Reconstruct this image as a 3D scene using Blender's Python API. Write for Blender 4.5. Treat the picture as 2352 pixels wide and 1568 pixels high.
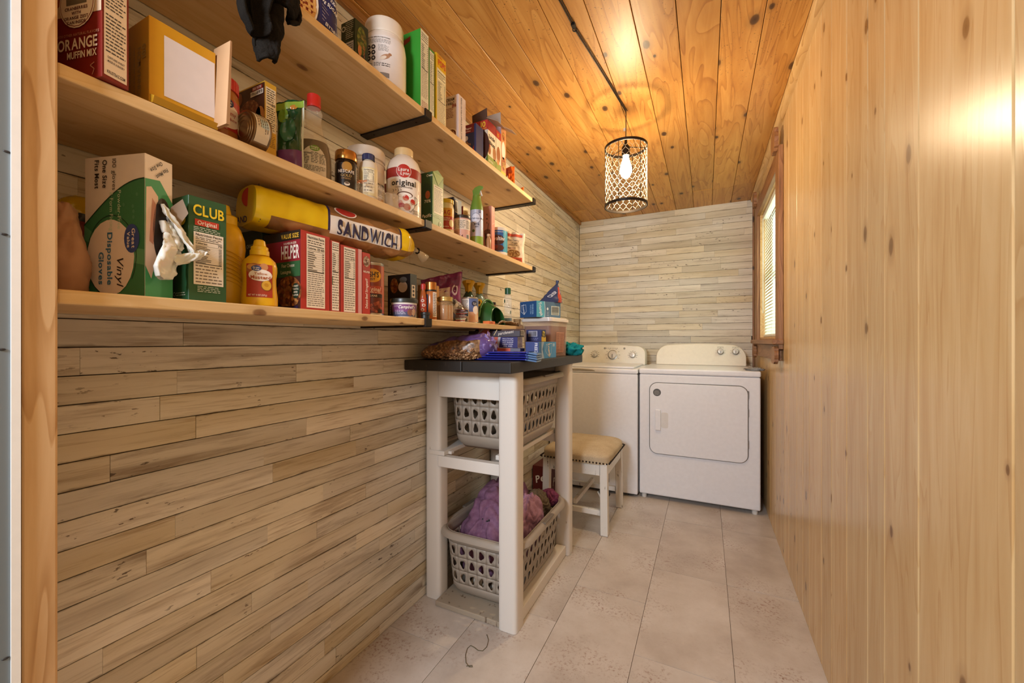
import bpy, bmesh, math, random
from mathutils import Vector, Matrix, noise as mnoise

scene = bpy.context.scene
COL = scene.collection
for o in list(bpy.data.objects):
    bpy.data.objects.remove(o, do_unlink=True)

# ------------------------------------------------------------------ camera
FPX, TH = 925.0, math.atan(445 / 925.0)
cam = bpy.data.cameras.new('camera')
cam.sensor_width = 36.0
cam.lens = FPX / 2352 * 36.0
cam.clip_start = 0.01
camo = bpy.data.objects.new('camera', cam)
COL.objects.link(camo)
camo.location = (1.10, 0.0, 1.10)
camo.rotation_euler = (math.radians(90), 0, TH)
scene.camera = camo

# ------------------------------------------------------------------ world, lights, exposure
world = bpy.data.worlds.new('world')
scene.world = world
world.use_nodes = True
wbg = world.node_tree.nodes['Background']
wbg.inputs[0].default_value = (1.0, 0.97, 0.93, 1)
wbg.inputs[1].default_value = 0.13


def area(name, loc, target, size, size_y, power, col):
    l = bpy.data.lights.new(name, 'AREA')
    l.shape = 'RECTANGLE'
    l.size, l.size_y = size, size_y
    l.energy = power
    l.color = col
    o = bpy.data.objects.new(name, l)
    COL.objects.link(o)
    o.location = loc
    d = Vector(target) - Vector(loc)
    o.rotation_euler = d.to_track_quat('-Z', 'Y').to_euler()
    return o


# lamp of the adjoining room behind the doorway, and daylight outside the window
area('adjoining_room_lamp', (0.52, -1.0, 1.70), (0.75, 3.0, 0.75), 0.45, 0.45, 46.0, (0.84, 0.91, 1.0))
area('daylight_window', (2.05, 2.96, 1.75), (1.3, 2.96, 1.5), 1.1, 1.2, 30.0, (0.84, 1.0, 0.88))

scene.view_settings.view_transform = 'Standard'
scene.view_settings.look = 'None'
scene.view_settings.exposure = 0.16
scene.view_settings.gamma = 1.0
scene.view_settings.use_curve_mapping = False

rnd = random.Random(11)


# ------------------------------------------------------------------ materials
def lin1(c):
    c /= 255.0
    return c / 12.92 if c <= 0.04045 else ((c + 0.055) / 1.055) ** 2.4


def hx(h):
    h = h.lstrip('#')
    return (lin1(int(h[0:2], 16)), lin1(int(h[2:4], 16)), lin1(int(h[4:6], 16)), 1.0)


_M = {}


def new_mat(name):
    m = bpy.data.materials.new(name)
    m.use_nodes = True
    return m, m.node_tree, m.node_tree.nodes['Principled BSDF']


def cm(h, rough=0.5, metal=0.0, alpha=1.0, trans=0.0, emit=0.0, bump=0.0):
    """plain coloured material with a faint procedural tone variation"""
    key = (h, rough, metal, alpha, trans, emit, bump)
    if key in _M:
        return _M[key]
    m, nt, b = new_mat('tone_' + h.strip('#'))
    b.inputs['Roughness'].default_value = rough
    b.inputs['Metallic'].default_value = metal
    b.inputs['Alpha'].default_value = alpha
    b.inputs['Transmission Weight'].default_value = trans
    c = hx(h)
    n = nt.nodes.new('ShaderNodeTexNoise')
    n.inputs['Scale'].default_value = 45
    n.inputs['Detail'].default_value = 3
    r = nt.nodes.new('ShaderNodeValToRGB')
    r.color_ramp.elements[0].position = 0.3
    r.color_ramp.elements[0].color = tuple(min(1, x * 0.975) for x in c[:3]) + (1,)
    r.color_ramp.elements[1].position = 0.7
    r.color_ramp.elements[1].color = tuple(min(1, x * 1.02) for x in c[:3]) + (1,)
    tc = nt.nodes.new('ShaderNodeTexCoord')
    nt.links.new(tc.outputs['Object'], n.inputs['Vector'])
    nt.links.new(n.outputs['Fac'], r.inputs['Fac'])
    nt.links.new(r.outputs['Color'], b.inputs['Base Color'])
    if emit:
        b.inputs['Emission Color'].default_value = c
        b.inputs['Emission Strength'].default_value = emit
    if bump:
        bn = nt.nodes.new('ShaderNodeBump')
        bn.inputs['Strength'].default_value = bump
        bn.inputs['Distance'].default_value = 0.002
        n2 = nt.nodes.new('ShaderNodeTexNoise')
        n2.inputs['Scale'].default_value = 220
        nt.links.new(tc.outputs['Object'], n2.inputs['Vector'])
        nt.links.new(n2.outputs['Fac'], bn.inputs['Height'])
        nt.links.new(bn.outputs['Normal'], b.inputs['Normal'])
    _M[key] = m
    return m


class NT:
    """small helper for node graphs"""

    def __init__(s, nt):
        s.nt = nt

    def n(s, typ, **kw):
        nd = s.nt.nodes.new('ShaderNode' + typ)
        for k, v in kw.items():
            if k in nd.inputs:
                if hasattr(v, 'is_output') and v.is_output:
                    s.nt.links.new(v, nd.inputs[k])
                else:
                    nd.inputs[k].default_value = v
            else:
                setattr(nd, k, v)
        return nd

    def link(s, a, b):
        s.nt.links.new(a, b)

    def ramp(s, fac, stops, interp='LINEAR'):
        nd = s.nt.nodes.new('ShaderNodeValToRGB')
        cr = nd.color_ramp
        cr.interpolation = interp
        while len(cr.elements) < len(stops):
            cr.elements.new(0.5)
        for e, (p, c) in zip(cr.elements, stops):
            e.position = p
            e.color = c if len(c) == 4 else tuple(c) + (1,)
        s.nt.links.new(fac, nd.inputs['Fac'])
        return nd.outputs['Color']

    def math(s, op, a, b=None, clamp=False):
        nd = s.nt.nodes.new('ShaderNodeMath')
        nd.operation = op
        nd.use_clamp = clamp
        for i, x in enumerate((a, b)):
            if x is None:
                continue
            if hasattr(x, 'is_output'):
                s.nt.links.new(x, nd.inputs[i])
            else:
                nd.inputs[i].default_value = x
        return nd.outputs[0]

    def mix(s, fac, a, b, mode='MIX'):
        nd = s.nt.nodes.new('ShaderNodeMix')
        nd.data_type = 'RGBA'
        nd.blend_type = mode
        for sock, x in ((nd.inputs[0], fac), (nd.inputs[6], a), (nd.inputs[7], b)):
            if hasattr(x, 'is_output'):
                s.nt.links.new(x, sock)
            else:
                sock.default_value = x
        return nd.outputs[2]

    def coords(s, scale, jitter=7.0):
        tc = s.n('TexCoord')
        oi = s.n('ObjectInfo')
        sh = s.math('MULTIPLY', oi.outputs['Random'], jitter)
        cmb = s.n('CombineXYZ', X=sh, Y=sh, Z=sh)
        add = s.n('VectorMath', operation='ADD')
        s.link(tc.outputs['Object'], add.inputs[0])
        s.link(cmb.outputs[0], add.inputs[1])
        mp = s.n('Mapping')
        mp.inputs['Scale'].default_value = scale
        s.link(add.outputs[0], mp.inputs['Vector'])
        return mp.outputs[0], oi.outputs['Random']


W1 = (1, 1, 1, 1)
K1 = (0, 0, 0, 1)


def pine(name, axis, light, mid, dark, knot, rough=0.45, knots=0.35, grain=1.0, speck=False, kscale=1.0, bump=0.15, var=0.12, ringw=0.35):
    """solid softwood: long grain along one axis, cathedral figure, sparse dark knots"""
    m, nt, b = new_mat(name)
    N = NT(nt)
    sc = [1.0, 1.0, 1.0]
    sc[axis] = 0.10
    v, rv = N.coords(tuple(sc))
    n1 = N.n('TexNoise', Vector=v, Scale=26.0 * grain, Detail=5.0, Roughness=0.6, Distortion=0.6)
    n2 = N.n('TexNoise', Vector=v, Scale=7.0 * grain, Detail=2.0, Distortion=1.6)
    rings = N.math('FRACT', N.math('MULTIPLY', n2.outputs['Fac'], 9.0))
    ringr = N.ramp(rings, [(0.0, (0.25,) * 3), (0.75, (0.5,) * 3), (0.96, W1), (1.0, (0.4,) * 3)])
    g = N.math('ADD', N.math('MULTIPLY', n1.outputs['Fac'], 1 - ringw), N.math('MULTIPLY', ringr, ringw))
    col = N.ramp(g, [(0.28, hx(light)), (0.52, hx(mid)), (0.78, hx(dark))])
    # knots
    kv0, _ = N.coords((1.0, 1.0, 1.0), 3.7)
    sx = N.n('SeparateXYZ', Vector=kv0)
    oth = [i for i in range(3) if i != axis]
    ka = N.math('MULTIPLY', N.math('ADD', sx.outputs[oth[0]], sx.outputs[oth[1]]), 7.5 * kscale)
    kb = N.math('MULTIPLY', sx.outputs[axis], 4.2 * kscale)
    kv = N.n('CombineXYZ', X=ka, Y=kb).outputs[0]
    dn = N.n('TexNoise', Vector=kv, Scale=3.0, Detail=2.0)
    kvd = N.mix(0.05, kv, dn.outputs['Color'])
    vo = N.n('TexVoronoi', Vector=kvd, Scale=1.0, Randomness=1.0, voronoi_dimensions='2D')
    sep = N.n('SeparateColor', Color=vo.outputs['Color'])
    on = N.math('LESS_THAN', sep.outputs[0], knots)
    dist = N.math('DIVIDE', vo.outputs['Distance'], N.math('ADD', N.math('MULTIPLY', sep.outputs[1], 1.2), 0.55))
    kfac = N.math('MULTIPLY', N.ramp(dist, [(0.0, W1), (0.055, (0.85,) * 3), (0.075, (0.25,) * 3), (0.16, K1)]), on)
    col = N.mix(kfac, col, hx(knot))
    if speck:
        sn = N.n('TexNoise', Vector=N.coords((1, 1, 1))[0], Scale=130.0, Detail=2.0)
        patch = N.n('TexNoise', Vector=N.coords((1, 0.4, 1))[0], Scale=4.0)
        sf = N.math('MULTIPLY', N.ramp(sn.outputs['Fac'], [(0.66, K1), (0.72, W1)]), N.ramp(patch.outputs['Fac'], [(0.45, K1), (0.6, (0.8,) * 3)]))
        col = N.mix(sf, col, hx(knot))
    br = N.math('ADD', N.math('MULTIPLY', rv, var), 1.0 - var * 0.5)
    hs = N.n('HueSaturation', Color=col)
    N.link(br, hs.inputs['Value'])
    N.link(hs.outputs[0], b.inputs['Base Color'])
    b.inputs['Roughness'].default_value = rough
    bn = N.n('Bump')
    bn.inputs['Strength'].default_value = bump
    bn.inputs['Distance'].default_value = 0.002
    N.link(g, bn.inputs['Height'])
    N.link(bn.outputs['Normal'], b.inputs['Normal'])
    return m


def whitewash(name, axis, streak_light_k=1.0):
    """distressed white-washed board: cream paint, grey-brown streaks, dark chips along the edges"""
    m, nt, b = new_mat(name)
    N = NT(nt)
    sc = [1.0, 1.0, 1.0]
    sc[axis] = 0.07
    v, rv = N.coords(tuple(sc), 9.0)
    n1 = N.n('TexNoise', Vector=v, Scale=34.0, Detail=7.0, Roughness=0.7, Distortion=0.4)
    n2 = N.n('TexNoise', Vector=v, Scale=9.0, Detail=3.0)
    base = N.ramp(n2.outputs['Fac'], [(0.3, hx('#c9bda6')), (0.5, hx('#ddd4c2')), (0.7, hx('#e8e1d4'))])
    st = N.ramp(n1.outputs['Fac'], [(0.47, K1), (0.60, (0.5,) * 3), (0.74, (0.95,) * 3)])
    wear = N.n('TexNoise', Vector=N.coords((1, 1, 1), 5.0)[0], Scale=3.2, Detail=2.0)
    wf = N.ramp(wear.outputs['Fac'], [(0.42, (0.16,) * 3), (0.64, W1)])
    col = N.mix(N.math('MULTIPLY', N.math('MULTIPLY', st, wf), streak_light_k), base, hx('#7a6247'))
    fs_ = [1.0, 1.0, 1.0]
    fs_[axis] = 0.045
    fv, _ = N.coords(tuple(fs_), 6.0)
    fn_ = N.n('TexNoise', Vector=fv, Scale=150.0, Detail=4.0, Roughness=0.6)
    col = N.mix(N.ramp(fn_.outputs['Fac'], [(0.54, K1), (0.72, (0.55 * streak_light_k,) * 3)]), col, hx('#8d7454'))
    # chips: small dark flakes in patches
    cs = [1.0, 1.0, 1.0]
    cs[axis] = 0.35
    cv, _ = N.coords(tuple(cs), 4.0)
    cn = N.n('TexNoise', Vector=cv, Scale=95.0, Detail=3.0, Roughness=0.6)
    cp = N.n('TexNoise', Vector=cv, Scale=7.0, Detail=1.0)
    cf = N.math('MULTIPLY', N.ramp(cn.outputs['Fac'], [(0.64, K1), (0.67, W1)]), N.ramp(cp.outputs['Fac'], [(0.55, K1), (0.62, W1)]))
    col = N.mix(N.math('MULTIPLY', cf, 0.85), col, hx('#4a3626'))
    # paint worn off along the long edges of each board
    tg = N.n('TexCoord')
    sg = N.n('SeparateXYZ', Vector=tg.outputs['Generated'])
    ed = N.math('ABSOLUTE', N.math('SUBTRACT', sg.outputs[2], 0.5))
    en = N.n('TexNoise', Vector=cv, Scale=22.0, Detail=4.0, Roughness=0.7)
    ef = N.ramp(N.math('ADD', ed, N.math('MULTIPLY', N.math('SUBTRACT', en.outputs['Fac'], 0.5), 0.5)), [(0.48, K1), (0.56, (0.8,) * 3)])
    col = N.mix(N.math('MULTIPLY', ef, 0.8), col, hx('#5a4632'))
    hs = N.n('HueSaturation', Color=col)
    N.link(N.math('ADD', N.math('MULTIPLY', rv, 0.20), 0.86), hs.inputs['Value'])
    N.link(N.math('ADD', N.math('MULTIPLY', N.math('FRACT', N.math('MULTIPLY', rv, 7.3)), 0.7), 0.75), hs.inputs['Saturation'])
    N.link(hs.outputs[0], b.inputs['Base Color'])
    b.inputs['Roughness'].default_value = 0.55
    bn = N.n('Bump')
    bn.inputs['Strength'].default_value = 0.2
    bn.inputs['Distance'].default_value = 0.0015
    N.link(n1.outputs['Fac'], bn.inputs['Height'])
    N.link(bn.outputs['Normal'], b.inputs['Normal'])
    return m


def tile_mat():
    m, nt, b = new_mat('beige_vinyl_tile')
    N = NT(nt)
    v, rv = N.coords((1, 1, 1), 6.0)
    n1 = N.n('TexNoise', Vector=v, Scale=3.5, Detail=5.0, Roughness=0.6)
    n2 = N.n('TexNoise', Vector=v, Scale=90.0, Detail=3.0, Roughness=0.7)
    n3 = N.n('TexNoise', Vector=v, Scale=5.0, Detail=2.0)
    col = N.ramp(n1.outputs['Fac'], [(0.3, hx('#aea297')), (0.5, hx('#c2b8ae')), (0.68, hx('#cfc7bf'))])
    f = N.math('MULTIPLY', N.ramp(n2.outputs['Fac'], [(0.52, K1), (0.66, W1)]), N.ramp(n3.outputs['Fac'], [(0.48, (0.06,) * 3), (0.66, (0.8,) * 3)]))
    col = N.mix(f, col, hx('#8a6450'))
    hs = N.n('HueSaturation', Color=col)
    N.link(N.math('ADD', N.math('MULTIPLY', rv, 0.10), 0.95), hs.inputs['Value'])
    N.link(hs.outputs[0], b.inputs['Base Color'])
    b.inputs['Roughness'].default_value = 0.38
    bn = N.n('Bump')
    bn.inputs['Strength'].default_value = 0.08
    bn.inputs['Distance'].default_value = 0.001
    N.link(n2.outputs['Fac'], bn.inputs['Height'])
    N.link(bn.outputs['Normal'], b.inputs['Normal'])
    return m


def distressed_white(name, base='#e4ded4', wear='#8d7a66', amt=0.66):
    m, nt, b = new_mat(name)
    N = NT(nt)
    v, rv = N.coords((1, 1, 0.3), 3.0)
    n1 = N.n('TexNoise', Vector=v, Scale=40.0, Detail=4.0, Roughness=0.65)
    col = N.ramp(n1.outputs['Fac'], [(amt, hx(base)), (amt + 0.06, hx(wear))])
    N.link(col, b.inputs['Base Color'])
    b.inputs['Roughness'].default_value = 0.5
    return m


def fabric(name, a, bcol, scale=260.0, rough=0.95, bump=0.5):
    m, nt, b = new_mat(name)
    N = NT(nt)
    tc = N.n('TexCoord')
    n1 = N.n('TexNoise', Vector=tc.outputs['Object'], Scale=scale, Detail=3.0)
    n2 = N.n('TexNoise', Vector=tc.outputs['Object'], Scale=12.0, Detail=3.0)
    f = N.math('ADD', N.math('MULTIPLY', n1.outputs['Fac'], 0.6), N.math('MULTIPLY', n2.outputs['Fac'], 0.4))
    N.link(N.ramp(f, [(0.35, hx(a)), (0.65, hx(bcol))]), b.inputs['Base Color'])
    b.inputs['Roughness'].default_value = rough
    b.inputs['Sheen Weight'].default_value = 0.0
    b.inputs['Specular IOR Level'].default_value = 0.1
    bn = N.n('Bump')
    bn.inputs['Strength'].default_value = bump
    bn.inputs['Distance'].default_value = 0.001
    N.link(n1.outputs['Fac'], bn.inputs['Height'])
    N.link(bn.outputs['Normal'], b.inputs['Normal'])
    return m


def foodmix(name, cols, scale=60.0, rough=0.5):
    """mottled picture of food: several colours scattered in cells"""
    key = ('food', name)
    if key in _M:
        return _M[key]
    m, nt, b = new_mat(name)
    N = NT(nt)
    tc = N.n('TexCoord')
    vo = N.n('TexVoronoi', Vector=tc.outputs['Object'], Scale=scale)
    sep = N.n('SeparateColor', Color=vo.outputs['Color'])
    k = len(cols)
    c = N.ramp(sep.outputs[0], [((i + 0.5) / k, hx(x)) for i, x in enumerate(cols)])
    d = N.ramp(vo.outputs['Distance'], [(0.1, W1), (0.75, (0.35,) * 3)])
    N.link(N.mix(0.7, c, d, 'MULTIPLY'), b.inputs['Base Color'])
    b.inputs['Roughness'].default_value = rough
    _M[key] = m
    return m


CEIL = pine('amber_ceiling_pine', 1, '#d6a157', '#c2883f', '#a1672b', '#3f2310', rough=0.42, knots=0.30, speck=True, var=0.24)
PANEL = pine('pale_pine_panelling', 2, '#dcbd8c', '#d1ac77', '#c0945c', '#7d552d', rough=0.27, knots=0.17, grain=0.9, bump=0.04, var=0.16, kscale=1.45, ringw=0.24)
SHELFW = pine('shelf_pine', 1, '#e6c898', '#d9b680', '#c79e65', '#7a5130', rough=0.5, knots=0.35, kscale=1.5, ringw=0.22)
JAMBW = pine('jamb_pine', 2, '#d9b98e', '#c9a274', '#ae8352', '#6b4424', rough=0.5, knots=0.2)
TRIMW = pine('moulding_pine', 1, '#dcb985', '#caa167', '#ae8148', '#6e4726', rough=0.45, knots=0.15)
DARKTRIM = pine('brown_window_trim', 2, '#a87a50', '#8c5f3a', '#6d4526', '#3c2212', rough=0.5, knots=0.2)
DARKTRIMY = pine('brown_window_trim_long', 1, '#a87a50', '#8c5f3a', '#6d4526', '#3c2212', rough=0.5, knots=0.2)
WASH_Y = whitewash('whitewashed_board_long', 1)
WASH_X = whitewash('whitewashed_board_cross', 0, 0.55)  # same boards as the left wall; light difference painted in as weaker brown streaks
TILE = tile_mat()
TABLEW = distressed_white('white_painted_timber', '#ded8d0', '#a58f74', 0.70)
STOOLW = distressed_white('distressed_white_wood', '#e0dad0', '#6e6152', 0.63)
BLACKTOP = distressed_white('black_painted_top', '#1f1b18', '#3a312a', 0.62)
APPL = cm('#e6e7ec', 0.28)
IRON = cm('#2a2420', 0.42, 0.7)
DARK = cm('#17130f', 0.8)


# ------------------------------------------------------------------ mesh builder
class MB:
    def __init__(s):
        s.v, s.f, s.m, s.mats = [], [], [], []

    def mi(s, mat):
        if mat not in s.mats:
            s.mats.append(mat)
        return s.mats.index(mat)

    def add(s, vs, fs, mat):
        o = len(s.v)
        i = s.mi(mat)
        s.v.extend([tuple(p) for p in vs])
        s.f.extend([tuple(k + o for k in f) for f in fs])
        s.m.extend([i] * len(fs))

    def box(s, x0, x1, y0, y1, z0, z1, mat):
        vs = [(x, y, z) for z in (z0, z1) for y in (y0, y1) for x in (x0, x1)]
        s.add(vs, [(0, 2, 3, 1), (4, 5, 7, 6), (0, 1, 5, 4), (2, 6, 7, 3), (0, 4, 6, 2), (1, 3, 7, 5)], mat)

    def obox(s, c, a, b, d, mat):
        """box from centre and three half vectors"""
        c, a, b, d = map(Vector, (c, a, b, d))
        vs = [c + a * i + b * j + d * k for k in (-1, 1) for j in (-1, 1) for i in (-1, 1)]
        s.add(vs, [(0, 2, 3, 1), (4, 5, 7, 6), (0, 1, 5, 4), (2, 6, 7, 3), (0, 4, 6, 2), (1, 3, 7, 5)], mat)

    def lathe(s, prof, mat, n=28, sx=1.0, sy=1.0, c=(0, 0, 0), caps=True, mats=None):
        vs, fs, ms = [], [], []
        for r, z in prof:
            for k in range(n):
                a = 2 * math.pi * k / n
                vs.append((c[0] + r * sx * math.cos(a), c[1] + r * sy * math.sin(a), c[2] + z))
        o = len(s.v)
        s.v.extend(vs)
        for i in range(len(prof) - 1):
            mt = s.mi(mats[i] if mats else mat)
            for k in range(n):
                k2 = (k + 1) % n
                s.f.append((o + i * n + k, o + i * n + k2, o + (i + 1) * n + k2, o + (i + 1) * n + k))
                s.m.append(mt)
        if caps:
            if prof[0][0] > 1e-5:
                s.f.append(tuple(o + k for k in reversed(range(n))))
                s.m.append(s.mi(mats[0] if mats else mat))
            if prof[-1][0] > 1e-5:
                q = o + (len(prof) - 1) * n
                s.f.append(tuple(q + k for k in range(n)))
                s.m.append(s.mi(mats[-1] if mats else mat))

    def tube(s, pts, r, mat, n=8, closed=False, rs=None, caps=True):
        pts = [Vector(p) for p in pts]
        L = len(pts)
        vs = []
        for i, p in enumerate(pts):
            if closed:
                t = pts[(i + 1) % L] - pts[i - 1]
            else:
                t = pts[min(i + 1, L - 1)] - pts[max(i - 1, 0)]
            t.normalize()
            ref = Vector((0, 0, 1)) if abs(t.z) < 0.9 else Vector((1, 0, 0))
            u = t.cross(ref).normalized()
            w = t.cross(u).normalized()
            rr = rs[i] if rs else r
            for k in range(n):
                a = 2 * math.pi * k / n
                vs.append(p + u * (rr * math.cos(a)) + w * (rr * math.sin(a)))
        fs = []
        for i in range(L if closed else L - 1):
            j = (i + 1) % L
            for k in range(n):
                k2 = (k + 1) % n
                fs.append((i * n + k, j * n + k, j * n + k2, i * n + k2))
        if caps and not closed:
            fs.append(tuple(range(n)))
            fs.append(tuple((L - 1) * n + k for k in reversed(range(n))))
        s.add(vs, fs, mat)

    def grid(s, fn, nu, nv, mat, closeu=False, matfn=None):
        o = len(s.v)
        cu = nu if closeu else nu + 1
        for j in range(nv + 1):
            for i in range(cu):
                s.v.append(tuple(fn(i / nu, j / nv)))
        for j in range(nv):
            for i in range(nu):
                i2 = (i + 1) % cu
                s.f.append((o + j * cu + i, o + j * cu + i2, o + (j + 1) * cu + i2, o + (j + 1) * cu + i))
                s.m.append(s.mi(matfn((i + 0.5) / nu, (j + 0.5) / nv) if matfn else mat))

    def ball(s, c, r, mat, nu=14, nv=8, noise=0.0, seed=0):
        if not isinstance(r, (tuple, list)):
            r = (r, r, r)

        def fn(u, v):
            a, t = 2 * math.pi * u, math.pi * v
            d = Vector((math.sin(t) * math.cos(a), math.sin(t) * math.sin(a), -math.cos(t)))
            k = 1 + (noise * mnoise.noise(d * 1.7 + Vector((seed, 0, 0))) if noise else 0)
            return (c[0] + r[0] * d.x * k, c[1] + r[1] * d.y * k, c[2] + r[2] * d.z * k)
        s.grid(fn, nu, nv, mat, closeu=True)

    def prism(s, poly, fn, h0, h1, mat):
        """poly in (a,b); fn(a,b,h) -> point"""
        n = len(poly)
        vs = [fn(a, b, h0) for a, b in poly] + [fn(a, b, h1) for a, b in poly]
        fs = [tuple(reversed(range(n))), tuple(range(n, 2 * n))]
        for i in range(n):
            j = (i + 1) % n
            fs.append((i, j, n + j, n + i))
        s.add(vs, fs, mat)

    def build(s, name, parent=None, smooth=False, bevel=0.0, solid=0.0, sub=0, seg=2):
        me = bpy.data.meshes.new(name)
        me.from_pydata(s.v, [], s.f)
        for m in s.mats:
            me.materials.append(m)
        me.polygons.foreach_set('material_index', s.m)
        bm = bmesh.new()
        bm.from_mesh(me)
        bmesh.ops.recalc_face_normals(bm, faces=bm.faces)
        bm.to_mesh(me)
        bm.free()
        if smooth:
            me.polygons.foreach_set('use_smooth', [True] * len(me.polygons))
            if smooth is not True:
                me.set_sharp_from_angle(angle=math.radians(smooth))
        me.update()
        o = bpy.data.objects.new(name, me)
        COL.objects.link(o)
        if parent is not None:
            o.parent = parent
        if solid:
            md = o.modifiers.new('thickness', 'SOLIDIFY')
            md.thickness = solid
            md.offset = 0
        if sub:
            md = o.modifiers.new('subdivision', 'SUBSURF')
            md.levels = md.render_levels = sub
        if bevel:
            md = o.modifiers.new('bevel', 'BEVEL')
            md.width = bevel
            md.segments = seg
            md.limit_method = 'ANGLE'
        return o


def tag(o, label, cat, group=None):
    o['label'] = label
    o['category'] = cat
    if group:
        o['group'] = group
    return o


def thing(name, label, cat, loc=(0, 0, 0), rz=0.0, group=None):
    o = bpy.data.objects.new(name, None)
    o.empty_display_size = 0.05
    COL.objects.link(o)
    o.location = loc
    o.rotation_euler = (0, 0, math.radians(rz))
    return tag(o, label, cat, group)


def structure(name, label=None):
    o = bpy.data.objects.new(name, None)
    COL.objects.link(o)
    o['kind'] = 'structure'
    if label:
        o['label'] = label
    return o


def sbox(name, dims, mat, parent=None, bevel=0.0):
    b = MB()
    b.box(*dims, mat)
    return b.build(name, parent, bevel=bevel)


# ------------------------------------------------------------------ lettering
GL = {}


def load_glyphs():
    chars = "ABCDEFGHIJKLMNOPQRSTUVWXYZabcdefghijklmnopqrstuvwxyz0123456789&'.,!%-()@ú®:<>"
    tmp = []
    for bold in (0, 1):
        for ch in chars:
            cu = bpy.data.curves.new('glyph', 'FONT')
            cu.body = ch
            cu.size = 1.0
            cu.resolution_u = 3
            cu.offset = 0.022 * bold
            o = bpy.data.objects.new('glyph', cu)
            COL.objects.link(o)
            tmp.append((bold, ch, o))
    bpy.context.view_layer.update()
    dg = bpy.context.evaluated_depsgraph_get()
    for bold, ch, o in tmp:
        ev = o.evaluated_get(dg)
        me = ev.to_mesh()
        vs = [(v.co.x, v.co.y) for v in me.vertices]
        fs = [tuple(p.vertices) for p in me.polygons]
        if vs:
            x0 = min(v[0] for v in vs)
            x1 = max(v[0] for v in vs)
            GL[(bold, ch)] = ([(x - x0, y) for x, y in vs], fs, x1 - x0)
        ev.to_mesh_clear()
    for _, _, o in tmp:
        cu = o.data
        bpy.data.objects.remove(o, do_unlink=True)
        bpy.data.curves.remove(cu)


load_glyphs()
CAP = max(v[1] for v in GL[(0, 'H')][0])


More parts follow.
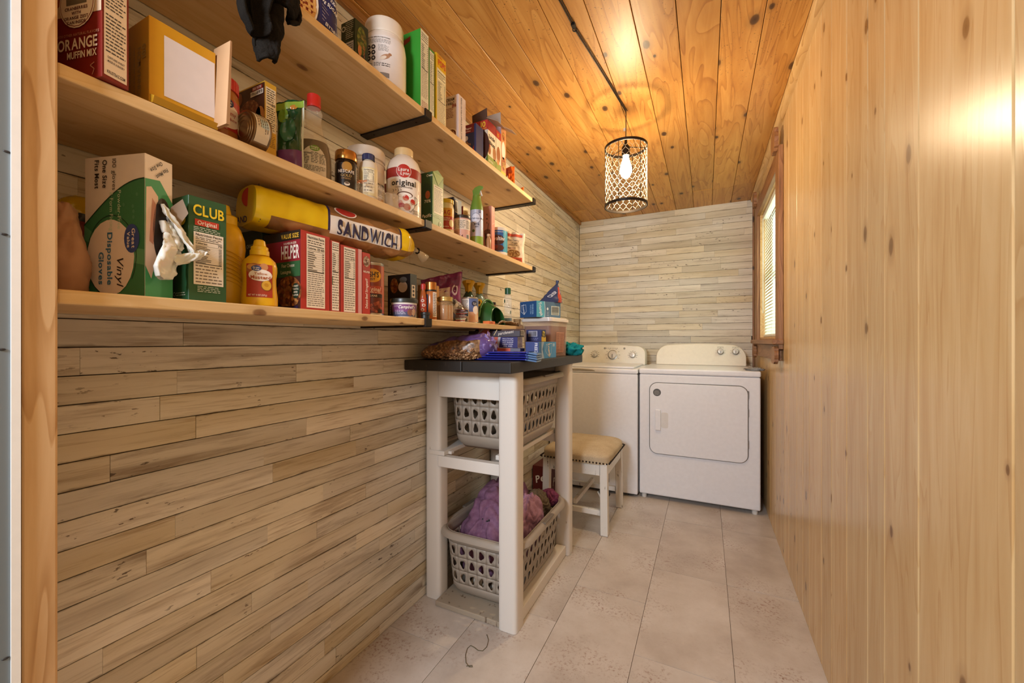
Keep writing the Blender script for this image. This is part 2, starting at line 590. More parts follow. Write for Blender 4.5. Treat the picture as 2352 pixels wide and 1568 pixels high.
class Pr:
    """flat print laid on a surface: fn(u, v, off) -> local point"""

    def __init__(s, fn, curved=False, eps=0.0003, rough=0.45):
        s.b, s.fn, s.curved, s.eps, s.rough = MB(), fn, curved, eps, rough

    def M(s, c):
        return cm(c, s.rough) if isinstance(c, str) else c

    def rect(s, u0, v0, u1, v1, c, l=1):
        k = max(1, int(math.ceil(abs(u1 - u0) / 0.007))) if s.curved else 1
        kv = max(1, int(math.ceil(abs(v1 - v0) / 0.012))) if s.curved else 1
        s.b.grid(lambda a, b: s.fn(u0 + (u1 - u0) * a, v0 + (v1 - v0) * b, s.eps * l), k, kv, s.M(c))
        return s

    def ell(s, u, v, ru, rv, c, l=2, n=22, rot=0.0):
        k = 4 if s.curved else 1
        cr, sr = math.cos(math.radians(rot)), math.sin(math.radians(rot))
        vs = [s.fn(u, v, s.eps * l)]
        for j in range(1, k + 1):
            for i in range(n):
                a = 2 * math.pi * i / n
                x, y = ru * j / k * math.cos(a), rv * j / k * math.sin(a)
                vs.append(s.fn(u + x * cr - y * sr, v + x * sr + y * cr, s.eps * l))
        fs = [(0, 1 + i, 1 + (i + 1) % n) for i in range(n)]
        for j in range(1, k):
            for i in range(n):
                i2 = (i + 1) % n
                fs.append((1 + (j - 1) * n + i, 1 + j * n + i, 1 + j * n + i2, 1 + (j - 1) * n + i2))
        s.b.add(vs, fs, s.M(c))
        return s

    def poly(s, pts, c, l=1):
        s.b.add([s.fn(u, v, s.eps * l) for u, v in pts], [tuple(range(len(pts)))], s.M(c))
        return s

    def strip(s, pts, w, c, l=2):
        """line of width w through pts"""
        for (a, b), (p, q) in zip(pts[:-1], pts[1:]):
            d = math.hypot(p - a, q - b) or 1e-6
            nx, ny = -(q - b) / d * w / 2, (p - a) / d * w / 2
            s.poly([(a + nx, b + ny), (a - nx, b - ny), (p - nx, q - ny), (p + nx, q + ny)], c, l)
        return s

    def text(s, t, u, v, h, c, al='c', bold=1, rot=0.0, wmax=None, it=0.0, l=4, sp=0.09):
        k = h / CAP
        x, gl = 0.0, []
        for ch in t:
            g = GL.get((bold, ch))
            if g is None:
                x += 0.30
                continue
            gl.append((x, g))
            x += g[2] + sp
        W = max(x - sp, 0.01) * k
        kx = k * (min(1.0, wmax / W) if wmax else 1.0)
        W = W * kx / k
        ox = {'c': -W / 2, 'l': 0.0, 'r': -W}[al]
        cr, sr = math.cos(math.radians(rot)), math.sin(math.radians(rot))
        m = s.M(c)
        for x, (vs, fs, w) in gl:
            P = []
            for a, b in vs:
                xx, yy = ox + (a + x) * kx + it * b * k, b * k - h / 2
                P.append(s.fn(u + xx * cr - yy * sr, v + xx * sr + yy * cr, s.eps * l))
            s.b.add(P, fs, m)
        return s

    def fine(s, u0, v0, u1, v1, n, c='#4a4440', l=3, fill=0.36, wl=0.006, rot90=False):
        """n rows of print too small to read"""
        H = (v1 - v0) / n if not rot90 else (u1 - u0) / n
        for i in range(n):
            L0, L1 = (u0, u1) if not rot90 else (v0, v1)
            x = L0
            end = L1 - (rnd.random() * 0.25 * (L1 - L0) if rnd.random() < 0.4 else 0)
            while x < end:
                w = min(wl * rnd.uniform(0.5, 1.6), end - x)
                if rot90:
                    y = u0 + (i + 0.5) * H
                    s.rect(y - H * fill / 2, x, y + H * fill / 2, x + w, c, l)
                else:
                    y = v1 - (i + 0.5) * H
                    s.rect(x, y - H * fill / 2, x + w, y + H * fill / 2, c, l)
                x += w + wl * 0.3
        return s

    def nutri(s, u0, v0, u1, v1, cal=None, rows=9, bg='#efe6d8', extra=8, ink='#241f1c'):
        w, h = u1 - u0, v1 - v0
        s.rect(u0, v0, u1, v1, bg, 2)
        m = w * 0.06
        a, b = u0 + m, u1 - m
        y = v1 - 0.015 * h
        th = min(0.045 * h, w * 0.12)
        s.text('Nutrition Facts', a, y - th * 0.7, th, ink, 'l', wmax=b - a)
        y -= th * 1.6
        s.fine(a, y - 0.06 * h, b, y, 2, ink)
        y -= 0.075 * h
        s.rect(a, y - 0.010 * h, b, y, ink, 3)
        y -= 0.02 * h
        if cal:
            s.text('Calories', a, y - th * 0.6, th * 0.8, ink, 'l', wmax=(b - a) * 0.5)
            s.text(cal, b, y - th * 0.6, th, ink, 'r', wmax=(b - a) * 0.42)
        y -= th * 1.5
        s.rect(a, y - 0.004 * h, b, y, ink, 3)
        y -= 0.01 * h
        rh = 0.030 * h
        for i in range(rows):
            q = rnd.uniform(0.3, 0.6)
            s.rect(a, y - rh * 0.68, a + (b - a) * q, y - rh * 0.34, ink, 3)
            s.rect(b - (b - a) * 0.12, y - rh * 0.68, b, y - rh * 0.34, ink, 3)
            s.rect(a, y - rh * 1.0, b, y - rh * 0.94, ink, 3)
            y -= rh
        s.rect(a, y - 0.012 * h, b, y, ink, 3)
        y -= 0.022 * h
        if extra and y > v0 + 0.04 * h:
            s.fine(a, v0 + 0.02 * h, b, y, extra, '#7a7168')
        return s

    def bars(s, u0, v0, u1, v1, n=18, horiz=False, bg='#eee8dc'):
        s.rect(u0, v0, u1, v1, bg, 2)
        L0, L1 = (v0, v1) if horiz else (u0, u1)
        x = L0 + 0.06 * (L1 - L0)
        st = (L1 - L0) * 0.88 / n
        for i in range(n):
            w = st * rnd.uniform(0.25, 0.8)
            if horiz:
                s.rect(u0 + 0.06 * (u1 - u0), x, u1 - 0.06 * (u1 - u0), x + w, '#1d1a1a', 3)
            else:
                s.rect(x, v0 + 0.08 * (v1 - v0), x + w, v1 - 0.08 * (v1 - v0), '#1d1a1a', 3)
            x += st
        return s

    def build(s, name, parent, smooth=False):
        if not s.b.f:
            return None
        me = bpy.data.meshes.new(name)
        me.from_pydata(s.b.v, [], s.b.f)
        for m in s.b.mats:
            me.materials.append(m)
        me.polygons.foreach_set('material_index', s.b.m)
        if smooth:
            me.polygons.foreach_set('use_smooth', [True] * len(me.polygons))
        me.update()
        o = bpy.data.objects.new(name, me)
        COL.objects.link(o)
        o.parent = parent
        return o


# ------------------------------------------------------------------ package makers
class Carton:
    """cardboard box; corner = the bottom corner nearest the aisle and the doorway.
    aisle face: u runs away from the doorway; door face: u runs from the wall to the aisle"""

    def __init__(s, name, label, corner, w, d, h, col, rz=0.0, cat='box', group=None, top=None, open_top=False, tilt=0.0, facecol=None):
        s.w, s.d, s.h = w, d, h
        a = math.radians(rz)
        ca, sa = math.cos(a), math.sin(a)
        ox, oy = -d / 2, w / 2
        loc = (corner[0] + ox * ca - oy * sa, corner[1] + ox * sa + oy * ca, corner[2])
        s.t = thing(name, label, cat, loc, rz, group)
        if tilt:
            s.t.rotation_euler[1] = math.radians(tilt)
        m = cm(col, 0.42) if isinstance(col, str) else col
        b = MB()
        x, y = d / 2, w / 2
        if open_top:
            t = 0.0012
            b.box(-x, x, -y, y, 0, t, m)
            b.box(-x, -x + t, -y, y, t, h, m)
            b.box(x - t, x, -y, y, t, h, m)
            b.box(-x + t, x - t, -y, -y + t, t, h, m)
            b.box(-x + t, x - t, y - t, y, t, h, m)
        else:
            b.box(-x, x, -y, y, 0, h, m)
        s.body = b.build('carton_body', s.t, bevel=0.0008, seg=1)
        s.F = Pr(lambda u, v, o: (d / 2 + o + 0.0002, -w / 2 + u, v))
        s.N = Pr(lambda u, v, o: (-d / 2 + u, -w / 2 - o - 0.0002, v))
        s.T = Pr(lambda u, v, o: (-d / 2 + u, -w / 2 + v, h + o + 0.0002))
        if facecol:
            for k, c in facecol.items():
                p = {'F': s.F, 'N': s.N, 'T': s.T}[k]
                p.rect(0, 0, d if k in 'NT' else w, w if k == 'T' else h, c, 0.4)

    def done(s):
        s.F.build('aisle_panel_print', s.body)
        s.N.build('end_panel_print', s.body)
        s.T.build('top_panel_print', s.body)
        return s.t


class Can:
    """turned container; prof = [(r, z)]; face = direction its label faces (degrees)"""

    def __init__(s, name, label, loc, prof, mat, face=None, cat='jar', sx=1.0, group=None, part='body', n=36, smooth=35):
        if face is None:
            face = math.degrees(math.atan2(0 - loc[1], 1.10 - loc[0]))
        s.t = thing(name, label, cat, loc, face, group)
        s.prof, s.sx = prof, sx
        b = MB()
        b.lathe(prof, mat if not isinstance(mat, str) else cm(mat, 0.4), n, sx=sx)
        s.body = b.build(part, s.t, smooth=smooth)

    def R(s, z):
        for (r0, z0), (r1, z1) in zip(s.prof[:-1], s.prof[1:]):
            if z1 > z0 and z0 <= z <= z1:
                return r0 + (r1 - r0) * (z - z0) / (z1 - z0)
        return s.prof[0][0]

    def label(s, rough=0.45, rr=None):
        def fn(u, v, o):
            r = (rr if rr else s.R(v))
            a = u / max(r, 1e-4)
            r += o + 0.0004
            return (r * s.sx * math.cos(a) + (o if s.sx < 1 else 0), r * math.sin(a), v)
        return Pr(fn, True, 0.00025, rough)

    def lathe(s, name, prof, mat, n=36, sx=None, smooth=35):
        b = MB()
        b.lathe(prof, mat if not isinstance(mat, str) else cm(mat, 0.4), n, sx=s.sx if sx is None else sx)
        return b.build(name, s.t, smooth=smooth)

    def ribbed(s, name, r, z0, z1, mat, ribs=36, dr=0.0008):
        b = MB()
        n = ribs * 2
        m = mat if not isinstance(mat, str) else cm(mat, 0.4)
        vs = []
        for z in (z0, z1 - 0.002, z1):
            for k in range(n):
                a = 2 * math.pi * k / n
                q = r + (dr if k % 2 else 0) - (0.0015 if z == z1 else 0)
                vs.append((q * s.sx * math.cos(a), q * math.sin(a), z))
        fs = [tuple(reversed(range(n))), tuple(range(2 * n, 3 * n))]
        for j in range(2):
            for k in range(n):
                k2 = (k + 1) % n
                fs.append((j * n + k, j * n + k2, (j + 1) * n + k2, (j + 1) * n + k))
        b.add(vs, fs, m)
        return b.build(name, s.t)


def fbm(x, y, z=0.0, o=3):
    return mnoise.fractal(Vector((x, y, z)), 0.8, 2.0, o)


class Pouch:
    """soft standing bag; local +X is its front, height along Z"""

    def __init__(s, name, label, loc, face, w, h, t, mat, cat='bag', crumple=0.006, seed=0, lean=0.0, toppinch=0.12, slant=0.0, group=None, part='bag', matfn=None, crimp=True, square=4.0):
        s.t = thing(name, label, cat, loc, face, group)
        s.w, s.h = w, h

        def half(u, v, sgn):
            a = min(1.0, abs(2 * u / w))
            q = max(0.0, min(1.0, v / h))
            prof = (1 - (1 - toppinch) * q ** 1.6) * min(1.0, 0.55 + q * 6)
            th = t / 2 * prof * max(0.0, 1 - a ** square) ** 0.5
            th *= 1.0
            nz = crumple * fbm(u * 22 + seed, v * 22, sgn * 3.0 + seed)
            nz2 = crumple * 0.7 * fbm(u * 60 + seed, v * 60, seed + 5, 2)
            edge = 1 - a ** 8
            wob = 0.02 * w * math.sin(v * 60 + seed)
            return (sgn * (th + (nz + nz2) * edge * min(1, 0.3 + q)) - lean * v + (0.004 * math.sin(u * 160 + seed) * (q ** 6) if crimp else 0),
                    u * (1 - 0.05 * math.sin(q * 3.1) - 0.03 * (1 - q)) + wob * q,
                    v + slant * u * q)
        s.half = half
        b = MB()
        b.grid(lambda a, c: half((a - 0.5) * w, c * h, 1), 26, 26, mat, matfn=matfn)
        b.grid(lambda a, c: half((0.5 - a) * w, c * h, -1), 26, 26, mat, matfn=matfn)
        bm_o = b.build(part, s.t, smooth=60)
        bm = bmesh.new()
        bm.from_mesh(bm_o.data)
        bmesh.ops.remove_doubles(bm, verts=bm.verts, dist=0.0008)
        bmesh.ops.holes_fill(bm, edges=[e for e in bm.edges if e.is_boundary])
        bmesh.ops.recalc_face_normals(bm, faces=bm.faces)
        bm.to_mesh(bm_o.data)
        bm.free()
        s.body = bm_o

    def label(s, rough=0.4):
        def fn(u, v, o):
            p = s.half(u, v, 1)
            return (p[0] + o + 0.0009, p[1], p[2])
        return Pr(fn, True, 0.0003, rough)


def crumple(name, parent, size, mat, amp=0.3, seed=0, nu=40, nv=24, freq=2.2, part=None, flat=0.0, power=1.0):
    """crumpled soft mass: noisy ellipsoid flattened at the bottom"""
    b = MB()

    def fn(u, v):
        a, t = 2 * math.pi * u, math.pi * v
        d = Vector((math.sin(t) * math.cos(a), math.sin(t) * math.sin(a), -math.cos(t)))
        k = 1 + amp * mnoise.fractal(d * freq + Vector((seed, seed * 0.7, 0)), 0.7, 2.1, 4)
        f = mnoise.noise(d * freq * 2.2 + Vector((0, seed, 3)))
        k -= amp * 0.6 * abs(f)
        z = d.z * k
        if z < -flat:
            z = -flat
        sg = lambda q: math.copysign(abs(q) ** power, q)
        return (size[0] * sg(d.x) * k, size[1] * sg(d.y) * k, size[2] * (z + flat))
    b.grid(fn, nu, nv, mat, closeu=True)
    return b.build(name, parent, smooth=True)


# ================================================================== the room
XL, XR, YB, ZC = 0.0, 1.455, 3.79, 2.25
YN = -1.3

# ---- floor of 30 x 60 cm tiles
floor = structure('floor', 'beige vinyl tile floor with reddish mottling')
sbox('subfloor', (-0.05, XR + 0.05, YN, YB + 0.05, -0.03, -0.0035), cm('#6f5f50', 0.9), floor)
xs = [-0.03, 0.275, 0.572, 0.872, 1.186, XR + 0.02]
offs = [0.10, 0.40, 0.067, 0.362, 0.36]
for i in range(5):
    y = YN - 0.6 + offs[i]
    while y < YB:
        y0, y1 = max(y, YN), min(y + 0.6, YB + 0.02)
        if y1 - y0 > 0.02:
            b = MB()
            g = 0.0009
            b.box(xs[i] + g, xs[i + 1] - g, y0 + g, y1 - g, -0.006, 0.0 + rnd.uniform(-0.0004, 0.0), TILE)
            b.build('floor_tile', floor)
        y += 0.6

# ---- ceiling boards
ceiling = structure('ceiling', 'amber knotty pine board ceiling')
sbox('ceiling_backing', (-0.05, XR + 0.05, YN, YB + 0.05, ZC + 0.016, ZC + 0.05), DARK, ceiling)
cx = 0.030
edges = [-0.03]
while cx < XR - 0.02:
    edges.append(cx)
    cx += 0.1397
edges.append(XR + 0.02)
for i, (a, c) in enumerate(zip(edges[:-1], edges[1:])):
    cut = 3.38 + 0.03 * ((i * 7) % 5) / 4 + (0.06 if i < 5 else 0.0)
    for y0, y1 in ((YN, cut), (cut, YB + 0.02)):
        b = MB()
        g = 0.0012
        z = ZC + rnd.uniform(-0.0012, 0.0012)
        b.box(a + g, c - g, y0 + 0.0005, y1 - 0.0005, z, z + 0.018, CEIL)
        b.build('ceiling_board', ceiling, bevel=0.0012, seg=1)


# ---- left wall, back wall: whitewashed planks
def plank_rows(axis_len0, axis_len1, zmin, seed):
    r = random.Random(seed)
    z = ZC
    out = []
    while z > zmin + 0.004:
        h = 0.0553
        z0 = max(z - h, zmin)
        y = axis_len0 - r.uniform(0.0, 0.35)
        while y < axis_len1:
            L = r.choice((0.30, 0.36, 0.45, 0.55, 0.62))
            a, c = max(y, axis_len0), min(y + L, axis_len1)
            if c - a > 0.02:
                out.append((a, c, z0, z, r.uniform(-0.0009, 0.0009)))
            y += L
        z -= h
    return out


wall_left = structure('wall_left', 'left wall of narrow whitewashed distressed boards')
sbox('wall_backing', (-0.06, -0.0075, -0.02, YB + 0.05, 0, ZC + 0.02), cm('#3b2d20', 0.9), wall_left)


def score(p):
    a, c, z0, z1, _ = p
    y, z = (a + c) / 2, (z0 + z1) / 2
    d = 0.4335 * 1.1 + 0.9012 * y
    sc = (c - a) / (d * d)
    if y < 0.28 or (y > 1.45 and y < 2.1 and z < 1.0) or (y > 2.9 and z < 0.9):
        sc *= 0.1
    return -sc


pl = sorted(plank_rows(0.0, YB - 0.004, 0.0, 3), key=score)
g = 0.0010
for p in pl[:300]:
    b = MB()
    b.box(-0.008, p[4], p[0] + 0.0003, p[1] - 0.0003, p[2] + g, p[3] - g, WASH_Y)
    b.build('plank', wall_left)
b = MB()
for p in pl[300:]:
    b.box(-0.008, p[4], p[0] + g, p[1] - g, p[2] + g, p[3] - g, WASH_Y)
o = b.build('far_planks', wall_left)
o['kind'] = 'stuff'

wall_back = structure('wall_back', 'back wall of narrow whitewashed boards behind the appliances')
sbox('wall_backing', (-0.05, XR + 0.05, YB + 0.0075, YB + 0.06, 0, ZC + 0.02), cm('#3b2d20', 0.9), wall_back)
for p in plank_rows(0.002, XR - 0.002, 0.0, 5):
    b = MB()
    b.box(p[0] + 0.0003, p[1] - 0.0003, YB - p[4], YB + 0.008, p[2] + g, p[3] - g, WASH_X)
    b.build('plank', wall_back)

# ---- right wall: vertical pine boards with a window opening
wall_right = structure('wall_right', 'right wall of glossy vertical knotty pine boards')
WY0, WY1, WZ0, WZ1 = 2.535, 3.40, 1.115, 2.02
gm = DARK
b = MB()
b.box(XR + 0.011, XR + 0.05, YN, WY0, 0, ZC + 0.02, gm)
b.box(XR + 0.011, XR + 0.05, WY1, YB + 0.05, 0, ZC + 0.02, gm)
b.box(XR + 0.011, XR + 0.05, WY0, WY1, 0, WZ0, gm)
b.box(XR + 0.011, XR + 0.05, WY0, WY1, WZ1, ZC + 0.02, gm)
b.build('wall_backing', wall_right)
ys = [-1.3, -1.08, -0.83, -0.68, -0.45, -0.2, -0.05, 0.12, 0.36, 0.5, 0.743, 0.998, 1.155, 1.258, 1.419, 1.57, 1.691, 1.87, 1.98, 2.106, 2.288, 2.40, 2.535, 2.70, 2.903, 3.03, 3.19, 3.30, 3.40, 3.52, 3.63, YB + 0.02]
for a, c in zip(ys[:-1], ys[1:]):
    segs = [(0.0, ZC + 0.015)]
    if a >= WY0 - 0.001 and c <= WY1 + 0.001:
        segs = [(0.0, WZ0), (WZ1, ZC + 0.015)]
    for z0, z1 in segs:
        b = MB()
        b.box(XR, XR + 0.010, a + 0.0019, c - 0.0019, z0, z1, PANEL)
        b.build('wall_board', wall_right, bevel=0.0014, seg=1)

# ---- mouldings
b = MB()
pts = [(0, 0), (-0.028, 0), (-0.026, -0.0107), (-0.020, -0.020), (-0.0107, -0.026), (0, -0.028)]
b.prism(pts, lambda a, c, h: (XR + a, h, ZC + c), YN, YB - 0.003, TRIMW)
o = b.build('trim_1', smooth=50)
o['kind'] = 'structure'
o['label'] = 'quarter-round pine moulding along the right ceiling edge'
b = MB()
b.box(0.0015, 0.020, 0.0, YB - 0.003, ZC - 0.030, ZC - 0.002, pine('brown_moulding_pine', 1, '#b98a55', '#a0703c', '#835528', '#432813', knots=0.4))
o = b.build('trim_2', bevel=0.003)
o['kind'] = 'structure'
o['label'] = 'brown pine strip along the left ceiling edge'
b = MB()
b.box(XR - 0.014, XR - 0.0015, YB - 0.016, YB - 0.0025, 0.0, ZC - 0.02, DARKTRIM)
o = b.build('trim_3', bevel=0.002)
o['kind'] = 'structure'
o['label'] = 'thin dark strip in the back right corner'

# ---- door jamb at the left edge of the view
jamb = structure('trim_4', 'rough pine jamb and white painted board at the doorway')
b = MB()
b.box(-0.05, 0.300, 0.1945, 0.2280, 0.0, ZC - 0.002, JAMBW)
b.build('jamb_stud', jamb, bevel=0.003)
b = MB()
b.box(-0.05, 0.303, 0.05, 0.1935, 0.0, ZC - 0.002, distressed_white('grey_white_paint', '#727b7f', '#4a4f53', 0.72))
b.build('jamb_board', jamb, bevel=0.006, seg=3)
b = MB()
b.box(0.3032, 0.3052, 0.1850, 0.1932, 0.0, ZC - 0.002, cm('#f4f4f2', 0.5))
b.build('corner_bead', jamb)
for z, yy in ((1.34, 0.182), (1.235, 0.180), (0.70, 0.181), (1.09, 0.178)):
    b = MB()
    b.ball((0.3035, yy, z), (0.0012, 0.0035, 0.0016), cm('#2c2724', 0.7), 8, 5)
    b.build('nail_head', jamb)

# ---- window with frame, casing, sill, glass and blind
win = structure('window_1', 'window in brown casing with white mini blind, right wall')
b = MB()
t = 0.014
for d in ((WY0, WY0 + t, WZ0, WZ1), (WY1 - t, WY1, WZ0, WZ1), (WY0 + t, WY1 - t, WZ0, WZ0 + t), (WY0 + t, WY1 - t, WZ1 - t, WZ1)):
    b.box(XR - 0.002, XR + 0.11, *d, TRIMW)
b.build('window_lining', win, bevel=0.001)
b = MB()
for d in ((WY0 + t, WY0 + t + 0.035, WZ0 + t, WZ1 - t), (WY1 - t - 0.035, WY1 - t, WZ0 + t, WZ1 - t), (WY0 + t + 0.035, WY1 - t - 0.035, WZ0 + t, WZ0 + t + 0.035), (WY0 + t + 0.035, WY1 - t - 0.035, WZ1 - t - 0.035, WZ1 - t), (WY0 + t + 0.035, WY1 - t - 0.035, 1.55, 1.585)):
    b.box(XR + 0.07, XR + 0.10, *d, cm('#e6e4dc', 0.5))
b.build('sash', win, bevel=0.002)
gl, nt, bs = new_mat('window_glass')
bs.inputs['Roughness'].default_value = 0.02
bs.inputs['Alpha'].default_value = 0.12
for z0, z1 in ((WZ0 + 0.045, 1.553), (1.582, WZ1 - 0.045)):
    b = MB()
    b.box(XR + 0.083, XR + 0.087, WY0 + 0.045, WY1 - 0.045, z0, z1, gl)
    b.build('pane', win)
# casing: near and far uprights, head, sill with scalloped corner blocks
b = MB()
b.box(XR - 0.022, XR - 0.0005, 2.430, 2.538, 1.06, 2.10, DARKTRIM)
b.build('casing_upright', win, bevel=0.003)
b = MB()
b.box(XR - 0.022, XR - 0.0005, 3.395, 3.50, 1.06, 2.10, DARKTRIM)
b.build('casing_upright', win, bevel=0.003)
b = MB()
b.box(XR - 0.022, XR - 0.0005, 2.538, 3.395, 2.005, 2.10, DARKTRIMY)
b.build('casing_head', win, bevel=0.003)
b = MB()
b.box(XR - 0.050, XR - 0.0005, 2.42, 3.52, 1.085, 1.112, DARKTRIMY)
b.build('window_sill', win, bevel=0.004)
b = MB()
b.box(XR - 0.020, XR - 0.0005, 2.47, 3.47, 1.00, 1.084, DARKTRIMY)
b.build('apron', win, bevel=0.003)


def scallop(name, y0, y1, z0, z1, x):
    b = MB()
    n = 40
    cy, cz = (y0 + y1) / 2, (z0 + z1) / 2
    poly = []
    for k in range(n):
        a = 2 * math.pi * k / n
        q = 1 + 0.05 * math.cos(10 * a)
        ex = lambda v: math.copysign(abs(v) ** 0.6, v)
        poly.append((cy + (y1 - y0) / 2 * ex(math.cos(a)) * q, cz + (z1 - z0) / 2 * ex(math.sin(a)) * q))
    b.prism(poly, lambda a, c, h: (h, a, c), x - 0.018, x, DARKTRIM)
    return b.build(name, win)


scallop('corner_block', 2.422, 2.546, 2.080, 2.20, XR - 0.0225)
scallop('corner_block', 2.422, 2.546, 0.985, 1.075, XR - 0.0225)
scallop('corner_block', 3.39, 3.505, 2.085, 2.19, XR - 0.0225)
scallop('corner_block', 3.39, 3.505, 0.985, 1.075, XR - 0.0225)
# blind
bl, nt, bs = new_mat('blind_slat_white')
bs.inputs['Base Color'].default_value = hx('#f1f2e8')
bs.inputs['Roughness'].default_value = 0.45
bs.inputs['Transmission Weight'].default_value = 0.0
N = NT(nt)
tl = N.n('BsdfTranslucent')
tl.inputs[0].default_value = hx('#f2f6e2')
mx = N.n('MixShader')
mx.inputs[0].default_value = 0.62
N.link(bs.outputs[0], mx.inputs[1])
N.link(tl.outputs[0], mx.inputs[2])
N.link(mx.outputs[0], nt.nodes['Material Output'].inputs['Surface'])
slat = MB()
n = 4
vs, fs = [], []
for i in range(n + 1):
    s_ = i / n - 0.5
    ang = math.radians(62)
    px, pz = s_ * 0.025, 0.0022 * (1 - 4 * s_ * s_)
    x, z = px * math.cos(ang) - pz * math.sin(ang), px * math.sin(ang) + pz * math.cos(ang)
    vs += [(x, WY0 + 0.022, z), (x, WY1 - 0.022, z)]
for i in range(n):
    fs.append((2 * i, 2 * i + 1, 2 * i + 3, 2 * i + 2))
slat.add(vs, fs, bl)
so = slat.build('blind_slat', win, smooth=True)
zz = WZ0 + 0.045
k = 0
while zz < WZ1 - 0.06:
    q = so if k == 0 else so.copy()
    if k:
        COL.objects.link(q)
        q.parent = win
    q.location = (XR + 0.030, 0, zz)
    zz += 0.0215
    k += 1
b = MB()
b.box(XR + 0.014, XR + 0.046, WY0 + 0.018, WY1 - 0.018, WZ1 - 0.048, WZ1 - 0.016, cm('#f0f0e8', 0.4))
b.build('blind_headrail', win, bevel=0.002)
b = MB()
b.box(XR + 0.018, XR + 0.042, WY0 + 0.022, WY1 - 0.022, WZ0 + 0.018, WZ0 + 0.032, cm('#f0f0e8', 0.4))
b.build('blind_bottom_rail', win, bevel=0.003)
b = MB()
for yy in (WY0 + 0.12, (WY0 + WY1) / 2, WY1 - 0.12):
    b.tube([(XR + 0.0165, yy, WZ0 + 0.03), (XR + 0.0165, yy, WZ1 - 0.05)], 0.0008, cm('#e8e8de', 0.6), 5)
b.build('blind_cord', win)
b = MB()
b.tube([(XR + 0.010, WY1 - 0.06, 1.30), (XR + 0.010, WY1 - 0.06, WZ1 - 0.05)], 0.003, cm('#f2f2ea', 0.3), 6)
b.build('blind_wand', win, smooth=True)

# ---- pendant lamp with its cord along the ceiling
LX, LY = 0.742, 2.05
lamp = thing('pendant_lamp', 'cylindrical wire-mesh pendant lamp with dark rims and lit bulb', 'lamp', (LX, LY, ZC))
ZT, ZB, LR = 2.062 - ZC, 1.775 - ZC, 0.101
b = MB()
for z in (ZT, ZB):
    ring = [(LR * math.cos(2 * math.pi * k / 48), LR * math.sin(2 * math.pi * k / 48), z) for k in range(48)]
    vs = []
    for rr, dz in ((LR - 0.0025, -0.006), (LR + 0.0025, -0.006), (LR + 0.0025, 0.006), (LR - 0.0025, 0.006)):
        vs += [(rr * math.cos(2 * math.pi * k / 48), rr * math.sin(2 * math.pi * k / 48), z + dz) for k in range(48)]
    fs = []
    for j in range(4):
        for k in range(48):
            k2, j2 = (k + 1) % 48, (j + 1) % 4
            fs.append((j * 48 + k, j * 48 + k2, j2 * 48 + k2, j2 * 48 + k))
    b2 = MB()
    b2.add(vs, fs, IRON)
    b2.build('rim', lamp, smooth=40)
WIRE = cm('#d8cdb8', 0.4, 0.5)
for k in range(6):
    a = 2 * math.pi * (k + 0.35) / 6
    b = MB()
    b.tube([(LR * math.cos(a), LR * math.sin(a), ZB), (LR * math.cos(a), LR * math.sin(a), ZT)], 0.0016, IRON, 6)
    b.build('cage_rod', lamp, smooth=True)
b = MB()   # chicken wire: hexagons round the cylinder
nh, nv = 20, 13
hz = (ZT - ZB) / nv
for j in range(nv + 1):
    for i in range(nh):
        off = 0.5 if j % 2 else 0.0
        jit = lambda: rnd.uniform(-0.06, 0.06)
        a0 = 2 * math.pi * (i + off) / nh
        am = 2 * math.pi * (i + off + 0.5) / nh
        z = ZB + j * hz
        P = lambda a, zz: (LR * math.cos(a), LR * math.sin(a), max(ZB, min(ZT, zz)))
        if j < nv:
            b.tube([P(a0, z + hz * 0.18), P(a0, z + hz * 0.5)], 0.00055, WIRE, 4, caps=False)
            b.tube([P(a0, z + hz * 0.5), P(am, z + hz * 1.18)], 0.00055, WIRE, 4, caps=False)
            b.tube([P(a0, z + hz * 0.5), P(a0 - math.pi / nh, z + hz * 1.18)], 0.00055, WIRE, 4, caps=False)
b.build('wire_mesh', lamp, smooth=True)
b = MB()
for k in range(3):
    a = 2 * math.pi * (k + 0.2) / 3
    b.tube([(0.014 * math.cos(a), 0.014 * math.sin(a), ZT + 0.004), (LR * math.cos(a), LR * math.sin(a), ZT)], 0.0018, IRON, 6)
b.build('spider', lamp)
b = MB()
b.lathe([(0.020, ZT - 0.040), (0.020, ZT + 0.002), (0.013, ZT + 0.012), (0.008, ZT + 0.018), (0.006, ZT + 0.040), (0.002, ZT + 0.045)], IRON, 20)
b.build('lamp_socket', lamp, smooth=40)
b = MB()
bulbm, nt, bs = new_mat('lit_bulb')
bs.inputs['Emission Color'].default_value = (1.0, 0.82, 0.52, 1)
bs.inputs['Emission Strength'].default_value = 60.0
b.lathe([(0.0001, ZT - 0.150), (0.012, ZT - 0.147), (0.022, ZT - 0.137), (0.028, ZT - 0.122), (0.029, ZT - 0.108), (0.025, ZT - 0.088), (0.018, ZT - 0.066), (0.014, ZT - 0.050), (0.013, ZT - 0.041)], bulbm, 20, caps=False)
b.build('bulb', lamp, smooth=True)
b = MB()
b.tube([(0, 0, ZT + 0.04), (0.001, -0.002, -0.03), (0.0, 0.0, -0.007)], 0.0022, IRON, 6)
path = [(0.0, 0.0, -0.006), (-0.012, -0.10, -0.007), (-0.035, -0.30, -0.006), (-0.058, -0.50, -0.009), (-0.075, -0.62, -0.006), (-0.083, -0.75, -0.007), (-0.10, -0.95, -0.009), (-0.16, -1.3, -0.006)]
b.tube(path, 0.0026, IRON, 6)
b.tube([(p[0] + 0.006, p[1], p[2] + 0.001) for p in path], 0.0020, IRON, 6)
b.build('power_cord', lamp, smooth=True)
b = MB()
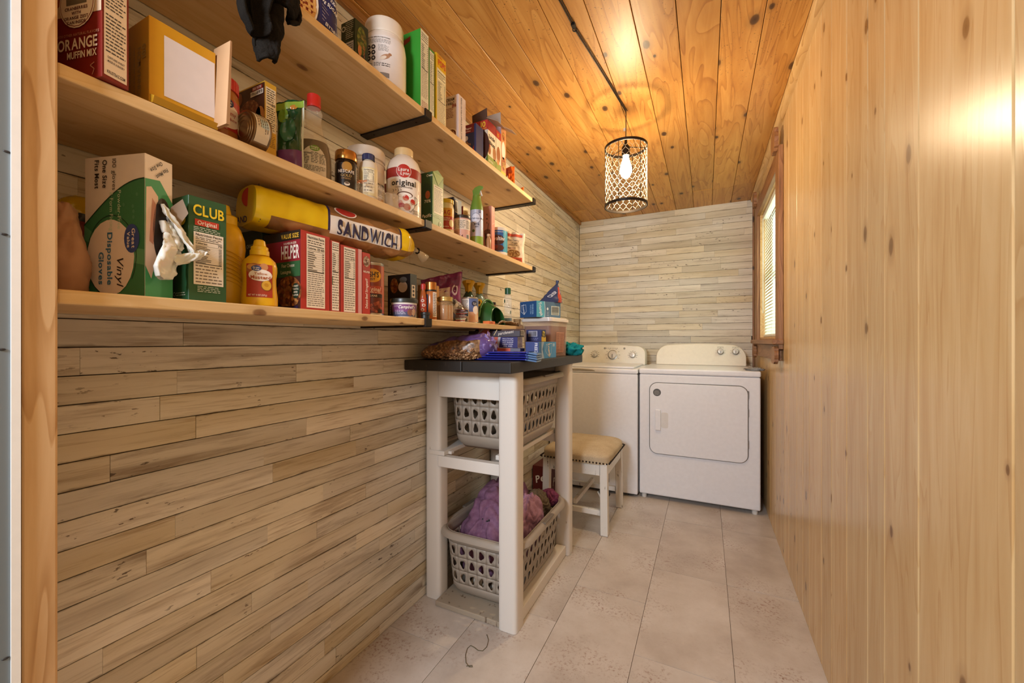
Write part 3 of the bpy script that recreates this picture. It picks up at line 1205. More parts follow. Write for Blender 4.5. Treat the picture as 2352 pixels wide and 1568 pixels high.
b.tube([(-0.074 + 0.008 * math.cos(a), -0.62 + 0.008 * math.sin(a), -0.008) for a in [2 * math.pi * k / 12 for k in range(12)]], 0.0022, IRON, 6, closed=True)
b.box(-0.080, -0.066, -0.650, -0.632, -0.012, -0.002, IRON)
b.build('cord_clip', lamp)
b = MB()
b.box(-0.012, 0.001, -0.002, 0.0, ZT + 0.085, ZT + 0.100, cm('#d8cbb0', 0.7))
b.build('paper_tag', lamp)
pl_ = bpy.data.lights.new('pendant_glow', 'POINT')
pl_.energy = 20.0
pl_.color = (1.0, 0.76, 0.47)
pl_.shadow_soft_size = 0.034
po = bpy.data.objects.new('pendant_glow', pl_)
COL.objects.link(po)
po.parent = lamp
po.location = (0, 0, ZT - 0.16)


# ================================================================== shelves
ZSB, ZSM, ZST = 1.174, 1.493, 1.852     # top surfaces
SD = 0.281                              # shelf depth
BR1, BR2 = 1.065, 1.965                 # bracket positions


def shelf(name, label, ztop, yend, brackets, front_lip=True):
    t = thing(name, label, 'shelf', (0.0, 0.30, ztop - 0.021), group='wall shelves')
    oy, oz = 0.30, ztop - 0.021
    for y0, y1 in ((0.2325, BR1 + 0.003), (BR1 + 0.004, yend)):
        b = MB()
        b.box(0.003, SD, y0 - oy, y1 - oy, 0, 0.021, SHELFW)
        b.build('shelf_board', t, bevel=0.0025)
    for yb in brackets:
        b = MB()
        w = 0.0165
        y0, y1 = yb - w - oy, yb + w - oy
        # flat bar: up the wall, under the board, hooked up over the front edge
        prof = [(0.0020, -0.0062), (0.0020, 0.10), (0.0029, 0.10), (0.0029, -0.0005), (SD + 0.0008, -0.0005), (SD + 0.0008, 0.022), (SD + 0.0062, 0.022), (SD + 0.0062, -0.003), (SD + 0.003, -0.0062)]
        b.prism(prof, lambda a, c, h: (a, h, c), y0, y1, IRON)
        o = b.build('bracket', t, bevel=0.001)
        o['label'] = 'black iron hook bracket'
        for xs_ in (0.05, 0.235):
            b = MB()
            b.ball((xs_, yb - oy, -0.0065), (0.004, 0.004, 0.0012), cm('#14110f', 0.5, 0.6), 10, 5)
            b.build('screw', o)
    return t


shelf('wall_shelf', 'uppermost pine wall shelf with cereal boxes and white tub', ZST, 1.985, (BR1, BR2))
shelf('wall_shelf', 'middle pine wall shelf holding syrup and coffee creamer', ZSM, 1.985, (BR1, BR2))
shelf('wall_shelf', 'lowest pine wall shelf holding mustard and cracker boxes', ZSB, 1.825, (BR1,))

# ================================================================== laundry stand
ZTB, ZTT = 0.985, 1.026
table = thing('laundry_stand', 'white timber laundry stand with black top beside left wall', 'table', (0.24, 1.72, 0))
ox, oy = 0.24, 1.72


def tpart(name, d, mat=TABLEW, bevel=0.003, seg=2):
    b = MB()
    b.box(d[0] - ox, d[1] - ox, d[2] - oy, d[3] - oy, d[4], d[5], mat)
    return b.build(name, table, bevel=bevel, seg=seg)


tpart('top_slab', (0.004, 0.276, 1.275, 2.19, ZTB, ZTT), BLACKTOP, 0.004)
tpart('top_slab', (0.278, 0.482, 1.275, 2.19, ZTB, ZTT), BLACKTOP, 0.004)
for x0, x1, y0, y1 in ((0.006, 0.084, 1.405, 1.475), (0.382, 0.462, 1.362, 1.442), (0.388, 0.470, 1.985, 2.055), (0.006, 0.084, 1.985, 2.055)):
    b = MB()
    cx_, cy_ = (x0 + x1) / 2 - ox, (y0 + y1) / 2 - oy
    hx_, hy_ = (x1 - x0) / 2, (y1 - y0) / 2
    poly = []
    for k in range(32):
        a = 2 * math.pi * k / 32
        ex = lambda v: math.copysign(abs(v) ** 0.42, v)
        poly.append((cx_ + hx_ * ex(math.cos(a)), cy_ + hy_ * ex(math.sin(a))))
    b.prism(poly, lambda a, c, h: (a, c, h), 0.001, ZTB - 0.0005, TABLEW)
    b.build('leg', table, smooth=50)
tpart('apron', (0.084, 0.384, 1.395, 1.415, 0.868, ZTB - 0.001))
tpart('apron', (0.084, 0.39, 2.005, 2.03, 0.868, ZTB - 0.001))
tpart('apron', (0.008, 0.03, 1.475, 1.985, 0.868, ZTB - 0.001))
tpart('crossbar', (0.080, 0.386, 1.397, 1.43, 0.572, 0.618))
tpart('crossbar', (0.080, 0.392, 2.01, 2.045, 0.572, 0.618))
tpart('slat', (0.030, 0.110, 1.40, 2.05, 0.6185, 0.638))
tpart('slat', (0.33, 0.38, 1.445, 2.05, 0.6185, 0.638))
tpart('bottom_board', (0.085, 0.40, 1.372, 2.05, 0.001, 0.022), distressed_white('worn_grey_board', '#a39684', '#6f5f4e', 0.6))
tpart('bottom_rail', (0.402, 0.452, 1.444, 1.984, 0.001, 0.052))
tpart('wedge', (0.082, 0.125, 1.432, 1.455, 0.6185, 0.632))


# ---- laundry baskets with real holes
def basket(name, label, c, L, W, H, col, rz=0.0):
    """c = base centre; L along Y, W along X"""
    t = thing(name, label, 'basket', c, rz, group='laundry baskets')
    plas = cm(col, 0.45)
    rc = 0.085                 # corner radius

    def outline(s, grow):
        """s = arc position 0..1 around a rounded rectangle, grow = outward offset"""
        a, b_, r = W / 2 + grow, L / 2 + grow, rc + grow
        sx, sy = 2 * (a - r), 2 * (b_ - r)
        q = math.pi * r / 2
        per = 2 * sx + 2 * sy + 4 * q
        d = (s % 1.0) * per
        segs = [('x', sx), ('c', q), ('y', sy), ('c', q), ('x', sx), ('c', q), ('y', sy), ('c', q)]
        # start at lower-left of the -Y side, run towards +X
        corners = [(a - r, -(b_ - r), -90), (a - r, b_ - r, 0), (-(a - r), b_ - r, 90), (-(a - r), -(b_ - r), 180)]
        i = 0
        for kind, ln in segs:
            if d <= ln + 1e-9:
                break
            d -= ln
            i += 1
        else:
            d = 0
            i = 0
        kind, ln = segs[i]
        f = d / ln if ln else 0
        if kind == 'c':
            cx_, cy_, a0 = corners[i // 2]
            th = math.radians(a0 + 90 * f)
            return (cx_ + r * math.cos(th), cy_ + r * math.sin(th))
        if i == 0:
            return (-(a - r) + sx * f, -b_)
        if i == 2:
            return (a, -(b_ - r) + sy * f)
        if i == 4:
            return ((a - r) - sx * f, b_)
        return (-a, (b_ - r) - sy * f)

    taper = 0.030

    def wall(s, z):
        g_ = -taper * (1 - z / H)
        if z < 0.05:
            k = 1 - z / 0.05
            g_ -= 0.03 * k * k
        x, y = outline(s, g_)
        return (x, y, z)
    b = MB()
    nc = 36
    # plain bands
    b.grid(lambda u, v: wall(u, v * 0.06), nc * 2, 5, plas, closeu=True)
    zr0, zr1 = 0.06, H * 0.82
    b.grid(lambda u, v: wall(u, zr1 + v * (H - zr1)), nc * 2, 3, plas, closeu=True)
    rows = 3
    rz_ = (zr1 - zr0) / rows
    for j in range(rows):
        for i in range(nc):
            s0, s1 = i / nc, (i + 1) / nc
            z0, z1 = zr0 + j * rz_, zr0 + (j + 1) * rz_
            cs, cz = (s0 + s1) / 2, (z0 + z1) / 2
            K = 16
            rect, hole = [], []
            ph = rnd.uniform(0, 6.28)
            am = 0.18
            for k in range(K):
                a = 2 * math.pi * k / K
                ca, sa = math.cos(a), math.sin(a)
                m_ = max(abs(ca), abs(sa))
                rect.append((cs + ca / m_ * (s1 - s0) / 2, cz + sa / m_ * rz_ / 2))
                q = 1 + am * math.cos(3 * a + ph)
                hole.append((cs + ca * (s1 - s0) * 0.26 * q, cz + sa * rz_ * 0.30 * q))
            o_ = len(b.v)
            b.v.extend([wall(*p) for p in rect] + [wall(*p) for p in hole])
            mi = b.mi(plas)
            for k in range(K):
                k2 = (k + 1) % K
                b.f.append((o_ + k, o_ + k2, o_ + K + k2, o_ + K + k))
                b.m.append(mi)
    # floor
    o_ = len(b.v)
    ring = [wall(k / (nc * 2), 0.0) for k in range(nc * 2)]
    b.v.extend(ring)
    b.f.append(tuple(o_ + k for k in range(nc * 2)))
    b.m.append(b.mi(plas))
    b.build('basket_shell', t, smooth=40, solid=0.0022)
    b = MB()
    prof = [(0.0, -0.010), (0.004, 0.0), (0.016, 0.004), (0.026, -0.002), (0.030, -0.020), (0.027, -0.022), (0.022, -0.006), (0.012, -0.002)]

    def rim(u, v):
        k = int(round(v * len(prof))) % len(prof)
        g_, dz = prof[k]
        x, y = outline(u, g_)
        sag = 0.010 * max(0, 1 - (abs((u * 4 + 0.0) % 2 - 1.5) * 8))
        return (x, y, H + dz)
    b.grid(rim, nc * 2, len(prof), plas, closeu=True)
    b.build('rim', t, smooth=60)
    # hand holds: darker recesses on the long sides under the rim
    for sgn in (1, -1):
        b = MB()
        b.box(*(sorted((sgn * (W / 2 + 0.012), sgn * (W / 2 + 0.031)))), -0.055, 0.055, H - 0.002, H + 0.0055, cm('#6f675e', 0.5))
        b.build('grip', t, bevel=0.003)
    return t


BCOL = '#9f9487'
basket('laundry_basket', 'empty taupe laundry basket hanging high in the white stand', (0.252, 1.725, 0.640), 0.555, 0.355, 0.305, BCOL)
basket('laundry_basket', 'taupe laundry basket heaped with purple bedding, low in the stand', (0.262, 1.69, 0.023), 0.56, 0.365, 0.285, BCOL)

# ---- laundry heap
PURP = fabric('mauve_bedding', '#76506a', '#8f6a84', 60.0, bump=0.05)


def clothheap(name, label, c, size, mat, seed, amp, freq=2.4, flat=0.5, folds=6.0):
    b = MB()

    def fn(u, v):
        a, t = 2 * math.pi * u, math.pi * v
        d = Vector((math.sin(t) * math.cos(a), math.sin(t) * math.sin(a), -math.cos(t)))
        q = d * freq + Vector((seed, seed * 1.3, seed * 0.4))
        w = mnoise.noise(q * 0.55)
        # ridged folds
        w2 = mnoise.noise(q * 0.9 + Vector((4, 1, 7)))
        up_ = 1 - v
        r1 = abs(math.sin(folds * (a / 2) + 2.2 * w + 1.1 * t)) ** 0.7
        r2 = abs(math.sin(folds * 1.3 * (0.7 * d.z - 0.5 * d.x + 0.5 * d.y + 0.7 * w2))) ** 0.8
        k = 1 + amp * (0.80 * r1 * math.sin(t) + 0.45 * r2 - 0.7 + 0.5 * w)
        z = max(-flat, d.z * k)
        return (c[0] + size[0] * d.x * k, c[1] + size[1] * d.y * k, c[2] + size[2] * z)
    b.grid(fn, 120, 70, mat, closeu=True)
    return tag(b.build(name, None, smooth=True), label, 'laundry')


o_ = clothheap('bedding_heap', 'heap of mauve purple bedding piled in the lower basket', (0.232, 1.715, 0.205), (0.158, 0.240, 0.245), PURP, 2.3, 0.24, folds=6)
clothheap('pillowcase', 'pale mauve bundle at the aisle side of the lower basket', (0.365, 1.70, 0.270), (0.062, 0.11, 0.13), fabric('pale_mauve', '#9a7390', '#b08aa3', 150.0, bump=0.1), 7.1, 0.22)
clothheap('knit_blanket', 'grey-brown knitted bundle at the far end of the lower basket', (0.335, 1.865, 0.285), (0.07, 0.07, 0.075), fabric('brown_knit', '#4b4238', '#7a6d5c', 120.0, bump=0.9), 3.9, 0.2)
clothheap('purple_towel', 'small magenta cloth lump in the far corner of the lower basket', (0.385, 1.925, 0.305), (0.042, 0.04, 0.05), fabric('magenta_cloth', '#6a3654', '#8c4b70', 160.0), 5.2, 0.25)
b = MB()
rr = random.Random(4)
for k in range(16):
    x = 0.12 + 0.28 * k / 15
    b.tube([(x + rr.uniform(-0.01, 0.01), 1.475 + rr.uniform(0, 0.01), 0.045), (x + rr.uniform(-0.015, 0.015), 1.470, 0.075), (x + rr.uniform(-0.02, 0.02), 1.478 + rr.uniform(0, .01), 0.105)], 0.007, cm('#d9d2c6', 0.9), 6)
tag(b.build('fringed_mat', None, smooth=True), 'white fringed cloth showing through the lower basket holes', 'laundry')
b = MB()
for k in range(30):
    a, q = rr.uniform(0, 6.28), rr.uniform(0, 0.016)
    p = Vector((0.245 + q * math.cos(a), 1.525 + q * math.sin(a), 0.327))
    b.tube([p, p + Vector((rr.uniform(-.012, .012), rr.uniform(-.012, .004), rr.uniform(0.002, .014)))], 0.0028, cm('#26312b', 0.8), 5)
tag(b.build('hair_scrunchie', None, smooth=True), 'dark green ruffled scrunchie lying on the mauve bedding', 'scrunchie')

# ================================================================== stool
st = thing('stool', 'upholstered beige stool with nailheads and whitewashed legs', 'stool', (0.405, 2.51, 0))
for sx_, sy_ in ((1, -1), (1, 1), (-1, -1), (-1, 1)):
    b = MB()
    x, y = 0.172 * sx_, 0.21 * sy_
    for (za, zb, xa, ya, xb, yb) in ((0.001, 0.405, x + 0.006 * sx_, y + 0.008 * sy_, x, y),):
        h = 0.021
        vs = []
        for (zc, xc, yc) in ((za, xa, ya), (zb, xb, yb)):
            for dx, dy in ((-h, -h), (h, -h), (h, h), (-h, h)):
                vs.append((xc + dx, yc + dy, zc))
        b.add(vs, [(3, 2, 1, 0), (4, 5, 6, 7), (0, 1, 5, 4), (1, 2, 6, 5), (2, 3, 7, 6), (3, 0, 4, 7)], STOOLW)
    b.build('leg', st, bevel=0.003)
for d in ((-0.15, 0.15, -0.228, -0.195, 0.335, 0.405), (-0.15, 0.15, 0.195, 0.228, 0.335, 0.405), (-0.19, -0.158, -0.189, 0.189, 0.335, 0.405), (0.158, 0.19, -0.189, 0.189, 0.335, 0.405)):
    b = MB()
    b.box(*d, STOOLW)
    b.build('seat_rail', st, bevel=0.002)
for d in ((-0.152, 0.152, -0.222, -0.198, 0.105, 0.135), (-0.152, 0.152, 0.198, 0.222, 0.105, 0.135)):
    b = MB()
    b.box(*d, STOOLW)
    b.build('stretcher', st, bevel=0.002)
b = MB()
b.obox((0, 0, 0.16), (0.011, 0, 0), (0, 0.21, 0), (0, 0, 0.014), STOOLW)
b.build('stretcher', st, bevel=0.002)
LINEN = fabric('oat_linen', '#a8957a', '#c6b497', 320.0, bump=0.35)
b = MB()


def cush(u, v):
    a, t = 2 * math.pi * u, v
    ex = lambda q, p: math.copysign(abs(q) ** p, q)
    if t < 0.35:
        k, z = 1.0, 0.402 + 0.035 * t / 0.35
    else:
        q = (t - 0.35) / 0.65
        k = max(0.0001, 1 - q ** 2.2) if q > 0 else 1
        k = math.cos(q * math.pi / 2) ** 0.5 if q < 1 else 0.0001
        z = 0.437 + 0.040 * math.sin(q * math.pi / 2)
    return (0.206 * k * ex(math.cos(a), 0.30), 0.246 * k * ex(math.sin(a), 0.30), z)


b.grid(cush, 64, 16, LINEN, closeu=True)
b.build('seat_cushion', st, smooth=60)
b = MB()
NAIL = cm('#2b211a', 0.35, 0.8)
for k in range(21):
    x = -0.195 + 0.39 * k / 20
    for yy in (-0.2465, 0.2465):
        b.ball((x, yy, 0.412), 0.0052, NAIL, 8, 5)
for k in range(25):
    y = -0.235 + 0.47 * k / 24
    for xx in (-0.2065, 0.2065):
        b.ball((xx, y, 0.412), 0.0052, NAIL, 8, 5)
b.build('nailhead_trim', st, smooth=True)
b = MB()
b.tube([(0.178, -0.12, 0.335), (0.18, -0.12, 0.27)], 0.0012, DARK, 5)
tg = [(-0.05, 0.0), (0.0, -0.075), (0.055, -0.03), (0.012, 0.055)]
b.prism(tg, lambda a, c, h: (0.150 + h + a * 0.55, -0.12 + a * 0.6, 0.215 + c), 0, 0.0012, cm('#35322f', 0.6))
b.prism([(-0.058, 0.0), (-0.012, -0.068), (-0.006, -0.062), (-0.050, 0.004)], lambda a, c, h: (0.151 + h + a * 0.55, -0.122 + a * 0.6, 0.215 + c), 0, 0.0012, cm('#c9c4bc', 0.6))
o_ = b.build('hang_tag', st)
o_['label'] = 'dark cardboard hang tag'

# soda carton on the floor behind the stool
bx = Carton('soda_carton', 'dark red soda carton on the floor behind the stool', (0.150, 2.60, 0.0005), 0.27, 0.14, 0.235, '#5b1612')
bx.N.text('Pe', 0.05, 0.15, 0.045, '#e8dccc', it=0.25, rot=20)
bx.F.text('Pepper', 0.13, 0.13, 0.05, '#d8c8b8', it=0.25, wmax=0.22)
for q in range(7):
    bx.F.strip([(0.02 + 0.035 * q, 0.02), (0.035 + 0.035 * q, 0.09), (0.02 + 0.035 * q, 0.2)], 0.002, '#b08c84')
bx.done()

# ================================================================== washer and dryer
wash = thing('washing_machine', 'white top-load washing machine in the back left corner', 'washer', (0.345, 3.27, 0))


def part(parent, name, d, mat, bevel=0.004, seg=3):
    b = MB()
    b.box(*d, mat)
    return b.build(name, parent, bevel=bevel, seg=seg)


wx0, wx1 = -0.335, 0.322
wy0, wy1 = -0.335, 0.33
part(wash, 'cabinet', (wx0, wx1, wy0, wy1, 0.02, 0.868), APPL, 0.008)
part(wash, 'top_deck', (wx0 - 0.002, wx1 + 0.002, wy0 - 0.004, wy1, 0.869, 0.905), APPL, 0.012, 4)
part(wash, 'lid', (wx0 + 0.03, wx1 - 0.03, wy0 + 0.03, 0.17, 0.906, 0.920), APPL, 0.006, 3)
b = MB()
b.grid(lambda u, v: (-0.245 + 0.27 * u, wy0 - 0.0062 - 0.003 * math.sin(math.pi * v), 0.884 + 0.016 * v * math.sin(math.pi * min(1, max(0, u))) ** 0.4), 20, 4, cm('#a39c90', 0.4))
b.build('lid_grip', wash, smooth=True)
for sx_ in (wx0 + 0.05, wx1 - 0.05):
    for sy_ in (wy0 + 0.05, wy1 - 0.05):
        b = MB()
        b.lathe([(0.022, 0.0005), (0.022, 0.008), (0.011, 0.010), (0.011, 0.021)], cm('#4a4744', 0.6), 16)
        o_ = b.build('foot', wash)
        o_.location = (sx_, sy_, 0)


def console(parent, x0, x1, y0, y1, z0, z1, r, mat, name='control_panel', lean=0.03):
    b = MB()
    n = 10
    poly = [(x0, z0), (x1, z0)]
    for k in range(n + 1):
        a = math.radians(90 * k / n)
        poly.append((x1 - r + r * math.cos(a), z1 - r + r * math.sin(a)))
    for k in range(1, 12):
        f = k / 12
        poly.append((x1 - r + (x0 - x1 + 2 * r) * f, z1 + 0.010 * math.sin(math.pi * f)))
    for k in range(n + 1):
        a = math.radians(90 + 90 * k / n)
        poly.append((x0 + r + r * math.cos(a), z1 - r + r * math.sin(a)))
    b.prism(poly, lambda a, c, h: (a, h + (lean * (c - z0) / (z1 - z0) if h < (y0 + y1) / 2 else 0), c), y0, y1, mat)
    return b.build(name, parent, bevel=0.006, seg=3)


console(wash, -0.325, 0.305, 0.185, 0.325, 0.906, 1.062, 0.07, cm('#e6e0d2', 0.3))


def knob(parent, x, y, z, r, ticks=True, cap='#d9d6d0', ring='#8c8880'):
    b = MB()
    b.lathe([(r * 1.15, 0), (r * 1.15, 0.004), (r, 0.005), (r * 0.94, 0.020), (r * 0.85, 0.023), (0.0001, 0.024)], cm(cap, 0.25, 0.35), 24, mats=[cm(ring, 0.3, 0.8)] * 2 + [cm(cap, 0.25, 0.35)] * 3)
    b.box(-r * 0.08, r * 0.08, -r * 0.8, r * 0.1, 0.0235, 0.0255, cm('#5c5852', 0.4))
    o = b.build('knob', parent, smooth=40)
    o.location = (x, y, z)
    o.rotation_euler = (math.radians(78), 0, 0)
    return o


for x, r in ((-0.115, 0.022), (0.04, 0.036), (0.205, 0.022)):
    knob(wash, x, 0.199, 0.986, r)
pw = Pr(lambda u, v, o: (u, 0.1845 + 0.03 * (v - 0.906) / 0.156 - o, v))
for x, r in ((-0.115, 0.034), (0.04, 0.056), (0.205, 0.034)):
    for k in range(9):
        a = math.radians(-30 + 240 * k / 8)
        u, v = x + r * math.cos(a), 0.986 + r * math.sin(a)
        pw.rect(u - 0.006, v - 0.0014, u + 0.006, v + 0.0014, '#7e776c')
for k in range(6):
    pw.rect(-0.02 + 0.018 * k, 1.040, -0.010 + 0.018 * k, 1.044, '#8a8377')
pw.ell(-0.03, 1.041, 0.009, 0.009, '#8e897f').ell(0.135, 1.041, 0.009, 0.009, '#8e897f')
pw.build('control_print', wash)

dry = thing('dryer', 'white front-load clothes dryer with square door by right wall', 'dryer', (1.043, 3.30, 0))
dx0, dx1, dy0, dy1 = -0.367, 0.369, -0.34, 0.36
part(dry, 'cabinet', (dx0, dx1, dy0, dy1, 0.03, 0.872), APPL, 0.010)
part(dry, 'top_deck', (dx0 - 0.002, dx1 + 0.002, dy0 - 0.006, dy1, 0.873, 0.912), APPL, 0.011, 4)
console(dry, dx0 + 0.055, dx1 - 0.035, 0.20, 0.34, 0.9125, 1.074, 0.10, cm('#e2d8c4', 0.35))
for x in (0.160, 0.262):
    knob(dry, x, 0.214, 1.022, 0.021, cap='#c9c6c0')
pw = Pr(lambda u, v, o: (u, 0.1995 + 0.03 * (v - 0.9125) / 0.16 - o, v))
for x in (0.160, 0.262):
    pw.rect(x - 0.022, 1.055, x + 0.022, 1.058, '#8c8374')
    for k in range(7):
        a = math.radians(-20 + 220 * k / 6)
        pw.rect(x + 0.032 * math.cos(a) - 0.003, 1.022 + 0.032 * math.sin(a) - 0.001, x + 0.032 * math.cos(a) + 0.003, 1.022 + 0.032 * math.sin(a) + 0.001, '#8c8374')
pw.rect(-0.2, 0.985, -0.192, 0.986, '#b5a98e')
pw.build('control_print', dry)


def rrect(x0, x1, z0, z1, r, n=8):
    out = []
    for cx_, cz_, a0 in ((x1 - r, z1 - r, 0), (x0 + r, z1 - r, 90), (x0 + r, z0 + r, 180), (x1 - r, z0 + r, 270)):
        for k in range(n + 1):
            a = math.radians(a0 + 90 * k / n)
            out.append((cx_ + r * math.cos(a), cz_ + r * math.sin(a)))
    return out


DXa, DXb, DZa, DZb = -0.295, 0.298, 0.325, 0.812
b = MB()
b.prism(rrect(DXa - 0.005, DXb + 0.005, DZa - 0.005, DZb + 0.005, 0.055), lambda a, c, h: (a, h, c), dy0 - 0.003, dy0 + 0.004, cm('#76726e', 0.3, 0.4))
b.build('door_gasket', dry)
b = MB()
b.prism(rrect(DXa, DXb, DZa, DZb, 0.05), lambda a, c, h: (a, h, c), dy0 - 0.014, dy0 - 0.0025, APPL)
door = b.build('door', dry, bevel=0.004, seg=3)
b = MB()
b.prism(rrect(-0.258, -0.222, 0.490, 0.630, 0.006), lambda a, c, h: (a, h, c), dy0 - 0.032, dy0 - 0.0142, APPL)
b.build('door_handle', door, bevel=0.003)
b = MB()
b.prism(rrect(-0.220, -0.175, 0.505, 0.612, 0.012), lambda a, c, h: (a, h, c), dy0 - 0.0146, dy0 - 0.0141, cm('#d9d6d3', 0.35))
b.build('handle_recess', door)
pd = Pr(lambda u, v, o: (u, dy0 - 0.0143 - o, v))
pd.ell(-0.247, 0.748, 0.026, 0.026, cm('#6b6864', 0.35, 0.6), 1).ell(-0.247, 0.748, 0.0235, 0.0235, '#55524f', 2)
for k, s_ in enumerate((0.022, 0.034, 0.034, 0.024)):
    pd.fine(-0.247 - s_ / 2, 0.756 - k * 0.008, -0.247 + s_ / 2, 0.761 - k * 0.008, 1, '#c9c4bc')
pd.build('round_badge', door)
for k, z in enumerate((0.42, 0.62, 0.735)):
    part(dry, 'hinge', (DXb + 0.0005, DXb + 0.006, dy0 - 0.010, dy0 - 0.0008, z, z + 0.05), cm('#8d8a86', 0.3, 0.7), 0.001, 1)
for sx_ in (dx0 + 0.03, dx1 - 0.03):
    for sy_ in (dy0 + 0.03, dy1 - 0.04):
        b = MB()
        b.lathe([(0.016, 0.0005), (0.017, 0.020), (0.012, 0.022), (0.012, 0.031)], cm('#dad7d2', 0.5), 16)
        o_ = b.build('foot', dry)
        o_.location = (sx_, sy_, 0)
t_ = thing('dust_cloth', 'small grey crumpled rag on the dryer top edge', 'cloth', (1.385, 3.02, 0.9125))
crumple('cloth', t_, (0.055, 0.05, 0.013), fabric('grey_rag', '#8d8a86', '#b5b2ae', 200), 0.5, 3, flat=0.5)

b = MB()
b.tube([(0.36 + 0.03 * math.sin(k * 0.7), 1.30 - 0.012 * k + 0.02 * math.cos(k), 0.0015) for k in range(14)], 0.0011, cm('#5d5236', 0.8), 5)
tag(b.build('string', None, smooth=True), 'loose olive string on the floor by the stand leg', 'string')


# ================================================================== things on the lowest shelf
Z1 = ZSB + 0.0006
PINK = '#f2e2d6'
CREAM = '#efe7d8'
KRAFT = '#a9805a'

# kraft paper bag and yellow wrapped bag behind the jamb
t_ = thing('paper_bag', 'pinkish brown paper bag slumped behind the glove box', 'bag', (0.138, 0.272, Z1))
b = MB()


def pbag(u, v):
    a = 2 * math.pi * u
    w = mnoise.fractal(Vector((math.cos(a) * 1.5, math.sin(a) * 1.5, v * 4.0)), 0.7, 2.0, 4)
    k = (1 - 0.55 * v ** 2.2) * (0.82 + 0.18 * math.sin(math.pi * min(1, v * 1.2))) + 0.10 * w
    if v > 0.97:
        k *= 0.3
    return (0.068 * k * math.cos(a) + 0.01 * v, 0.036 * k * math.sin(a), 0.150 * v + 0.004 * w * (1 if v > 0.05 else 0))


b.grid(pbag, 44, 30, cm('#b58a6b', 0.7), closeu=True)
b.build('bag', t_, smooth=True)
t_ = thing('yellow_wrapper', 'shiny yellow topped bag against the wall behind gloves', 'bag', (0.036, 0.376, Z1))
YW = cm('#e0b81c', 0.2)
b = MB()


def ybag(u, v):
    a = 2 * math.pi * u
    w = fbm(math.cos(a) * 2, math.sin(a) * 2, v * 8)
    k = (1 - v ** 5) ** 0.3 * (1 + 0.12 * w)
    y = 0.092 * k * math.cos(a)
    return (0.030 * k * math.sin(a) + 0.004 * w, y, 0.195 * v * (1 - 0.9 * y))


b.grid(ybag, 40, 40, YW, closeu=True, matfn=lambda u, v: YW if v > 0.80 else (cm('#2a1c18', 0.3) if v > 0.72 else cm('#8a2a20', 0.3)))
b.build('bag', t_, smooth=True)

# disposable glove box
bx = Carton('glove_box', 'white and green disposable glove box with gloves pulled out', (0.258, 0.3395, Z1), 0.046, 0.124, 0.240, '#efe2d8', rz=16)
bx.N = Pr(lambda u, v, o: (-0.062 + u * 0.124 / 0.152, -0.0232 - o, v * 0.240 / 0.228))
bx.F = Pr(lambda u, v, o: (0.0622 + o, -0.023 + u * 0.046 / 0.058, v * 0.240 / 0.228))
GRN = '#3f7f55'
p = bx.N
d_, h_ = 0.152, 0.228
curve = [(0.0, 0.118)] + [(0.152 * k / 12, 0.118 + 0.070 * math.sin(math.pi / 2 * k / 12)) for k in range(1, 13)]
p.poly([(0, 0), (d_, 0)] + list(reversed(curve)), GRN, 1)
p.poly([(0.0, 0.118), (0.0, 0.095), (0.075, 0.062), (d_, 0.05), (d_, 0.075), (0.06, 0.085)], '#5f9a6d', 2)
p.strip(curve, 0.0016, '#1f3d2c', 3)
p.strip([(0.070 + 0.062 * math.cos(a), 0.066 + 0.066 * math.sin(a)) for a in [2 * math.pi * k / 40 - 0.6 for k in range(36)]], 0.0012, '#1d2b24', 3)
p.ell(0.068, 0.064, 0.060, 0.061, PINK, 4)
p.ell(0.122, 0.093, 0.019, 0.023, '#3b4f8f', 5)
p.text('Great', 0.127, 0.093, 0.008, PINK, rot=-90, l=7, wmax=0.032)
p.text('Value', 0.115, 0.091, 0.007, PINK, rot=-90, l=7, wmax=0.028)
p.text('Vinyl', 0.094, 0.043, 0.016, '#2b2320', rot=-90, l=7, bold=0, it=0.25)
p.text('Disposable', 0.068, 0.062, 0.012, '#3f78a0', rot=-90, l=7, wmax=0.088)
p.text('Gloves', 0.046, 0.047, 0.012, '#3f78a0', rot=-90, l=7, wmax=0.052)
p.text('Powder-Free', 0.091, 0.140, 0.0085, '#cfe0c4', rot=-90, l=5, wmax=0.062, bold=0)
p.text('& Form Fitting', 0.071, 0.138, 0.0085, '#cfe0c4', rot=-90, l=5, wmax=0.062, bold=0)
p.text('100 gloves', 0.078, 0.197, 0.0095, '#4a4440', rot=-90, l=5, wmax=0.05, bold=0)
p.text('One Size', 0.054, 0.199, 0.0105, '#2f2a28', rot=-90, l=5, wmax=0.045)
p.text('Fits Most', 0.034, 0.199, 0.0105, '#2f2a28', rot=-90, l=5, wmax=0.046)
for k in range(9):
    p.ell(0.10 + rnd.uniform(-.03, .04), 0.15 + rnd.uniform(-.03, .02), 0.003, 0.003, '#548c66', 3, 12)
q = bx.F
q.poly([(0, 0), (0.058, 0), (0.058, 0.16), (0.03, 0.192), (0, 0.188)], '#43a06e', 1)
q.poly([(0.0, 0.05), (0.012, 0.03), (0.03, 0.09), (0.026, 0.165), (0.012, 0.178), (0.002, 0.175)], '#e9cdbc', 2)
q.poly([(0.008, 0.09), (0.016, 0.085), (0.022, 0.15), (0.014, 0.16)], '#c48d78', 3)
q.ell(0.036, 0.110, 0.021, 0.055, '#2a211b', 3)
q.text('One Size', 0.022, 0.212, 0.006, '#4a4440', rot=-140, l=5, wmax=0.03)
q.text('Fits Most', 0.034, 0.205, 0.006, '#4a4440', rot=-140, l=5, wmax=0.03)
bx.done()
t_ = bx.t
b = MB()   # torn flap
tf = [(0.0, 0.0), (0.016, 0.012), (0.020, 0.040), (0.030, 0.058), (0.022, 0.082), (0.006, 0.066), (0.002, 0.040)]
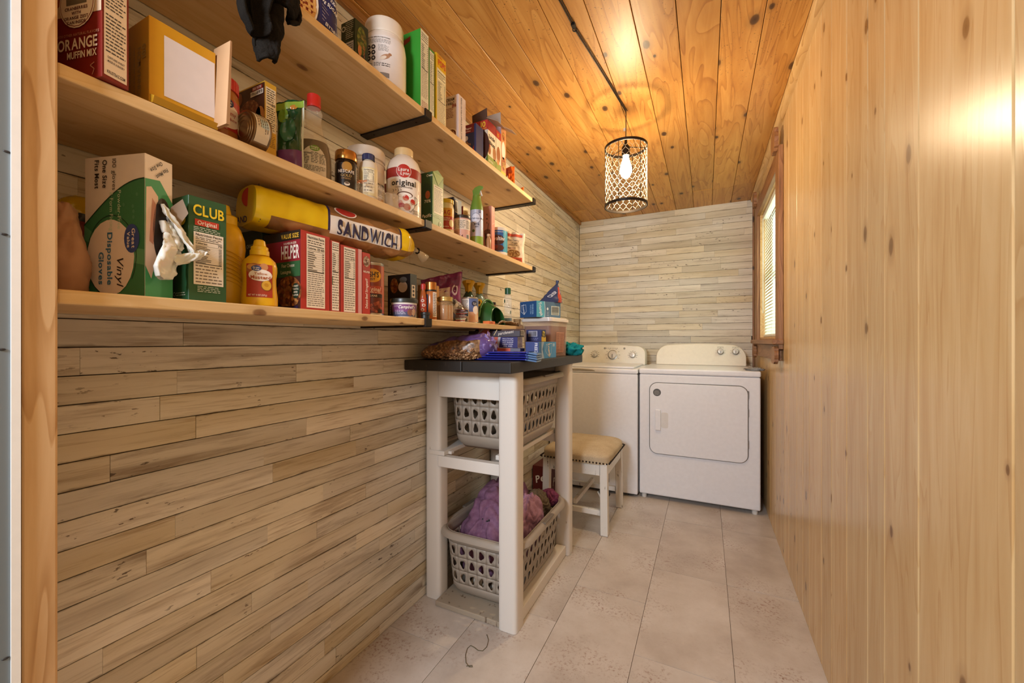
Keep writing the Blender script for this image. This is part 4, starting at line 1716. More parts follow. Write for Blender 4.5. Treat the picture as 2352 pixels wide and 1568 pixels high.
b.prism(tf, lambda a, c, h: (0.0625 + h + a * 0.9, 0.012 + a * 0.5, 0.095 + c), 0, 0.0012, cm('#8f7a66', 0.8))
o_ = b.build('torn_flap', t_)
o_['label'] = 'torn brown cardboard flap'
GLV = cm('#ece5da', 0.35, 0, 0.93)
GLV.node_tree.nodes['Principled BSDF'].inputs['Subsurface Weight'].default_value = 0.2



def limp(part_name, fn, parent, nu=26, nv=30):
    """thin vinyl film: closed flattened tube along v with creases"""
    b = MB()
    b.grid(fn, nu, nv, GLV, closeu=True)
    return b.build(part_name, parent, smooth=True)


def film(pts, wid, th, seed):
    """flattened crumpled tube along pts; wid per point across (local Y/Z), thin in X"""
    P = [Vector(p_) for p_ in pts]

    def fn(u, v):
        f = v * (len(P) - 1)
        i = min(int(f), len(P) - 2)
        k = f - i
        c = P[i].lerp(P[i + 1], k)
        w = wid[i] + (wid[i + 1] - wid[i]) * k
        t = (P[i + 1] - P[i]).normalized()
        side = Vector((0.25, t.z, -t.y)).normalized()
        a = 2 * math.pi * u
        cr = fbm(c.y * 55 + math.cos(a) * 0.8 + seed, c.z * 55 + seed, math.sin(a))
        return c + side * (w * math.cos(a) * (1 + 0.18 * cr)) + Vector((1, 0, 0)) * (th * math.sin(a) + 0.006 * cr)
    return fn


limp('pulled_out_glove', film([(0.066, 0.005, 0.134), (0.076, 0.009, 0.109), (0.082, 0.005, 0.084), (0.084, -0.003, 0.059), (0.083, -0.010, 0.042), (0.081, -0.015, 0.032)], [0.008, 0.017, 0.020, 0.024, 0.022, 0.006], 0.006, 1.0), t_)
limp('glove_finger', film([(0.084, 0.005, 0.066), (0.090, 0.019, 0.070), (0.096, 0.034, 0.078), (0.099, 0.046, 0.087), (0.100, 0.051, 0.090)], [0.010, 0.009, 0.008, 0.006, 0.001], 0.004, 2.0), t_)
limp('glove_finger', film([(0.068, 0.000, 0.162), (0.074, 0.005, 0.144), (0.082, 0.015, 0.126), (0.088, 0.025, 0.106), (0.092, 0.032, 0.090), (0.092, 0.034, 0.084)], [0.002, 0.005, 0.006, 0.006, 0.005, 0.002], 0.004, 3.0), t_)
limp('pulled_out_glove', film([(0.065, 0.015, 0.144), (0.072, 0.019, 0.126), (0.078, 0.020, 0.104), (0.080, 0.017, 0.086)], [0.006, 0.014, 0.016, 0.006], 0.004, 5.0), t_)

# cracker box
bx = Carton('cracker_box', 'dark green cracker box with big yellow lettering', (0.262, 0.400, Z1), 0.064, 0.085, 0.190, '#2c5a38')
bx.N = Pr(lambda u, v, o: (-0.0575 + u, -0.0322 - o, v))
p = bx.F
p.text('CLUB', 0.033, 0.166, 0.0185, '#f0cf2e', wmax=0.052)
p.rect(0.010, 0.138, 0.050, 0.1495, '#c8402f', 2)
p.text('Original', 0.030, 0.1437, 0.0068, '#f1e2d0', l=4, wmax=0.032)
p.fine(0.008, 0.127, 0.052, 0.136, 3, '#d8dccb')
p.nutri(0.008, 0.030, 0.058, 0.126, '70', rows=11, extra=6)
p.fine(0.014, 0.016, 0.052, 0.028, 4, '#cfd8c8')
p = bx.N
p.text('B', 0.094, 0.155, 0.036, '#f0cf2e', al='r')
p.text('NO', 0.052, 0.012, 0.008, '#cfd4c0', bold=0)
p.fine(0.062, 0.008, 0.092, 0.016, 2, '#cfd4c0')
bx.T.rect(0.008, 0.01, 0.075, 0.055, '#3b2a1c', 1)
bx.done()

# large squeeze mustard
pm = [(0.036, 0.0), (0.040, 0.006), (0.040, 0.05), (0.037, 0.075), (0.036, 0.10), (0.039, 0.13), (0.0375, 0.150), (0.030, 0.172), (0.019, 0.188), (0.018, 0.190)]
cn = Can('mustard_bottle', 'large unlabelled yellow squeeze bottle behind the green cracker box', (0.150, 0.522, Z1), pm, cm('#e8b51c', 0.3), sx=0.8, cat='bottle')
cn.lathe('cap', [(0.0235, 0.180), (0.0235, 0.198), (0.020, 0.201), (0.013, 0.203), (0.009, 0.222), (0.006, 0.224)], cm('#eec022', 0.3))
b = MB()
for k in range(8):
    z = 0.045 + k * 0.009
    b.tube([((0.0405 + 0.0002 * k) * 0.8 * math.cos(a), 0.0405 * math.sin(a), z + 0.012 * math.cos(a * 2)) for a in [-0.2 + 1.5 * i / 10 for i in range(11)]], 0.0011, cm('#e8b51c', 0.3), 6)
b.build('grip_ribs', cn.t, smooth=True)

# small labelled mustard
ps = [(0.030, 0.0), (0.0345, 0.004), (0.0345, 0.020), (0.033, 0.032), (0.0315, 0.050), (0.0315, 0.062), (0.0335, 0.078), (0.0335, 0.088), (0.030, 0.100), (0.020, 0.110), (0.0155, 0.114), (0.0155, 0.118)]
cn = Can('mustard_bottle', 'small yellow mustard squeeze bottle with red label', (0.223, 0.553, Z1), ps, cm('#eab61c', 0.28), sx=0.62, cat='bottle')
cn.lathe('cap', [(0.0185, 0.112), (0.0185, 0.122), (0.0165, 0.124), (0.0165, 0.130), (0.0125, 0.133), (0.0105, 0.144), (0.007, 0.1465)], cm('#f0c324', 0.3), sx=0.9)
p = cn.label()
p.rect(-0.026, 0.020, 0.026, 0.091, '#b23a24', 1)
p.ell(-0.010, 0.080, 0.016, 0.012, '#a9653a', 2).ell(-0.014, 0.084, 0.010, 0.006, '#d89a4e', 3).ell(0.008, 0.085, 0.008, 0.008, '#c98a56', 2)
p.ell(0.002, 0.067, 0.0225, 0.0125, '#f3e6d8', 4)
p.ell(-0.006, 0.0815, 0.009, 0.006, '#2d3f78', 5)
p.text('Great', -0.006, 0.083, 0.003, '#f0e6da', l=7)
p.text('Value', -0.006, 0.079, 0.003, '#f0e6da', l=7)
p.text('Yellow', 0.002, 0.0705, 0.0055, '#b35a1c', l=7, bold=0)
p.text('Mustard', 0.002, 0.0625, 0.0068, '#a84818', l=7)
p.ell(0.013, 0.046, 0.011, 0.012, '#8a5a22', 3).ell(0.013, 0.046, 0.0095, 0.0105, '#e0ad3a', 4).ell(0.012, 0.047, 0.004, 0.004, '#c98f22', 5)
p.text('NET WT 8 OZ (227g)', -0.004, 0.0245, 0.0034, '#f0dccb', l=5, wmax=0.034)
p.build('label', cn.t, True)

# four pasta dinner boxes
RED = '#b5302b'


def helper(label, y, w, h, fn):
    bx = Carton('pasta_dinner_box', label, (0.252, y, Z1), w, 0.135, h, RED, group='red pasta dinner boxes')
    fn(bx)
    bx.done()
    return bx


def h1(bx):
    h = 0.186
    bx.F.nutri(0.015, 0.006, 0.066, h - 0.006, '120 400', rows=9, extra=16, bg='#f0e6d6')
    p = bx.N
    p.rect(0.0, 0, 0.135, h, '#3d2018', 1)
    p.rect(0.0, h - 0.022, 0.135, h, '#2a2018', 2)
    p.text('VALUE SIZE', 0.099, h - 0.012, 0.010, '#e8b63a', wmax=0.062)
    p.rect(0.0, h - 0.074, 0.135, h - 0.022, '#8e1f2a', 2)
    p.text('HAMBURGER', 0.100, h - 0.029, 0.005, '#e8c7b4', wmax=0.05)
    p.text('HELPER', 0.100, h - 0.050, 0.030, '#efe2d2', wmax=0.064)
    p.rect(0.0, h - 0.108, 0.135, h - 0.072, '#2f5a34', 3)
    p.text('Four Cheese', 0.093, h - 0.081, 0.008, '#e9dcc0', wmax=0.045, bold=0, l=5)
    p.text('Lasagna', 0.085, h - 0.096, 0.008, '#e9dcc0', wmax=0.036, bold=0, l=5)
    p.ell(0.095, 0.042, 0.045, 0.038, foodmix('pasta_picture', ['#7a3d1e', '#a8622e', '#c98a48', '#5a2a16'], 130), 4)
    p.ell(0.120, 0.044, 0.014, 0.018, '#1f3426', 5)
    for k, s_ in enumerate(('ROBUST', 'TOMATO &', 'HERB', 'FLAVOR')):
        p.text(s_, 0.120, 0.055 - k * 0.007, 0.004, '#e9dcc0', l=7, wmax=0.02)
    p.rect(0.075, 0.0, 0.128, 0.009, '#2a1a38', 5)


def h2(bx):
    bx.F.nutri(0.004, 0.004, 0.0255, 0.178, None, rows=9, extra=14)
    bx.F.rect(0.004, 0.068, 0.006, 0.09, '#2f5a34', 4)
    bx.N.rect(0, 0, 0.135, 0.18, '#5a2a1a', 1)


def h3(bx):
    bx.F.nutri(0.010, 0.003, 0.048, 0.172, '120 400', rows=9, extra=14)
    bx.F.rect(0.058, 0.0, 0.0705, 0.176, '#d7a1a2', 1)
    bx.N.rect(0, 0, 0.135, 0.176, '#5a2a1a', 1)


def h4(bx):
    p = bx.F
    p.ell(0.0145, 0.147, 0.012, 0.015, foodmix('grain_picture', ['#6a3a24', '#c7a284', '#8e5a3e', '#e0c8b0'], 240), 2)
    p.rect(0.001, 0.118, 0.028, 0.131, '#a33a34', 2)
    p.text('HELPER', 0.0145, 0.118, 0.005, '#efe2d2', wmax=0.024)
    p.text('Deluxe Beef Stroganoff', 0.014, 0.058, 0.0085, '#f3e8dc', rot=90, wmax=0.082, it=0.1)


helper('red boxed dinner with HELPER front, nearest the yellow mustard', 0.630, 0.081, 0.186, h1)
helper('narrow dinner box second from the mustard, mostly white nutrition panel', 0.7125, 0.0295, 0.180, h2)
helper('dinner box third from the mustard with pale edge strip', 0.7435, 0.0715, 0.176, h3)
helper('thin red stroganoff dinner box beside the bean can', 0.8165, 0.029, 0.171, h4)

bx = Carton('tea_box', 'dark green box standing against the wall behind small mustard', (0.110, 0.63, Z1), 0.075, 0.09, 0.205, '#2b3a36')
bx.F.text('ORIGINAL', 0.037, 0.178, 0.008, '#b9c4b4', wmax=0.05)
bx.N.text('ORIGINAL', 0.055, 0.165, 0.009, '#b9c4b4', wmax=0.05)
bx.done()

# bread bag lying on the dinner boxes
bag = thing('bread_bag', 'yellow and clear bag of sandwich rolls lying on red boxes', 'bread', (0.190, 0.815, Z1 + 0.187))
YEL = cm('#e5bd12', 0.18)
CLR = cm('#c9925a', 0.12, 0, 0.38)
WHT = cm('#e9e0d6', 0.25)
NAVY = cm('#28204a', 0.3)
A0, A1 = Vector((-0.045, -0.245, 0.051)), Vector((0.045, 0.235, 0.040))


def bagp(u, v, off=0.0):
    """v along the bag, u around (0 = facing aisle, growing upwards)"""
    c = A0.lerp(A1, v)
    ax = (A1 - A0).normalized()
    side = Vector((ax.y, -ax.x, 0)).normalized()
    up = side.cross(ax).normalized()
    if up.z < 0:
        up = -up
    a = 2 * math.pi * u
    ex = lambda q, p_: math.copysign(abs(q) ** p_, q)
    wd, ht = 0.060, 0.047
    k = 1.0
    if v < 0.03:
        k = 0.93 + 0.07 * v / 0.03
    if v > 0.86:
        k = max(0.12, 1 - ((v - 0.86) / 0.14) ** 1.5 * 0.88)
    w = 0.05 * fbm(v * 9, math.cos(a) * 1.2, math.sin(a) * 1.2) + (0.05 * math.sin(a * 7) * max(0, v - 0.8) * 5)
    x, z = wd * k * (1 + w) * ex(math.cos(a), 0.62), ht * k * (1 + w) * ex(math.sin(a), 0.62)
    return c + side * (x + off * math.cos(a)) + up * (z + off * math.sin(a))


def bagm(u, v):
    if v < 0.06:
        return YEL
    a = (u + 0.5) % 1 - 0.5
    if v < 0.34:
        return CLR if -0.22 < a < -0.06 else YEL
    if v < 0.355:
        return NAVY if a > -0.06 else CLR
    if v < 0.80:
        if -0.09 < a < 0.03:
            return WHT
        return CLR
    if v < 0.815:
        return NAVY if a > -0.06 else CLR
    return CLR if -0.16 < a < -0.07 else YEL


b = MB()
b.grid(lambda u, v: bagp(u, v), 72, 80, YEL, closeu=True, matfn=bagm)
o_ = len(b.v)
b.v.extend([tuple(bagp(k / 36, 0.0)) for k in range(36)])
b.f.append(tuple(o_ + k for k in range(36)))
b.m.append(b.mi(YEL))
b.build('wrapper', bag, smooth=60)
ROLL = cm('#c48b4c', 0.6)
for k in range(4):
    for j in range(2):
        v = 0.20 + 0.19 * k
        c = A0.lerp(A1, v)
        b = MB()
        b.ball((c.x + (0.026 if j else -0.026), c.y, c.z - 0.004), (0.028, 0.048, 0.040), ROLL, 14, 9, 0.15, k + j)
        b.build('roll', bag, smooth=True)
p = Pr(lambda u, v, o: bagp(v, u, o + 0.0012), True, 0.0004)
vv = lambda x: x
pt = Pr(lambda u, v, o: bagp(-0.03 + v / 0.34, 0.36 + u / 0.49, o + 0.0014), False, 0.0005)
pt.text('SANDWICH', 0.108, 0.0, 0.026, '#241f3c', wmax=0.19)
pt.build('lettering', bag)
pe = Pr(lambda u, v, o: A0 + Vector((u, -0.0016 - o + 0.10 * u * 0.9, v)), False, 0.0005)
pe.ell(0.012, 0.018, 0.022, 0.022, '#a82a24', 1)
pe.ell(0.012, 0.018, 0.020, 0.020, '#c03a2c', 2)
pe.text('SANDWICH', 0.010, -0.032, 0.014, '#241f3c', wmax=0.085)
pe.strip([(0.046, -0.042), (0.046, 0.044)], 0.002, '#241f3c')
pe.build('end_print', bag)
p2 = Pr(lambda u, v, o: bagp(0.10 + v / 0.34, 0.40 + u / 0.49, o + 0.0014), False, 0.0005)
p2.ell(0.02, 0.0, 0.032, 0.020, '#efe2d6', 1).ell(0.02, 0.0, 0.028, 0.0165, '#b7302a', 2)
p2.build('round_logo', bag)
b = MB()
tw = A1 + (A1 - A0).normalized() * 0.004
b.tube([tw, tw + Vector((0.004, 0.012, -0.002)), tw + Vector((0.008, 0.024, -0.012)), tw + Vector((0.012, 0.04, -0.024))], 0.008, cm('#e9dcc6', 0.15, 0, 0.55), 10, rs=[0.010, 0.005, 0.012, 0.018])
o_ = b.build('twisted_end', bag, smooth=True)
o_['label'] = 'clear plastic twist with black tie'
b = MB()
b.tube([tw + Vector((0.004 + 0.008 * math.cos(a), 0.012, -0.002 + 0.008 * math.sin(a))) for a in [2 * math.pi * k / 12 for k in range(12)]], 0.0028, DARK, 6, closed=True)
b.build('tie', bag)

# bean can
cn = Can('bean_can', 'tall brown baked bean can with yellow badge', (0.197, 0.905, Z1), [(0.035, 0.0), (0.0365, 0.002), (0.0365, 0.006), (0.0355, 0.008), (0.0355, 0.150), (0.0365, 0.152), (0.0365, 0.157), (0.034, 0.159)], cm('#b9b4ac', 0.3, 0.8), cat='can')
p = cn.label(0.35)
p.rect(-0.050, 0.009, 0.062, 0.149, '#8e3a22', 1)
p.rect(0.030, 0.009, 0.060, 0.149, '#c9735a', 2)
p.ell(0.002, 0.118, 0.027, 0.020, '#e3a82a', 3)
p.text("BUSH'S", -0.002, 0.121, 0.015, '#2a1c14', l=6, wmax=0.046)
p.text('BEST', 0.0, 0.107, 0.006, '#2a1c14', l=6)
p.rect(-0.050, 0.066, 0.034, 0.088, '#b8482e', 3)
p.text('Original', 0.0, 0.078, 0.012, '#f0dcc8', l=6, it=0.25, wmax=0.05)
p.fine(-0.02, 0.066, 0.03, 0.071, 1, '#f0dcc8', l=6)
p.rect(-0.050, 0.054, 0.034, 0.065, '#2c1a12', 3)
p.text('BEANS', 0.003, 0.059, 0.0055, '#e9d9c4', l=6)
p.rect(-0.050, 0.010, 0.034, 0.054, '#6b2a1c', 3)
for k in range(46):
    p.ell(rnd.uniform(-0.045, 0.030), rnd.uniform(0.014, 0.050), 0.0052, 0.0036, rnd.choice(('#a85038', '#b9644a', '#96422e', '#c27a5e')), 4 + (k % 4), 10, rnd.uniform(0, 180))
p.rect(0.018, 0.010, 0.032, 0.020, '#241a16', 9)
p.build('label', cn.t, True)
t_ = Carton('snack_carton', 'yellow carton corner behind the bean can', (0.10, 0.985, Z1), 0.05, 0.06, 0.165, '#d9a41a')
t_.done()

# black dessert box and soup bowl
bx = Carton('dessert_box', 'black box with pastry picture behind the soup bowl', (0.200, 1.078, Z1), 0.033, 0.10, 0.155, '#221b1b', facecol={'F': '#3a3c3a'})
p = bx.N
p.ell(0.030, 0.118, 0.017, 0.026, foodmix('pastry_picture', ['#b5622e', '#8a3d1c', '#d08a4a', '#6e2c16'], 120), 2)
p.ell(0.068, 0.112, 0.020, 0.019, '#d9c2b4', 2).ell(0.070, 0.136, 0.016, 0.010, '#6e6a66', 3)
p.ell(0.066, 0.062, 0.010, 0.008, '#c9a24e', 3).rect(0.060, 0.030, 0.074, 0.054, '#4a3658', 2)
for x in (0.012, 0.026, 0.044, 0.088):
    p.fine(x, 0.02, x + 0.004, 0.055, 1, '#d8d0c8', rot90=True)
bx.F.rect(0.006, 0.075, 0.024, 0.118, '#d9c9b4', 2)
for k in range(3):
    bx.F.ell(0.015, 0.084 + 0.013 * k, 0.005, 0.0045, '#3a3432', 3)
bx.F.rect(0.003, 0.004, 0.030, 0.040, '#d9cdbd', 2)
bx.done()
cn = Can('soup_bowl', 'purple microwave soup bowl with dark lid', (0.232, 1.010, Z1), [(0.030, 0.0), (0.034, 0.003), (0.0395, 0.046), (0.0405, 0.050)], cm('#e7dfd8', 0.35), cat='bowl')
cn.lathe('lid', [(0.0425, 0.047), (0.0432, 0.056), (0.042, 0.060), (0.038, 0.0605), (0.0365, 0.058), (0.0001, 0.058)], cm('#262b28', 0.35))
p = cn.label()
p.rect(-0.052, 0.004, 0.050, 0.041, '#7d4a80', 1)
p.rect(-0.052, 0.004, 0.050, 0.018, '#4a5272', 2)
p.text("Campbell's", 0.008, 0.033, 0.009, '#f2e8e2', l=6, it=0.3, wmax=0.052)
p.fine(-0.034, 0.033, -0.012, 0.038, 2, '#e2d0e0')
p.fine(-0.030, 0.010, 0.004, 0.024, 4, '#d8cfe0')
p.ell(0.018, 0.016, 0.009, 0.010, '#8a5a4a', 4).ell(0.032, 0.017, 0.009, 0.011, '#c8a48c', 4)
p.build('label', cn.t, True)
cn = Can('spice_lid_jar', 'squat black lidded pot at the shelf edge by the soup bowl', (0.262, 1.078, Z1), [(0.013, 0), (0.0145, 0.002), (0.0145, 0.012), (0.016, 0.013), (0.016, 0.021), (0.013, 0.0225)], cm('#191c1e', 0.4), cat='jar')
cn.lathe('lid_ring', [(0.0163, 0.0135), (0.0168, 0.015), (0.0163, 0.0165)], cm('#2a2e30', 0.3))

# spice bottles, mason jar
cn = Can('hot_sauce_bottle', 'slim red-capped condiment bottle with red and white label', (0.205, 1.140, Z1), [(0.010, 0), (0.0115, 0.002), (0.0115, 0.080), (0.009, 0.095), (0.0065, 0.105), (0.0065, 0.110)], cm('#b8602e', 0.2), cat='bottle')
cn.lathe('cap', [(0.0085, 0.108), (0.0088, 0.125), (0.0065, 0.128)], cm('#c83c34', 0.35))
p = cn.label()
p.rect(-0.016, 0.010, 0.016, 0.078, '#c0492f', 1)
for k in range(4):
    p.ell(0.002 * (-1) ** k, 0.020 + 0.016 * k, 0.006, 0.005, '#efe0d0', 2)
    p.ell(0.002 * (-1) ** k, 0.020 + 0.016 * k, 0.003, 0.0025, '#a83024', 3)
p.build('label', cn.t, True)
cn = Can('seasoning_jar', 'clear seasoning jar with copper lid and orange contents', (0.215, 1.172, Z1), [(0.019, 0), (0.0205, 0.003), (0.0205, 0.098), (0.018, 0.106), (0.017, 0.110)], cm('#b86a34', 0.15), cat='jar')
cn.lathe('lid', [(0.0195, 0.109), (0.0200, 0.135), (0.0175, 0.137)], cm('#b9783a', 0.25, 0.8))
cn.lathe('seal', [(0.0198, 0.103), (0.0202, 0.1085), (0.0198, 0.109)], cm('#1a1714', 0.4))
p = cn.label()
p.rect(-0.026, 0.020, -0.010, 0.092, '#3a4458', 1)
p.rect(0.006, 0.012, 0.024, 0.100, '#e6dccf', 1)
p.fine(0.008, 0.016, 0.022, 0.096, 14, '#4a3a4a')
p.build('label', cn.t, True)
bx = Carton('seasoning_box', 'yellow and brown box behind the copper-lidded jar', (0.125, 1.285, Z1), 0.06, 0.06, 0.150, '#c98a1e', facecol={'N': '#8a5a22'})
bx.F.ell(0.03, 0.08, 0.012, 0.02, '#e0c23a', 2)
bx.N.rect(0.01, 0.09, 0.05, 0.14, '#b5792a', 2)
bx.done()
pj = [(0.027, 0), (0.030, 0.004), (0.030, 0.062), (0.027, 0.071), (0.026, 0.076)]
cn = Can('mason_jar', 'glass mason jar with brass lid and amber preserve', (0.228, 1.240, Z1), pj, cm('#d9b98a', 0.05, 0, 0.28), cat='jar')
cn.lathe('preserve', [(0.025, 0.003), (0.0285, 0.006), (0.0285, 0.058), (0.0001, 0.059)], cm('#a8682a', 0.4))
cn.lathe('lid', [(0.0285, 0.073), (0.0295, 0.076), (0.0285, 0.080), (0.0295, 0.083), (0.0295, 0.088), (0.027, 0.090), (0.0001, 0.0895)], cm('#c9ac6a', 0.25, 0.7))
for k in range(6):
    a = -1.0 + 0.4 * k
    b = MB()
    b.tube([(0.0303 * math.cos(a), 0.0303 * math.sin(a), 0.008), (0.0303 * math.cos(a), 0.0303 * math.sin(a), 0.060)], 0.0009, cm('#e6cfa4', 0.1, 0, 0.5), 6)
    b.build('glass_rib', cn.t, smooth=True)

# purple foil bag, small packets
po_ = Pouch('snack_pouch', 'open magenta snack pouch leaning against the wall', (0.085, 1.415, Z1), -54, 0.175, 0.205, 0.055, cm('#8e3a6e', 0.25), crumple=0.010, seed=3, slant=0.25, toppinch=0.25)
p = po_.label()
p.rect(-0.080, 0.150, 0.078, 0.188, '#7a2a5e', 1)
p.rect(-0.080, 0.085, 0.040, 0.148, '#e0c3ae', 1)
p.nutri(-0.078, 0.070, -0.024, 0.132, None, rows=8, extra=0, bg='#eadccc')
p.rect(-0.015, 0.08, 0.035, 0.130, '#e6d7c2', 2)
p.rect(0.002, 0.004, 0.078, 0.062, '#c03a76', 2)
p.fine(0.012, 0.020, 0.070, 0.036, 3, '#f0d8e4')
p.ell(0.062, 0.135, 0.013, 0.022, '#efe0ea', 2).ell(0.062, 0.135, 0.008, 0.014, '#7a2a5e', 3)
p.build('bag_print', po_.t, True)
t_ = thing('packet_pile', 'rumpled black and white packet with sweetener sachets, beside mason jar', 'packet', (0.200, 1.348, Z1))
crumple('packet', t_, (0.036, 0.042, 0.055), foodmix('mixed_wrapper', ['#e9ddcf', '#2a2620', '#d9c7ac', '#5a6c9a', '#efe7da'], 48, 0.3), 0.35, 8, flat=0.55)
sach = MB()
for k in range(14):
    z = 0.004 + 0.0035 * k
    a = rnd.uniform(-0.5, 0.5)
    sach.obox((0.034 + rnd.uniform(-.004, .004), -0.012 + rnd.uniform(-.006, .006), z), (0.012 * math.cos(a), 0.012 * math.sin(a), 0), (-0.020 * math.sin(a), 0.020 * math.cos(a), 0.001), (0, 0, 0.0012), cm(rnd.choice(('#e6e2dc', '#b24a44', '#9ab4c4', '#d9d4cc', '#7a3a34')), 0.35))
o_ = sach.build('sachets', t_)
o_['kind'] = 'stuff'

# white and blue milk can
cn = Can('milk_can', 'white and blue canned drink mix beside the green scoop', (0.205, 1.452, Z1), [(0.034, 0), (0.0355, 0.002), (0.0345, 0.005), (0.0345, 0.104), (0.0355, 0.106), (0.0350, 0.109), (0.033, 0.1095), (0.0325, 0.107), (0.0001, 0.107)], cm('#c4beb4', 0.25, 0.8), cat='can')
p = cn.label(0.35)
p.rect(-0.052, 0.006, 0.052, 0.103, '#e4d9cc', 1)
p.rect(-0.004, 0.048, 0.044, 0.103, '#5b6c9e', 2)
p.rect(-0.004, 0.006, 0.044, 0.048, '#d9a884', 2)
p.ell(0.020, 0.082, 0.013, 0.011, '#1f2a44', 3)
p.text('Great', 0.020, 0.0845, 0.0042, '#efe6da', l=6)
p.text('Value', 0.020, 0.0785, 0.0038, '#efe6da', l=6)
p.ell(0.026, 0.056, 0.014, 0.018, '#efe2d0', 3)
p.ell(0.030, 0.026, 0.009, 0.014, '#e6c9a0', 3)
p.rect(-0.040, 0.030, -0.008, 0.055, '#33508e', 2)
p.fine(-0.040, 0.062, -0.008, 0.098, 7, '#4a4a58')
p.fine(-0.038, 0.033, -0.010, 0.052, 4, '#d9dde8')
p.bars(-0.030, 0.009, -0.010, 0.022, 10)
p.build('label', cn.t, True)


def spray(label, loc, liquid):
    cn = Can('spray_bottle', label, loc, [(0.030, 0), (0.033, 0.004), (0.033, 0.10), (0.029, 0.128), (0.016, 0.152), (0.013, 0.158), (0.013, 0.164)], cm(liquid, 0.12), cat='spray bottle', group='cleaning sprays', face=-60)
    b = MB()
    b.lathe([(0.020, 0.158), (0.0195, 0.170), (0.022, 0.178), (0.034, 0.198), (0.036, 0.203), (0.033, 0.208)], cm('#e0b11a', 0.35), 24, sx=1.0, sy=0.85)
    b.box(0.020, 0.048, -0.010, 0.010, 0.192, 0.207, cm('#e0b11a', 0.35))
    b.build('trigger_head', cn.t, smooth=40)
    b = MB()
    b.tube([(0.030, 0, 0.190), (0.034, 0, 0.178), (0.031, 0, 0.163), (0.034, 0, 0.152)], 0.004, cm('#d8a818', 0.35), 8)
    b.build('trigger', cn.t, smooth=True)
    p = cn.label()
    p.rect(-0.022, 0.03, 0.022, 0.120, '#2a3328', 1)
    p.ell(0.0, 0.112, 0.016, 0.018, '#e0b11a', 2).ell(0.0, 0.112, 0.006, 0.008, '#3a2f1c', 3)
    p.build('label', cn.t, True)
    return cn


spray('yellow-headed spray bottle nearer the doorway, behind the white can', (0.100, 1.610, Z1), '#3f5648')
spray('yellow-headed spray bottle nearer the back wall, above the green scoop', (0.105, 1.700, Z1), '#8fa8a0')

t_ = thing('plastic_scoop', 'dark green translucent plastic scoop standing on its side', 'scoop', (0.205, 1.600, Z1))
b = MB()


def scoop(u, v):
    a = math.radians(-20 + 215 * u)
    r = 1.0 - 0.10 * v
    return (0.010 + 0.055 * v - 0.03 * math.sin(a) * 0.3, -0.015 + 0.075 * r * math.cos(a) * (1 if math.cos(a) > 0 else 0.85), 0.004 + 0.105 * r * max(0.0, math.sin(a)) ** 0.8 * (1 - 0.25 * v))


b.grid(scoop, 36, 10, cm('#2a5a2c', 0.25), closeu=False)
b.grid(lambda u, v: (0.010, -0.015 + (0.075 if math.cos(math.radians(-20 + 215 * u)) > 0 else 0.064) * math.cos(math.radians(-20 + 215 * u)) * v, 0.004 + 0.105 * max(0, math.sin(math.radians(-20 + 215 * u))) ** 0.8 * v), 36, 6, cm('#234d27', 0.3))
b.build('bowl', t_, smooth=60, solid=0.002)
b = MB()
b.tube([(0.012, -0.015 + 0.078 * math.cos(a), 0.006 + 0.107 * max(0, math.sin(a)) ** 0.8) for a in [math.radians(10 + 160 * k / 20) for k in range(21)]], 0.004, cm('#5c8a4a', 0.3), 8)
b.build('rolled_edge', t_, smooth=True)

bx = Carton('matchbox', 'small orange box at the shelf edge under the green scoop', (0.270, 1.500, Z1), 0.055, 0.030, 0.013, '#d9743a')
bx.F.fine(0.012, 0.004, 0.028, 0.009, 1, '#5a2a14')
bx.done()
t_ = thing('beige_cloth', 'beige cloth draped over the far end of the lowest shelf', 'cloth', (0.235, 1.72, Z1))
b = MB()
b.grid(lambda u, v: (-0.06 + 0.105 * v + 0.004 * fbm(u * 5, v * 5), -0.115 + 0.235 * u, 0.0025 + 0.030 * max(0, fbm(u * 3.2 + 1, v * 2.6, 2)) * (1 - u) ** 0.3 + 0.016 * math.sin(math.pi * min(1, u * 1.4)) * v - (0.028 * max(0, (u - 0.62) / 0.38) ** 1.5 if u > 0.62 and v > 0.97 else 0)), 40, 24, fabric('beige_cloth', '#b79a7c', '#cdb394', 260))
b.build('cloth', t_, smooth=True, solid=0.002)

cn = Can('cleaner_bottle', 'white cleaner bottle with black word badge behind the scoop', (0.085, 1.775, Z1), [(0.026, 0), (0.028, 0.003), (0.028, 0.13), (0.022, 0.152), (0.012, 0.160), (0.0001, 0.162)], cm('#dcd3cc', 0.35), sx=0.7, cat='bottle')
p = cn.label()
p.rect(-0.012, 0.118, 0.016, 0.140, '#22283a', 1)
p.text('EASE', 0.002, 0.129, 0.008, '#e6e0d8', l=4, wmax=0.024)
p.build('label', cn.t, True)
cn = Can('vinegar_bottle', 'brown bottle with dark cap left of the clear bottle', (0.145, 1.770, Z1), [(0.020, 0), (0.022, 0.003), (0.022, 0.085), (0.012, 0.105), (0.011, 0.110)], cm('#9a6a44', 0.25), cat='bottle')
cn.lathe('cap', [(0.0125, 0.108), (0.0128, 0.120), (0.010, 0.121)], cm('#2a221c', 0.4))
p = cn.label()
p.rect(-0.018, 0.015, 0.018, 0.080, '#c9a184', 1)
p.ell(0.0, 0.045, 0.010, 0.016, '#8a4a30', 2)
p.build('label', cn.t, True)
cn = Can('clear_bottle', 'tall clear bottle with green cap and blue liquid', (0.222, 1.778, Z1), [(0.018, 0), (0.0195, 0.003), (0.0195, 0.130), (0.017, 0.148), (0.012, 0.156), (0.012, 0.160)], cm('#e9ece6', 0.04, 0, 0.22), cat='bottle')
cn.lathe('cap', [(0.0145, 0.158), (0.0148, 0.186), (0.013, 0.188)], cm('#1f5a3a', 0.35))
